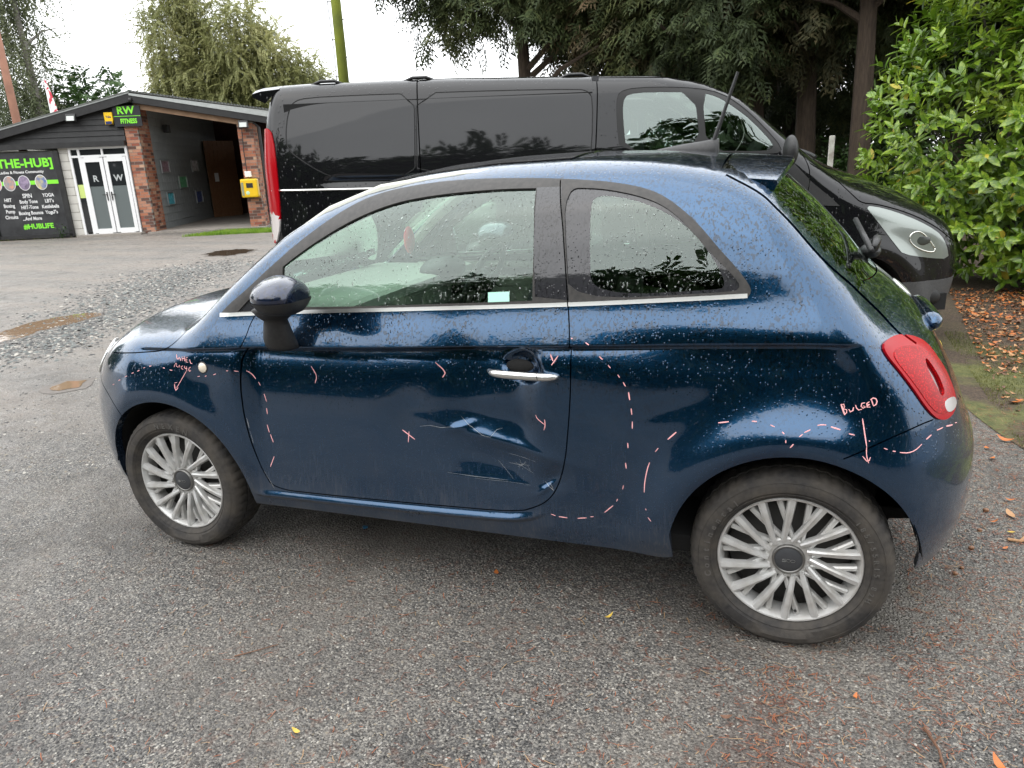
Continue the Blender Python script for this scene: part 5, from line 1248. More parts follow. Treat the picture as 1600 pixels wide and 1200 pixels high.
# glazed double door with side light and transoms
gd=bpy.data.objects.new('glazed_door_set',None); COL.objects.link(gd); gd.parent=hut
q=MB()
for x in (-1.795,-1.575,-.385): q.box((x,.0,1.13),(.055,.09,2.24))
for z in (.03,2.045,2.245): q.box((-1.09,.0,z),(1.46,.085,.055))
q.build('frame',UPVC,gd)
def pane(x0,x1,z0,z1,y,mat,nm='pane'): q=MB(); q.box(((x0+x1)/2,y,(z0+z1)/2),(x1-x0,.012,z1-z0)); return q.build(nm,mat,gd)
pane(-1.77,-1.60,.10,2.0,.0,DGL); pane(-1.77,-1.60,2.07,2.215,.0,DGL); pane(-1.55,-1.02,2.07,2.215,.0,DGL); pane(-.97,-.41,2.07,2.215,.0,DGL)
q=MB(); q.box((-.99,.0,2.14),(.05,.08,.2)); q.build('mullion',UPVC,gd)
for x0,x1,ch in ((-1.545,-1.0,'R'),(-.975,-.42,'W')):
    q=MB()
    for x in (x0+.045,x1-.045): q.box((x,-.03,1.04),(.09,.06,1.93))
    for z in (.12,1.96): q.box(((x0+x1)/2,-.03,z),(x1-x0-.18,.06,.13))
    q.build('door_leaf',UPVC,gd); pane(x0+.09,x1-.09,1.28,1.90,-.028,DGL,'upper_pane'); pane(x0+.09,x1-.09,.185,1.277,-.028,DGF,'frosted_pane')
    V_,F_=text_mesh(ch,.22,bold=.006); q=MB(); q.add([((x0+x1)/2+a,-.038,1.47+b_) for a,b_,_ in V_],F_); q.build('door_letter',simple('pale_letter',(.42,.44,.44),.4),gd)
q=MB()
for x,s in ((-1.045,-1),(-.93,1)): q.box((x,-.07,1.02),(.025,.02,.22)); q.box((x+s*.05,-.10,1.06),(.12,.018,.018))
q.build('lever_handle',simple('dark_handle',(.05,.05,.05),.4,.6),gd,kind='stuff')
q=MB(); q.box((-1.685,-.012,1.17),(.14,.008,.34)); q.build('yellow_notice',simple('pale_green_paper',(.55,.66,.20),.7),gd)
# things hung on the building
def hung(name,label,cat,x,y,z,rz=0): o=thing(name,label,cat,wp(x,y,z),AZB+rz); return o
def lettering(b,s,x,z,size,y,bold=.0,shear=0,sx=1.,align='CENTER'):
    V_,F_=text_mesh(s,size,font_shear=shear,bold=bold,align=align); b.add([(x+a*sx,y,z+c_) for a,c_,_ in V_],F_)
# banner
PANELG=noisy('dark_banner_print',(.012,.012,.014),(.05,.052,.055),2.5,.45,detail=3)
bn=hung('advert_banner','large black banner with green lettering mounted left of the glazed doors','banner',-3.02,-.05,0)
q=MB(); q.box((-.02,0,1.15),(1.74,.05,2.10)); q.build('banner_board',PANELG,bn)
q=MB(); q.box((.90,-.02,1.13),(.12,.08,2.16)); q.box((-.02,-.02,.07),(1.9,.08,.09)); q.box((-.95,-.02,1.13),(.09,.08,2.16)); q.build('banner_frame',BLKW,bn)
q=MB(); lettering(q,'[@THE-HUB]',-.10,1.93,.30,-.03,bold=.010,sx=1.02); q.build('green_title',GREEN,bn,kind='stuff')
q=MB(); lettering(q,'#HUBLIFE',.10,.335,.175,-.03,bold=.006); q.build('green_tag',GREEN,bn,kind='stuff')
q=MB(); q.box((-.02,-.028,1.45),(1.72,.006,.10)); q.build('green_band',GREEN,bn)
q=MB(); lettering(q,'Ladies & Fitness Community',-.03,1.72,.095,-.03,bold=.002)
for x,z,L in ((-.52,1.03,['HIIT','Boxing','Pump','Circuits']),(-.02,1.12,['SPIN','Body Tone','HIIT-Tone','Boxing Bounce','...And More']),(.50,1.12,["YOGA","LBT's",'Kettlebells',"Yoga7's"])):
    for i,s in enumerate(L): lettering(q,s,x,z-i*.145,.125 if not(s=='SPIN') else .15,-.03,bold=.003,sx=.8)
q.build('white_lettering',WHITEP,bn,kind='stuff')
for i,(x,c1,c2) in enumerate(((-.72,(.55,.12,.10),(.75,.55,.50)),(-.38,(.05,.25,.35),(.6,.3,.2)),(-.02,(.35,.28,.40),(.08,.06,.10)),(.40,(.65,.55,.2),(.05,.12,.4)))):
    q=MB(); n=28; q.add([(x+.15*math.cos(a),-.036,1.45+.19*math.sin(a)) for a in np.linspace(0,2*math.pi,n,endpoint=False)],[tuple(range(n))]); rg=q.build('picture_rim',WHITEP,bn)
    q=MB(); q.add([(x+.135*math.cos(a),-.040,1.45+.175*math.sin(a)) for a in np.linspace(0,2*math.pi,n,endpoint=False)],[tuple(range(n))]); q.build('round_picture',noisy('picture_print',c1,c2,9,.5),bn)
b2=hung('advert_banner','second black banner panel cut off by the left edge of the picture','banner',-4.35,-.12,0)
q=MB(); q.box((0,0,1.13),(.72,.05,2.1)); q.build('banner_board',PANELG,b2); q=MB(); q.box((0,-.02,.07),(.76,.07,.09)); q.build('banner_frame',BLKW,b2)
# RW sign
sg_=hung('fitness_sign','square dark sign with green RW letters high on the left brick pier','sign',-.165,-.10,2.985)
q=MB(); q.box((0,0,0),(.68,.035,.50)); q.build('sign_board',simple('sign_slate',(.018,.020,.024),.4),sg_)
q=MB(); lettering(q,'RW',-.02,.135,.25,-.022,bold=.008,sx=1.05); lettering(q,'FITNESS',.02,-.125,.155,-.022,bold=.006,sx=.75); q.box((0,-.021,.0),(.66,.004,.013)); q.build('green_lettering',GREEN,sg_,kind='stuff')
al=hung('alarm_box','yellow burglar alarm box beside the RW sign','alarm box',-.62,-.10,2.96)
q=MB(); q.prism([(-.10,-.16),(.06,-.16),(.10,-.05),(.10,.13),(-.10,.13)],-.05,.05); q.build('cover',YEL,al); q=MB(); q.box((-.01,-.052,-.12),(.15,.006,.07)); q.build('blue_base',DKBL,al); q=MB(); lettering(q,'Yale',0,.02,.075,-.053,bold=.002); q.build('maker_lettering',DKBL,al)
for (x,y,z,lab,l0) in ((-1.50,-.22,2.98,'small black floodlight tilted under the gable fascia above the glazed doors',0),(2.72,-.17,2.67,'black floodlight with a pale lens on top of the right brick pier',1)):
    fl_=hung('floodlight',lab,'floodlight',x,y,z)
    q=MB(); q.box((0,0,0),(.24,.10,.19),rot=Matrix.Rotation(rad(-20),3,'X'),bev=.01); q.box((0,.10,.03),(.05,.14,.04)); q.build('housing',BLACKP,fl_)
    q=MB(); q.box((0,-.056,-.01),(.18,.008,.12),rot=Matrix.Rotation(rad(-20),3,'X')); q.build('lens',simple('floodlight_lens',(.50,.53,.50),.3),fl_)
cm=hung('security_camera','small dark dome camera at the gable apex','camera',0.02,-.24,3.36); q=MB(); q.smooth=True; q.ell((0,0,0),(.05,.05,.05)); q.box((0,.04,.04),(.08,.08,.03)); q.build('dome',BLACKP,cm)
sp2=hung('wall_speaker','black box light high on the grey porch wall','wall light',.12,1.9,2.75,0); q=MB(); q.box((0,0,0),(.14,.24,.22),bev=.02); q.build('housing',BLACKP,sp2)
ae=hung('defibrillator_box','yellow defibrillator cabinet on the right brick pier','defibrillator',2.66,-.14,1.06)
q=MB(); q.box((0,0,0),(.44,.24,.48),bev=.04); q.build('cabinet',YEL,ae); q=MB(); q.box((.02,-.124,.07),(.17,.012,.12)); q.build('black_handle',BLACKP,ae)
q=MB(); q.box((-.17,-.123,-.02),(.06,.006,.34)); q.build('strip_label',simple('grey_label',(.25,.27,.2),.5),ae); q=MB(); q.ell((-.05,-.122,-.12),(.05,.004,.05)); q.build('round_label',simple('pale_green_label',(.5,.7,.45),.5),ae)
jb=hung('junction_box','small white junction box above the yellow cabinet','junction box',2.64,-.05,1.42); q=MB(); q.box((0,0,0),(.17,.09,.15),bev=.01); q.build('cover',UPVC,jb)
q=MB(); q.tube([(-.02,-.01,.07),(-.03,-.01,.6),(-.0,-.01,1.18)],.012,6); q.build('conduit',BLACKP,jb)
dp=hung('downpipe','black downpipe on the outer corner of the right brick pier','downpipe',3.0,-.06,0)
q=MB(); q.tube([(-.05,0,2.72),(.08,0,2.60),(.08,0,.05)],.035,8); q.build('pipe',BLACKP,dp)
for k,(y0,y1,z0,z1,lab,col) in enumerate(((1.19,1.94,1.57,1.88,'framed dark poster highest and nearest the brick pier on the grey porch wall',(.16,.10,.12)),(3.99,4.76,1.57,1.91,'framed pale notice in the upper row near the timber door',(.42,.42,.44)),(2.51,3.36,1.10,1.44,'green framed poster in the middle of the grey porch wall',(.07,.26,.12)),(1.26,1.93,.67,1.01,'framed teal poster in the lower row next to the brick pier',(.04,.24,.30)),(3.94,4.71,.60,.96,'framed dark blue poster in the lower row near the timber door',(.02,.05,.20)))):
    po=hung('framed_poster',lab,'poster',.0,(y0+y1)/2,(z0+z1)/2)
    # the posters are about A3, seen on the slant
    w=(y1-y0)*.86; h=(z1-z0)
    q=MB()
    for a in(-1,1): q.box((.02,a*w/2,0),(.03,.03,h+.03)); q.box((.02,0,a*h/2),(.03,w,.03))
    q.build('frame',simple('metal_frame',(.35,.36,.36),.4,.5),po); q=MB(); q.box((.0,0,0),(.02,w-.03,h-.03)); q.build('sheet',noisy('poster_print',col,tuple(min(1,c_*2.2+.05) for c_ in col),14,.4),po)
# ---------------------------------------------------------------- foliage built from many small leaves
def fast_mesh(name,V,Fc,mats,midx=None,smooth=False):
    me=bpy.data.meshes.new(name); V=np.asarray(V,np.float32); Fc=np.asarray(Fc,np.int32); k=Fc.shape[1]
    me.vertices.add(len(V)); me.vertices.foreach_set('co',V.ravel()); me.loops.add(Fc.size); me.loops.foreach_set('vertex_index',Fc.ravel())
    me.polygons.add(len(Fc)); me.polygons.foreach_set('loop_start',np.arange(0,Fc.size,k,dtype=np.int32)); me.polygons.foreach_set('loop_total',np.full(len(Fc),k,np.int32))
    for m in (mats if isinstance(mats,(list,tuple)) else [mats]): me.materials.append(m)
    if midx is not None: me.polygons.foreach_set('material_index',np.asarray(midx,np.int32))
    if smooth: me.polygons.foreach_set('use_smooth',np.ones(len(Fc),bool))
    me.update(calc_edges=True); me.validate(); return me
def rot_frames(D,U,rng):
    """frames whose x axis is D and whose z is near U"""
    D=D/np.linalg.norm(D,axis=1,keepdims=True); Y=np.cross(U,D); Y/=np.maximum(np.linalg.norm(Y,axis=1,keepdims=True),1e-6); Z=np.cross(D,Y)
    return np.stack([D,Y,Z],2)
def scatter(tv,tf,P,Fr,S):
    tv=np.asarray(tv,float); n=len(P); V=np.einsum('nij,kj->nki',Fr,tv)*S[:,None,None]+P[:,None,:]
    Fc=np.asarray(tf)[None]+np.arange(n)[:,None,None]*len(tv); return V.reshape(-1,3),Fc.reshape(-1,len(tf[0]))
def leaf_mat(name,cols,scale=.6,trans=.25,rough=.5,fine=9):
    t=NT(name); v=t.coord('Object'); n=t.noise(scale,3,vec=v); n2=t.noise(fine,2,vec=v); m=t.math('ADD',t.math('MULTIPLY',n,.55),t.math('MULTIPLY',n2,.45))
    st=[(.36+.28*i/(len(cols)-1),c_) for i,c_ in enumerate(cols)]
    col=t.ramp(m,st); t.set(base=col,rough=rough,spec=.35)
    tl=t.node('ShaderNodeBsdfTranslucent'); t.link(col,tl.inputs[0]); mxx=t.node('ShaderNodeMixShader'); mxx.inputs[0].default_value=trans
    t.link(t.b.outputs[0],mxx.inputs[1]); t.link(tl.outputs[0],mxx.inputs[2]); t.link(mxx.outputs[0],t.o.inputs[0]); return t.m
BIRCH=leaf_mat('birch_leaves',[(.17,.19,.075),(.28,.29,.12),(.40,.38,.18)],.35,.35)
BIRCH_G=leaf_mat('grey_green_leaves',[(.07,.09,.045),(.12,.14,.07),(.18,.19,.10)],.4,.3)
DKGR=leaf_mat('dark_broad_leaves',[(.018,.042,.010),(.035,.075,.016),(.06,.11,.03)],.5,.2)
CONF=leaf_mat('cypress_sprays',[(.020,.032,.012),(.050,.070,.024),(.11,.12,.04)],.5,.12,.65)
CONF2=leaf_mat('brown_tinged_sprays',[(.024,.030,.013),(.070,.065,.028),(.13,.085,.045)],.5,.12,.65)
BARK=noisy('grey_brown_bark',(.05,.042,.034),(.10,.085,.07),6,.9,bump=.02,vscale=(6,6,1)); BBARK=noisy('pale_birch_bark',(.30,.28,.25),(.10,.09,.08),5,.8,vscale=(2,2,6))
REDB=noisy('reddish_cypress_bark',(.035,.024,.017),(.085,.060,.040),6,.9,bump=.02,vscale=(8,8,1)); MOSS=noisy('mossy_bark',(.10,.085,.03),(.13,.12,.07),3,.9,bump=.015,vscale=(4,4,1))
def limbs(b,base,top,r0,n,rng,spread,up=.5,start=.35,droop=0.):
    """tapered trunk with a gentle bend and side limbs; returns limb end points"""
    base=np.array(base,float); top=np.array(top,float); T=[base+(top-base)*t+np.array([math.sin(t*5+r0*9),math.cos(t*4),0])*.10*np.linalg.norm(top-base)*.06 for t in np.linspace(0,1,8)]
    b.tube(T,[max(.012,r0*(1-.85*t)) for t in np.linspace(0,1,8)],9); ends=[]
    for i in range(n):
        t=start+(1-start)*(i+rng.random())/n; p=base+(top-base)*t; a=rng.random()*2*math.pi+i*2.4; L=spread*(1-.55*t)*(.6+.5*rng.random())
        q=p+np.array([math.cos(a)*L,math.sin(a)*L,L*up]); m=(p+q)/2+np.array([0,0,L*(.10-droop*.2)])
        q=q-np.array([0,0,droop*L]); rr=r0*(1-.85*t)*.5+.01
        b.tube([p,m,q],[rr,rr*.6,.010],5,cap=False); ends.append((p,m,q))
    return ends
def spray_template(n,L,w,rng,droop=.5,flat=1.):
    """a twig with n small leaves hanging along it (x outwards, z up)"""
    v=[];f=[]
    for i in range(n):
        t=(i+.5)/n; c_=np.array([L*t,0,-droop*L*t*t]); s=(-1)**i; a=s*(.6+.5*rng.random()); l=w*(1.7+rng.random()); 
        d=np.array([math.cos(a),math.sin(a),-.35-.5*rng.random()*flat]); d/=np.linalg.norm(d); y=np.cross([0,0,1],d); y/=np.linalg.norm(y); y=y*w*.45+np.array([0,0,(rng.random()-.5)*w*.6])
        v+=[c_,c_+d*l*.5+y,c_+d*l,c_+d*l*.5-y]; f.append((4*i,4*i+1,4*i+2,4*i+3))
    return np.array(v),f
def plume_template(L,rng):
    """a flat feathery cypress spray: side twigs of scale foliage, tips hanging a little"""
    v=[];f=[]
    for i in range(9):
        t=.12+.88*i/9; s=(-1)**i; a=s*(.75-.35*t); l=L*(.55-.42*t)+.05
        b0=np.array([L*t*.9,0,-.25*L*t*t]); d=np.array([math.cos(a),math.sin(a),-.25-.3*rng.random()]); d/=np.linalg.norm(d); n_=np.array([-d[1],d[0],0]); n_/=np.linalg.norm(n_)
        for k in range(3):
            u=k/3; c_=b0+d*l*u+np.array([0,0,-.12*l*u*u*3]); a2=(.5 if k%2 else -.5); d2=d+n_*a2*.9+np.array([0,0,-.25]); d2/=np.linalg.norm(d2); q=l*.55; w=.016+.010*rng.random()
            v+=[c_-n_*w,c_+n_*w*.8,c_+d2*q]; f.append((len(v)-3,len(v)-2,len(v)-1))
    return np.array(v),f
def crown_points(rng,n,blobs,hollow=.45):
    """points spread through a set of ellipsoids (centre, radii), denser near their skin"""
    w=np.array([b_[1][0]*b_[1][1]*b_[1][2] for b_ in blobs])**.75; w/=w.sum(); k=rng.choice(len(blobs),n,p=w)
    d=rng.normal(size=(n,3)); d/=np.linalg.norm(d,axis=1,keepdims=True); r=hollow+(1-hollow)*rng.random(n)**.6
    r=r*(1+.16*np.sin(d[:,0]*7+k)*np.sin(d[:,2]*6+k*2))
    C_=np.array([b_[0] for b_ in blobs],float)[k]; R_=np.array([b_[1] for b_ in blobs],float)[k]
    return C_+d*r[:,None]*R_, d
def make_tree(name,label,loc,h,blobs,mat,bark,seed,nclump=900,leaf=.07,nleaf=14,L=.7,droop=.6,trunk_r=.2,group=None,cat='tree',lean=(0,0),nl=9,reuse=None,outward=.6,hollow=.4,rz=0.,plume=False):
    t=thing(name,label,cat,loc,rz,group)
    if reuse is not None:
        for ch in [q for q in bpy.data.objects if q.parent is reuse or q.parent==reuse]:
            c_=ch.copy(); COL.objects.link(c_); c_.parent=t
        return t
    rng=np.random.default_rng(seed); P,d=crown_points(rng,nclump,blobs,hollow)
    if h>.5: 
        b=MB(); limbs(b,(0,0,-.2),(lean[0],lean[1],h*.92),trunk_r,nl,rng,max(b_[1][0] for b_ in blobs)*1.1,start=.3); b.build('trunk',bark,t)
    D=d*outward+rng.normal(size=d.shape)*.5+np.array([0,0,-droop*.5]); D/=np.linalg.norm(D,axis=1,keepdims=True)
    tv,tf=plume_template(L,rng) if plume else spray_template(nleaf,L,leaf,rng,droop); U=np.tile([0,0,1.],(len(P),1))+rng.normal(size=P.shape)*.25
    V,Fc=scatter(tv,tf,P,rot_frames(D,U,rng),.6+.8*rng.random(len(P)))
    me=fast_mesh('crown',V,Fc,mat); o=link('crown',me,t); return t
TO=lambda px_x,px_y,dist:None
def ray_dir(px,py):
    M_=cam_rot(.3577,.2948,-.045); return (M_@Vector(((px-800)/1150,-(py-600)/1150,-1))).normalized()
CAMP=Vector((2.9285,-2.8771,1.4692))
# ---------------------------------------------------------------- trees behind the building
RX,RY=.937,.35
def off(r,z,rad_,d=0.): return ((r*RX-d*RY,r*RY+d*RX,z),rad_)
make_tree('birch_tree','tall weeping birch with yellow-green leaves, left-hand crown behind the porch roof',(-21.2,24.3,0),9.6,[off(-.4,6.6,(1.25,1.5,3.0)),off(.5,5.0,(1.2,1.4,2.4)),off(-.9,4.6,(.8,1.1,1.9)),off(.2,8.4,(.9,1.0,1.2))],BIRCH,BBARK,11,3200,.046,24,.50,.7,.13,nl=14,hollow=.25)
make_tree('birch_tree','broad golden-green birch with a domed crown sloping down towards the van roof',(-19.2,25.2,0),8.3,[off(-.1,6.2,(1.5,1.7,2.5)),off(1.3,5.2,(1.4,1.6,2.2)),off(2.5,4.5,(1.2,1.3,1.8)),off(3.2,4.0,(.75,.9,1.5)),off(-.8,4.2,(1.2,1.4,1.8))],BIRCH,BBARK,12,5800,.046,24,.46,.6,.15,nl=16,hollow=.25)
make_tree('birch_tree','grey-green drooping birch at the top left corner beyond the black roof',(-20.6,16.4,0),13,[off(-.6,8.6,(1.5,1.6,3.2)),off(-.9,5.0,(1.5,1.6,2.8)),off(.4,9.2,(1.2,1.2,1.9)),off(-.4,3.2,(1.6,1.4,1.8))],BIRCH_G,BBARK,13,2000,.046,26,.85,1.2,.16,nl=12,hollow=.2)
make_tree('small_tree','dark green bushy tree peeping over the left end of the gable roof',(-20.0,17.6,0),5.0,[off(0.3,3.7,(1.2,1.1,1.35)),off(1.0,3.1,(.8,.9,1.2)),off(-.6,3.2,(.9,.9,1.2))],DKGR,BARK,14,700,.075,14,.45,.2,.10,nl=8)
# wooden poles
def pole(name,label,x,y,r,h,mat,steps=0,cat='pole'):
    t=thing(name,label,cat,(x,y,0)); b=MB(); b.smooth=True; b.tube([(0,0,-.3),(0.02,0,h*.5),(0,0,h)],[r*1.15,r,r*.8],12); b.build('shaft',mat,t)
    if steps:
        q=MB()
        for i in range(steps): q.tube([(0,0,3.2+i*.42),((-1)**i*(r+.09),0,3.22+i*.42)],.012,5)
        q.build('step_iron',BARK,t,kind='stuff')
        q=MB(); q.tube([(-r-.02,-.03,h),(-r-.12,-.03,h*.75),(-r-.03,-.03,h*.5),(-r-.05,-.03,2)],.010,5); q.build('down_cable',BLACKP,t)
    return t
pole('telegraph_pole','mossy yellow-green wooden pole rising behind the rear roof of the van',-7.55,14.2,.125,8.5,noisy('mossy_pole',(.17,.20,.015),(.10,.12,.02),2.5,.9),8)
pole('wooden_pole','reddish-brown bare wooden pole at the left edge above the black roof',-18.4,13.75,.11,7.0,noisy('red_brown_pole',(.30,.15,.10),(.20,.10,.07),3,.9))
fl=thing('feather_flag','tall white flag with red lettering-like blotches standing behind the gable roof','flag',(-17.5,14.2,0))
q=MB(); q.tube([(0,0,0),(0,0,4.35)],.018,6); q.build('flag_pole',UPVC,fl)
t=NT('red_white_cloth'); v=t.coord('Object'); t.set(base=t.ramp(t.noise(4.5,3,vec=v),[(.46,(.75,.72,.70)),(.52,(.55,.05,.08))],'CONSTANT'),rough=.8)
q=MB(); n=12; q.add([(.02+(.30*(1-(i/n)**4))*j,.012*math.sin(i+j*2),2.2+2.1*i/n) for i in range(n+1) for j in (0,.5,1)],[(3*i+k,3*i+k+1,3*i+4+k,3*i+3+k) for i in range(n) for k in (0,1)]); q.build('cloth',t.m,fl)
# ---------------------------------------------------------------- cypress belt behind the van
def conifer(label,x,y,h,zlo,R,seed,n=900,mat=CONF,trunk=.22,crown=None,lean=(0,0)):
    bl=crown or [((0,0,zlo+(h-zlo)*.30),(R,R,(h-zlo)*.32)),((0,0,zlo+(h-zlo)*.65),(R*.8,R*.8,(h-zlo)*.32)),((R*.4,-R*.3,zlo+(h-zlo)*.18),(R*.7,R*.7,(h-zlo)*.2)),((-R*.4,R*.2,zlo+(h-zlo)*.2),(R*.7,R*.7,(h-zlo)*.2))]
    return make_tree('cypress_tree',label,(x,y,0),h,bl,mat,REDB,seed,int(n*3.2),.030,30,.50,.30,trunk,nl=16,hollow=.25,outward=.9,plume=True,lean=lean)
conifer('dark cypress with spreading boughs against the sky directly above the van roof',-2.45,13.2,9.5,3.2,2.8,21,1500,trunk=.20,crown=[off(.2,5.3,(1.7,1.6,1.5)),off(-1.3,5.2,(1.3,1.2,1.1)),off(-2.3,5.9,(1.2,1.1,.9)),off(1.4,4.7,(1.4,1.3,1.2)),off(0,7.2,(2.3,2.0,1.6)),off(2.2,5.6,(1.2,1.2,1.6)),off(-1.6,4.2,(.7,.6,.35))])
conifer('dense dark cypress above the van cab between two trunks',-.2,14.0,10,2.6,2.0,22,1000,CONF2)
conifer('thick-stemmed cypress just right of the van cab roof',1.1,12.6,10,2.7,1.7,23,900)
conifer('tall cypress whose mossy stem shows left of the mid-wood gap',2.25,13.3,10,3.0,1.9,24,900,CONF2,.24)
conifer('cypress with a bare mossy stem in the dark wood, second from the laurel',3.2,13.0,10,3.6,1.8,25,800,CONF,.23)
conifer('brown-stemmed tree in the wood nearest the laurel, trunk bare to the ground',4.02,11.3,10,4.2,1.8,26,800,CONF2,.20)
conifer('shadowy cypress behind the laurel bush',5.9,13.5,10,2.0,2.2,27,900,CONF)
conifer('far cypress filling the gap above the white post',2.9,17.5,11,1.2,2.6,28,900,CONF)
conifer('cypress at the far right edge above the laurel',8.3,12.5,10,1.5,2.4,29,800,CONF)
# deep wood behind, one mass nobody could count
rng=np.random.default_rng(5); n=9000
u=rng.random(n); X=-1.2+u**.85*19; Y=18.5+3.5*rng.random(n)-1.2*u; Z=rng.random(n)**.9*(10.0)*np.clip((X+1.6)/1.6,.25,1); 
tv,tf=spray_template(18,.8,.09,rng,.5); D=rng.normal(size=(n,3))+[0,-.8,-.3]
V,Fc=scatter(tv,tf,np.stack([X,Y,Z],1),rot_frames(D,np.tile([0,0,1.],(n,1))+rng.normal(size=(n,3))*.3,rng),.7+.7*rng.random(n))
link('deep_wood',fast_mesh('deep_wood',V,Fc,CONF),None,kind='stuff',label='dark depth of the wood behind the cypress stems',category='woodland')
n=2600; X=.5+rng.random(n)*8.5; Y=11.2+4.5*rng.random(n); Z=.1+rng.random(n)**1.5*(1.2+.5*np.sin(X*1.7))
tv,tf=spray_template(9,.45,.06,rng,.3); D=rng.normal(size=(n,3))+[0,-.6,.3]
V,Fc=scatter(tv,tf,np.stack([X,Y,Z],1),rot_frames(D,np.tile([0,0,1.],(n,1)),rng),.7+.7*rng.random(n))
link('ivy_undergrowth',fast_mesh('ivy_undergrowth',V,Fc,DKGR),None,kind='stuff',label='dark ivy undergrowth on the woodland floor',category='undergrowth')
wpst=thing('white_post','short weathered white post standing in front of the dark wood','post',(3.46,8.3,0)); q=MB(); q.box((0,0,.80),(.07,.07,1.60),bev=.008); q.build('post_shaft',noisy('flaking_white_paint',(.55,.55,.50),(.25,.22,.18),9,.8),wpst)
# ---------------------------------------------------------------- laurel
LAUR=leaf_mat('laurel_leaf',[(.045,.11,.010),(.15,.26,.020),(.34,.44,.05)],1.1,.22,.30,7)
LAURY=leaf_mat('yellow_laurel_leaf',[(.40,.36,.04),(.50,.40,.06)],2,.2,.35)
LAUR.node_tree.nodes['Principled BSDF'].inputs['Specular IOR Level'].default_value=.6
lv=[];L=1.0
for t,w in ((0,.0),(.18,.13),(.42,.20),(.68,.17),(.88,.08),(1.,.0)):
    z=-.14*t*t
    if w==0: lv.append((t,0,z))
    else: lv+=[(t,-w,z+.055),(t,0,z),(t,w,z+.055)]
lf=[(0,1,2,2),(0,2,3,3)]; 
lt=[(0,1,2),(0,2,3)]
for i in range(3):
    a=1+3*i; lt+=[(a,a+3,a+4),(a,a+4,a+1),(a+1,a+4,a+5),(a+1,a+5,a+2)]
lt+=[(10,13,11),(11,13,12)]
lap=thing('laurel_bush','large bright green glossy laurel bush at the right edge beyond the van bonnet','bush',(5.35,6.25,0))
rng=np.random.default_rng(8)
blobs=[((-.80,.10,1.45),(.85,.9,1.35)),((.20,-.5,1.5),(1.0,1.0,1.5)),((-.45,.4,2.7),(1.0,.9,1.1)),((.5,-.3,3.0),(1.1,1.1,1.2)),((-.1,-.2,.70),(1.3,1.0,.70)),((1.3,-1.0,1.4),(1.1,1.0,1.5)),((1.4,-.8,2.9),(1.1,1.0,1.2)),((.9,-.75,.6),(1.1,.8,.6)),((.0,.5,3.9),(1.4,1.0,.9))]
P,d=crown_points(rng,3000,blobs,.60); P=P[P[:,2]>.12]; n=len(P); d=d[:n]
c0=np.array([0.3,.4,1.6]); out=P-c0; out/=np.linalg.norm(out,axis=1,keepdims=True)
allP=[];allD=[];allU=[];allS=[]
for k in range(n):
    ax=out[k]*1.0+np.array([0,0,.55])+rng.normal(size=3)*.25; ax/=np.linalg.norm(ax); m=8
    s1=np.cross(ax,[0,0,1.]); s1/=np.linalg.norm(s1)+1e-6; s2=np.cross(ax,s1)
    for i in range(m):
        a=i*2.4+rng.random()*.5; t=i/m; open_=1.25-.85*t
        D_=ax*math.cos(open_)+(s1*math.cos(a)+s2*math.sin(a))*math.sin(open_); allP.append(P[k]+ax*(t*.16-.04)); allD.append(D_-np.array([0,0,.12])); allU.append(ax+np.array([0,0,.4])); allS.append((.150-.050*t)*(.65+.6*rng.random()))
allP=np.array(allP);allD=np.array(allD);allU=np.array(allU);allS=np.array(allS)
FR=rot_frames(allD,allU,rng); Wp=allP+np.array([5.35,6.25,0]); cam_l=np.array(CAMP); v_=Wp-cam_l; dist=np.linalg.norm(v_,axis=1)
M_=np.array(cam_rot(.3577,.2948,-.045)); q_=v_@M_; px=800+1150*q_[:,0]/-q_[:,2]; py=600-1150*q_[:,1]/-q_[:,2]
vis=(px>1300)&(px<1600)&(py>0)&(py<480); score=dist-.8*allS*10+np.where(vis,0,99); idx=np.argsort(score)[:290]; big=np.zeros(len(allP),bool); big[idx]=True
V,Fc=scatter(lv,lt,allP[~big],FR[~big],allS[~big]); mi=np.repeat(rng.random((~big).sum())<.015,len(lt)).astype(int)
link('foliage',fast_mesh('foliage',V,Fc,[LAUR,LAURY],mi,True),lap,kind='stuff')
lme=[fast_mesh('leaf',np.array(lv),np.array(lt),m_,None,True) for m_ in (LAUR,LAURY)]
for i in idx:
    o=link('leaf',lme[1 if rng.random()<.03 else 0],lap); Mx=Matrix(FR[i].tolist()).to_4x4(); o.matrix_local=Matrix.Translation(allP[i].tolist())@Mx@Matrix.Scale(float(allS[i]),4)
b=MB()
for k in range(26): 
    a=rng.random()*6.28; e=P[rng.integers(n)]; b.tube([(0.2+.3*math.cos(a),.2+.3*math.sin(a),0),((e[0]+.2)/2,(e[1]+.2)/2,e[2]*.55),tuple(e)],[.03,.018,.006],5)
b.build('stems',BARK,lap,kind='stuff')
# ---------------------------------------------------------------- trees across the yard behind the photographer, mirrored in glass and paint
rt=None
for i,(x,y,s) in enumerate([(-34,-24,1.1),(-25,-27,1.2),(-16.5,-26,1.0),(-9,-28,1.15),(-1.5,-27,1.2),(6.5,-28,1.05),(14,-26,1.2),(22,-24,1.1),(29,-20,1.1)]):
    t_=make_tree('broad_tree','broad dark tree across the yard, mirrored in the side windows of the vehicles',(x,y,0),8.2,[((0,0,5.2),(4.2,4.0,2.6)),((2.6,0,4.2),(2.6,2.6,2.0)),((-2.6,.5,4.2),(2.6,2.6,2.0)),((0,0,2.4),(4.6,3.0,2.2))],DKGR,BARK,40,2200,.20,10,1.0,.3,.35,group='trees across the yard seen as reflections',nl=8,reuse=rt,rz=i*1.3,hollow=.5)
    t_.scale=(s*1.25,s*1.1,s*1.22); rt=rt or t_

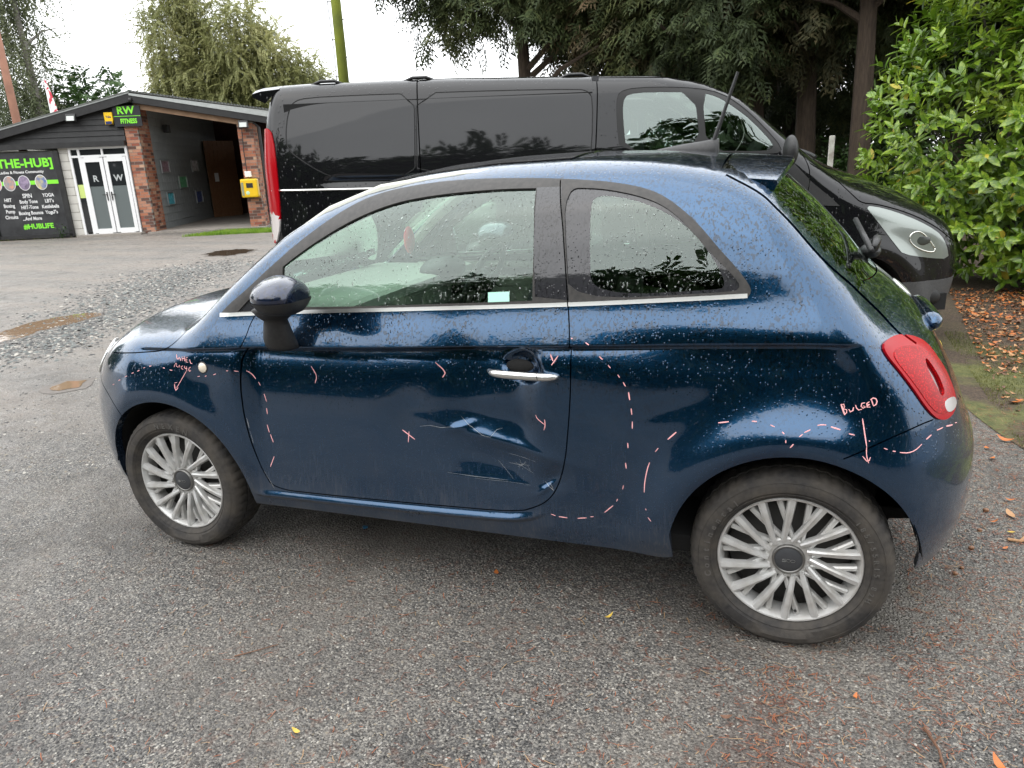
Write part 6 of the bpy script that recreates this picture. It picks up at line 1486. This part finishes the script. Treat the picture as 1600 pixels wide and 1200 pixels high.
for i,(x,y,s) in enumerate([(-38,2,1.2),(-37,11,1.1),(16,-10,1.1)]):
    t_=make_tree('broad_tree','broad dark tree at the far edge of the yard, outside the picture',(x,y,0),8.2,None,DKGR,BARK,40,group='trees round the yard outside the picture',reuse=rt,rz=i*1.7+.4); t_.scale=(s,s,s)
# ---------------------------------------------------------------- ground
t=NT('wet_chipped_tarmac'); v=t.coord('Object')
c1=t.voro(92,v,out='Color'); d1=t.voro(92,v); c2=t.voro(190,v,out='Color'); d2=t.voro(190,v)
s=t.sepz(c1,0); s2=t.sepz(c2,1)
stone=t.ramp(s,[(0,(.012,.012,.012)),(.30,(.058,.058,.058)),(.58,(.125,.122,.116)),(.80,(.20,.185,.165)),(.93,(.33,.31,.27)),(1,(.42,.40,.37))],'LINEAR')
fine=t.ramp(s2,[(0,(.022,.021,.020)),(.55,(.095,.090,.085)),(.9,(.21,.195,.17)),(1,(.30,.28,.25))])
base=t.mix(t.rng(d1,.30,.42),stone,fine)
big=t.noise(.9,5,vec=v); big2=t.noise(.33,3,vec=v); pat=t.noise(4,4,vec=v)
base=t.mix(t.rng(big,.45,.68,0,.45),base,(.19,.168,.142)); base=t.mix(t.math('MULTIPLY',t.rng(pat,.5,.75),.35),base,(.11,.088,.072))
base=t.mix(t.rng(t.noise(1.7,4,vec=t.coord('Object',None,(0,0,1.))),.50,.66,0,.45),base,(.045,.040,.036))
sx_=t.sepz(v,0); sy_=t.sepz(v,1)
# dusty lighter yard beyond the car
yard=t.math('MULTIPLY',t.rng(sx_,-.6,-3.2),1.); base=t.mix(t.math('MULTIPLY',yard,.52),base,t.ramp(t.noise(2.2,5,vec=v),[(.35,(.15,.143,.13)),(.5,(.25,.228,.205)),(.65,(.19,.18,.165))]))
track=t.rng(t.noise(1,4,vec=t.coord('Object',(.35,1.6,1),(0,0,.25))),.42,.62); base=t.mix(t.math('MULTIPLY',t.math('MULTIPLY',track,yard),.5),base,(.25,.212,.18))
# brown run of rotted needles towards the camera at the rear wheel
ds=t.math('ABSOLUTE',t.math('SUBTRACT',t.math('ADD',sx_,t.math('MULTIPLY',t.noise(3,3,vec=v),.16)),t.math('ADD',3.03,t.math('MULTIPLY',sy_,-.03))))
run=t.math('MULTIPLY',t.rng(ds,.14,.01),t.rng(sy_,-.95,-1.4)); base=t.mix(t.math('MULTIPLY',t.math('MULTIPLY',run,.75),t.rng(pat,.3,.6,.5,1)),base,(.055,.024,.016))
nd=t.rng(t.noise(26,4,vec=v),.56,.68); nz_=t.math('MULTIPLY',t.math('MULTIPLY',nd,t.rng(sx_,.5,3.0,.15,.50)),1.); base=t.mix(nz_,base,(.13,.052,.028))
h=t.math('ADD',t.math('MULTIPLY',t.rng(d1,.55,0),.7),t.math('MULTIPLY',t.rng(d2,.5,0),.35)); 
t.set(base=base,rough=t.rng(t.noise(6,3,vec=v),.35,.65,.42,.72),spec=.45,normal=t.bump(h,.0085,1.0)); TARMAC=t.m
b=MB()
xs=[-220,-60,-30]+list(np.arange(-20,12.1,.5))+[20,60,220]; ys=[-220,-60,-20]+list(np.arange(-8,20.1,.5))+[40,80,220]
V=[(x,y,0) for x in xs for y in ys]; n=len(ys); Fg=[(i*n+j,(i+1)*n+j,(i+1)*n+j+1,i*n+j+1) for i in range(len(xs)-1) for j in range(n-1)]
link('ground',new_mesh('ground',V,Fg,TARMAC),kind='structure')
# verge of soil, moss and grass on the right, with an uneven edge
t=NT('leafy_verge_soil'); v=t.coord('Object'); n1=t.noise(2.2,5,vec=v); n2=t.noise(60,4,vec=v); n3=t.noise(14,4,vec=v)
soil=t.ramp(n2,[(.3,(.030,.020,.014)),(.6,(.085,.058,.038)),(.8,(.15,.10,.065))]); moss=t.ramp(n3,[(.3,(.06,.075,.018)),(.7,(.15,.15,.045))])
sy_=t.sepz(v,1); t.set(base=t.mix(t.math('MULTIPLY',t.rng(n1,.44,.56),t.rng(sy_,3.6,2.6,.10,.85)),soil,moss),rough=.85,normal=t.bump(n2,.02)); VERGE=t.m
def sheet(name,outline,z,mat,**k):
    return link(name,new_mesh(name,[(x,y,z) for x,y in outline],[tuple(range(len(outline)))],mat),**k)
rs=random.Random(3)
def wob(P,amp,step=.12,seed=1):
    L=smooth_line(P,step,closed=True,it=2); r_=np.random.default_rng(seed); m=len(L); ph=r_.random(6)*6.28; t_=np.linspace(0,2*math.pi,m,endpoint=False)
    w=sum(np.sin(t_*k*7+p)/(.7+k*.5) for k,p in enumerate(ph,1))*amp; c_=L.mean(0); dd=L-c_; return L+dd/np.linalg.norm(dd,axis=1,keepdims=True)*w[:,None]
sheet('verge',wob([(4.02,1.3),(4.3,.6),(4.9,-.2),(6.,-1.2),(14,-2.5),(14,22),(-3,22),(-3,17),(1,9.5),(3.2,7.0),(4.0,4.9),(3.85,3.2),(3.9,2.1)],.05,.15,4),.004,VERGE,kind='structure')
sheet('verge_bank',wob([(-24,11.2),(-17,10.9),(-15.9,12.55),(-13.6,13.15),(-13.0,13.25),(-10.2,14.6),(-8.2,15.1),(-8,24),(-24,24)],.08,.3,9),.004,noisy('grassy_bank',(.10,.13,.03),(.14,.11,.07),1.5,.9),kind='structure')
# puddles
def puddle_mat(name,c):
    t=NT(name); t.set(base=c,rough=.03,spec=.8,ior=1.33,normal=t.bump(t.noise(9,2,vec=t.coord('Object')),.002,.35)); return t.m
PUD=puddle_mat('brown_puddle_water',(.21,.14,.088)); PUDD=puddle_mat('dark_puddle_water',(.07,.05,.035))
def puddle(lab,pts,mat,amp=.03,seed=2):
    L=wob(pts,amp,.06,seed); c_=L.mean(0); t_=thing('puddle',lab,'puddle',(c_[0],c_[1],.0065)); n=len(L)
    me=new_mesh('water_surface',[(x-c_[0],y-c_[1],0) for x,y in L],[tuple(range(n))],mat); o=link('water_surface',me,t_)
    r=[(x-c_[0],y-c_[1]) for x,y in L]; k=1.0
    R1=np.array(r); nn=R1/np.linalg.norm(R1,axis=1,keepdims=True); R2=R1+nn*.07
    V=[(a,b_,-.0015) for a,b_ in R1-nn*.01]+[(a,b_,-.0035) for a,b_ in R2]
    link('wet_rim',new_mesh('wet_rim',V,[(i,(i+1)%n,n+(i+1)%n,n+i) for i in range(n)],noisy('wet_mud_rim',(.075,.062,.05),(.12,.10,.085),20,.5) if 'wet_mud_rim' not in bpy.data.materials else bpy.data.materials['wet_mud_rim']),t_)
GP=lambda px,py:(lambda d:(CAMP.x+d.x*(-CAMP.z/d.z),CAMP.y+d.y*(-CAMP.z/d.z)))(ray_dir(px,py))
# ---------------------------------------------------------------- puddles, grass, stones, needles, leaves
puddle('long muddy brown puddle at the left edge of the yard',[(-4.43,1.85),(-4.60,2.30),(-4.75,2.85),(-4.60,3.25),(-4.28,3.33),(-4.2,3.1),(-4.15,2.75),(-4.2,2.45),(-4.1,2.15),(-4.1,1.85),(-4.15,1.5),(-4.2,1.1),(-4.4,1.2)],PUD,.025,2)
puddle('small dark puddle in the yard near the tail of the van',[(-7.52,8.55),(-7.60,9.15),(-6.95,9.30),(-6.65,8.75),(-6.72,8.25),(-7.12,8.2)],PUDD,.04,5)
puddle('shallow tan puddle patch in front of the bonnet',[(-2.15,.89),(-2.13,1.02),(-1.98,1.05),(-1.88,.95),(-1.95,.80),(-2.07,.80)],PUD,.02,7)
rng=np.random.default_rng(77)
octv=np.array([(1,0,0),(-.8,.3,0),(0,1,.1),(.1,-.9,0),(0,.1,.62),(.25,.5,.5)],float); octf=[(0,2,4),(2,1,4),(1,3,4),(3,0,4)]
def stones(name,n,area,smin,smax,mats,wts,label,flat=.55,tilt=.5,pdens=None):
    P=area(n); n=len(P); a=rng.random(n)*6.28; D=np.stack([np.cos(a),np.sin(a),(rng.random(n)-.5)*tilt],1); S=smin+(smax-smin)*rng.random(n)**2.2
    P3=np.stack([P[:,0],P[:,1],-.0*S],1); U=np.tile([0,0,1.],(n,1))+rng.normal(size=(n,3))*tilt*.4
    V,Fc=scatter(octv*[1,.75,flat],octf,P3,rot_frames(D,U,rng),S); mi=np.repeat(rng.choice(len(mats),n,p=wts),len(octf))
    o=link(name,fast_mesh(name,V,Fc,mats,mi),None,kind='stuff',label=label,category='gravel'); return o
SM=[simple('stone_'+n_,c_,.6) for n_,c_ in (('dark',(.035,.035,.034)),('mid',(.085,.082,.076)),('tan',(.17,.145,.11)),('pale',(.34,.32,.28)),('slate',(.10,.115,.11)))]
def in_car(P): return (P[:,0]>.3)&(P[:,0]<3.4)&(P[:,1]>-.6)&(P[:,1]<.8)
def fan(n):
    # ground in front of the lens, denser near it
    u=rng.random(n); v_=rng.random(n); X=-1.2+5.6*u; Y=-2.2+3.4*v_**1.5; return np.stack([X,Y],1)
def keep(f): return lambda n:(lambda P:P[~in_car(P)&(P[:,0]<3.95+.1*np.sin(P[:,1]*3))])(f(n))
stones('loose_chippings',52000,keep(fan),.0028,.0070,SM[:4],[.30,.34,.24,.12],'loose stone chippings on the tarmac round the blue car')
def yardf(n):
    t_=rng.random(n); c_=np.stack([-3.3-3.0*t_,1.6+5.4*t_],1); return c_+rng.normal(size=(n,2))*np.stack([.22+.25*t_,.35+.45*t_],1)
stones('slate_chippings',9000,yardf,.010,.038,[SM[0],SM[1],SM[4],SM[3]],[.3,.32,.28,.10],'band of grey slate chippings beside the muddy puddle')
def yardw(n): return np.stack([-9+8.6*rng.random(n)**.7,-.4+10*rng.random(n)**1.6],1)
stones('yard_gravel',16000,yardw,.004,.016,SM[:4],[.3,.38,.22,.10],'scattered gravel across the open yard')
# needles and twig fragments
NED=[simple('needle_'+n_,c_,.75) for n_,c_ in (('orange',(.24,.080,.035)),('brown',(.11,.040,.024)),('straw',(.30,.19,.10)))]
def needles(name,n,area,label):
    P=area(n); n=len(P); a=rng.random(n)*6.28; L_=.005+.016*rng.random(n)**2; w=.0007+.0006*rng.random(n); D=np.stack([np.cos(a),np.sin(a)],1); Q=np.stack([-D[:,1],D[:,0]],1)
    z=.0035+.003*rng.random(n); bend=(rng.random(n)-.5)[:,None]*L_[:,None]*.5*Q
    pts_=[P-D*L_[:,None]-Q*w[:,None],P-D*L_[:,None]+Q*w[:,None],P+bend+Q*w[:,None],P+bend-Q*w[:,None],P+D*L_[:,None]+Q*w[:,None]*.5,P+D*L_[:,None]-Q*w[:,None]*.5]
    V=np.stack([np.concatenate([p_,z[:,None]],1) for p_ in pts_],1).reshape(-1,3); Fc=(np.array([(0,3,2,1),(3,5,4,2)])[None]+np.arange(n)[:,None,None]*6).reshape(-1,4)
    link(name,fast_mesh(name,V,Fc,NED,np.repeat(rng.choice(3,n,p=[.45,.38,.17]),2)),None,kind='stuff',label=label,category='needles')
def nf(n):
    m=n//3; m0=n//16; A_=np.stack([3.02+rng.normal(size=m0)*.10,-1.9+rng.random(m0)*1.0],1); B_=np.stack([.2+4.2*rng.random(m)**.7,-2.0+2.6*rng.random(m)],1); C_=np.stack([3.3+rng.random(m)*.9,-1.4+rng.random(m)*3.2],1)
    P=np.vstack([A_,B_,C_]); return P[~in_car(P)]
needles('fallen_needles',15000,nf,'rusty conifer needles drifted over the tarmac by the rear wheel')
# leaves lying singly
def leaf_shape(n=6,curl=.25,w=.42):
    v=[];f=[]
    for i in range(n+1):
        t=i/n; ww=w*math.sin(math.pi*min(1,t*.94+.03))**.8; z=curl*(t-.45)**2
        v+=[(t-.5,-ww*.5,z+.10*ww),(t-.5,0,z),(t-.5,ww*.5,z+.14*ww)]
    for i in range(n): a=3*i; f+=[(a,a+3,a+4,a+1),(a+1,a+4,a+5,a+2)]
    return v,f
LM=[noisy('leaf_'+n_,a_,b_,30,.55,detail=3) for n_,a_,b_ in (('orange',(.50,.16,.035),(.36,.10,.025)),('tan',(.46,.26,.12),(.33,.17,.08)),('brown',(.17,.08,.04),(.10,.05,.03)),('yellow',(.58,.42,.06),(.45,.28,.05)))]
lms=[]
for k in range(4):
    for c_,w_ in ((.5,.45),(1.1,.38)):
        v_,f_=leaf_shape(5,c_,w_); lms.append((k,new_mesh('leaf_blade',v_,f_,LM[k],True)))
def put_leaf(x,y,size,k,lab,group,z=.006,name='fallen_leaf'):
    me=rng.choice([i for i,(kk,_) in enumerate(lms) if kk==k]); o=thing(name,lab,'leaf',(x,y,z+size*.05),0,group,data=lms[me][1]); o.scale=(size,)*3; o.rotation_euler=((rng.random()-.5)*.5,(rng.random()-.5)*.5,rng.random()*6.28); return o
LW=lambda k,sz,y: '%s %s fallen leaf in the litter %s'%('large' if sz>.08 else 'small',('orange','tan','dark brown','yellow')[k],'at the very foot of the laurel' if y>4.3 else 'on the soil between laurel and mossy strip' if y>2.9 else 'at the mossy strip beyond the tail lamp')
cnt=0
while cnt<205:
    t_=rng.random(); x=4.1+1.25*rng.random()+.35*t_; y=1.6+3.7*t_**.8
    if x<4.0+.12*y: continue
    k=rng.choice(4,p=[.36,.30,.31,.03]); sz=.045+.06*rng.random(); put_leaf(x,y,sz,k,LW(k,sz,y),'leaf litter under the laurel bush'); cnt+=1
for i in range(60):
    k=rng.choice(4,p=[.36,.30,.31,.03]); sz=.045+.055*rng.random(); put_leaf(4.5+1.7*rng.random(),4.3+1.2*rng.random(),sz,k,LW(k,sz,9),'leaf litter under the laurel bush')
for x,y,s,k,lab in ((2.46,-.80,.032,3,'small curled yellow leaf lying alone on the tarmac left of the rear wheel'),(2.0,-.65,.040,0,'orange leaf fragment on the tarmac under the middle of the car side'),(4.04,1.22,.075,0,'largest bright orange leaf on the mossy edge right of the tail lamp'),(3.50,-1.14,.055,0,'crumpled orange leaf at the bottom right edge of the picture'),(3.19,-.98,.03,0,'little orange leaf on the tarmac below the rear tyre'),(2.86,-1.16,.032,2,'curled brown leaf at the bottom edge beside the needle drift'),(4.0,.55,.05,2,'brown leaf on the tarmac just behind the rear bumper'),(3.93,.95,.045,0,'small orange leaf behind the bumper, nearest the big orange one'),(.0,-1.2,.03,1,'pale leaf scrap at the left edge of the foreground'),(1.76,-1.55,.03,3,'yellowish leaf scrap at the bottom middle of the picture'),(3.86,.33,.06,1,'tan leaf pair on the tarmac right of the rear bumper')):
    put_leaf(x,y,s,k,lab,None)
for i in range(16):
    put_leaf(3.75+.5*rng.random(),-.3+1.6*rng.random(),.025+.03*rng.random(),rng.choice(4,p=[.5,.28,.2,.02]),'small orange or brown leaf strewn on the tarmac behind the car','leaves strewn behind the car')
# small broken leaves between them, uncounted
n=5200; t_=rng.random(n); LX=4.05+1.7*rng.random(n)+.3*t_; LY=1.3+4.4*t_**.9; ok_=(LX>3.98+.10*LY)&(rng.random(n)<.22+.78*np.clip((LY-1.8)/1.4,0,1)); LX=LX[ok_];LY=LY[ok_];n=len(LX)
v_,f_=leaf_shape(2,.9,.5); a=rng.random(n)*6.28; D=np.stack([np.cos(a),np.sin(a),.3*(rng.random(n)-.5)],1); V,Fc=scatter(v_,f_,np.stack([LX,LY,.008+.012*rng.random(n)],1),rot_frames(D,np.tile([0,0,1.],(n,1))+rng.normal(size=(n,3))*.35,rng),.014+.035*rng.random(n))
link('leaf_litter',fast_mesh('leaf_litter',V,Fc,LM[:3],np.repeat(rng.choice(3,n,p=[.34,.28,.38]),len(f_))),None,kind='stuff',label='small broken brown leaves carpeting the soil below the laurel',category='leaf litter')
# conkers and acorns
ACR=simple('acorn_brown',(.20,.095,.045),.35)
for x,y,r,lab in ((3.66,0,.008,'round brown acorn nearest the rear bumper corner'),(3.78,.35,.009,'brown acorn on the tarmac farther behind the bumper'),(3.57,-.21,.007,'brown acorn beside the rear tyre'),(3.60,-.16,.006,'tiny acorn next to the one by the rear tyre'),(3.72,.16,.007,'acorn between the two behind the bumper')):
    o=thing('acorn',lab,'acorn',(x,y,r*.9)); q=MB(); q.smooth=True; q.ell((0,0,0),(r*1.25,r,r)); q.build('nut',ACR,o); q=MB(); q.smooth=True; q.ell((-r*.9,0,0),(r*.5,r*.8,r*.8),8,6); q.build('cup',LM[2],o)
def twig(lab,P,r,mat=LM[2],kink=True):
    P=np.array(P,float); o=thing('twig',lab,'twig',(P[0][0],P[0][1],0)); q=MB(); L_=[]
    for i in range(len(P)-1):
        for t_ in np.linspace(0,1,4)[:-1]: L_.append(P[i]+(P[i+1]-P[i])*t_+rng.normal(size=3)*r*.5*[1,1,.2])
    L_.append(P[-1]); L_=[(a-P[0][0],b_-P[0][1],max(c_,r)) for a,b_,c_ in L_]; q.tube(L_,[r*(1-.5*i/len(L_)) for i in range(len(L_))],6); 
    q.tube([L_[2],(L_[2][0]+r*4,L_[2][1]+r*6,r*2)],r*.6,5); q.build('stick',mat,o)
twig('thin brown twig lying on the tarmac in the left foreground',[(1.37,-1.33,.004),(1.41,-1.30,.006),(1.47,-1.24,.004)],.0022)
twig('dark twig standing towards the lens at the bottom right',[(3.35,-1.05,.006),(3.37,-1.13,.010),(3.385,-1.22,.006)],.0045)
twig('pale broken stick at the right edge behind the bumper',[(3.80,.10,.008),(3.86,.105,.01),(3.96,.09,.008)],.006,LM[1])
twig('fine dark twig in the middle foreground',[(1.78,-1.0,.004),(1.80,-.97,.004),(1.82,-.95,.004)],.0014)
twig('thin twig near the rotted needle drift',[(2.98,-1.12,.004),(3.02,-1.09,.005)],.0018)
bc=thing('bottle_cap','small blue plastic scrap on the tarmac beneath the door','scrap',(1.33,-.46,.004)); q=MB(); q.prism([(.012*math.cos(a),.012*math.sin(a)*(.8+.3*math.sin(3*a))) for a in np.linspace(0,6.2,10)],0,.006,'z'); q.build('cap_rim',simple('blue_plastic',(.02,.14,.28),.4),bc)
# grass: patch by the porch, moss tufts on the verge, weeds under the banner
def grass(name,n,area,hmin,hmax,w,mat,label):
    P=area(n); n=len(P); a=rng.random(n)*6.28; h=hmin+(hmax-hmin)*rng.random(n); D=np.stack([np.cos(a),np.sin(a)],1); le=(rng.random(n)*.7)[:,None]*h[:,None]*np.stack([np.cos(a*3),np.sin(a*3)],1)
    z0=np.full((n,1),.003); A_=np.hstack([P-D*w,z0]); B_=np.hstack([P+D*w,z0]); C_=np.hstack([P+le*.35+D*w*.7,h[:,None]*.55]); E_=np.hstack([P+le*.35-D*w*.7,h[:,None]*.55]); T_=np.hstack([P+le,h[:,None]])
    V=np.stack([A_,B_,C_,E_,T_,T_+[0,0,1e-4]],1).reshape(-1,3); Fc=(np.array([(0,1,2,3),(3,2,5,4)])[None]+np.arange(n)[:,None,None]*6).reshape(-1,4)
    link(name,fast_mesh(name,V,Fc,mat),None,kind='stuff',label=label,category='grass')
GR=leaf_mat('fresh_grass',[(.10,.20,.015),(.17,.30,.025),(.26,.36,.05)],2,.3); GR2=leaf_mat('olive_moss_grass',[(.07,.085,.02),(.14,.15,.04),(.22,.20,.08)],2,.2)
def garea(n):
    a,b_=rng.random(n),rng.random(n); X=-11.1+2.7*a; return np.stack([X,11.75+.48*(X+11.1)+b_*(1.6-.5*a)],1)
grass('porch_grass',9000,garea,.03,.08,.006,GR,'strip of bright green grass in front of the right brick pier')
def barea(n): a=rng.random(n); return np.stack([-17.2+3.6*a,11.0+2.1*a+rng.normal(size=n)*.16],1)
grass('wall_foot_grass',3500,barea,.02,.07,.006,GR2,'olive grass and moss along the foot of the banner')
def varea(n):
    t_=rng.random(n); P=np.stack([4.08+.10*t_+.9*rng.random(n)**1.3,.7+3.0*t_],1); nn=np.sin(P[:,0]*7+1)*np.sin(P[:,1]*5)+rng.normal(size=n)*.5; return P[nn>-.1]
grass('verge_grass',16000,varea,.008,.030,.0016,GR2,'short olive grass and moss along the tarmac edge behind the car')
wd=thing('weed','small green leafy weed at the foot of the banner frame','weed',wp(-2.35,-.18,0)); 
P=rng.normal(size=(60,3))*[.10,.08,.10]+[0,0,.16]; V,Fc=scatter(lv,lt,P,rot_frames(rng.normal(size=(60,3))+[0,0,.3],np.tile([0,0,1.],(60,1)),rng),.05+.03*rng.random(60)); link('leaves',fast_mesh('leaves',V,Fc,DKGR),wd,kind='stuff')
q=MB()
for i in range(5): q.tube([(0,0,0),(.08*math.cos(i*1.3),.06*math.sin(i*1.3),.22)],.004,5)
q.build('stems',DKGR,wd,kind='stuff')
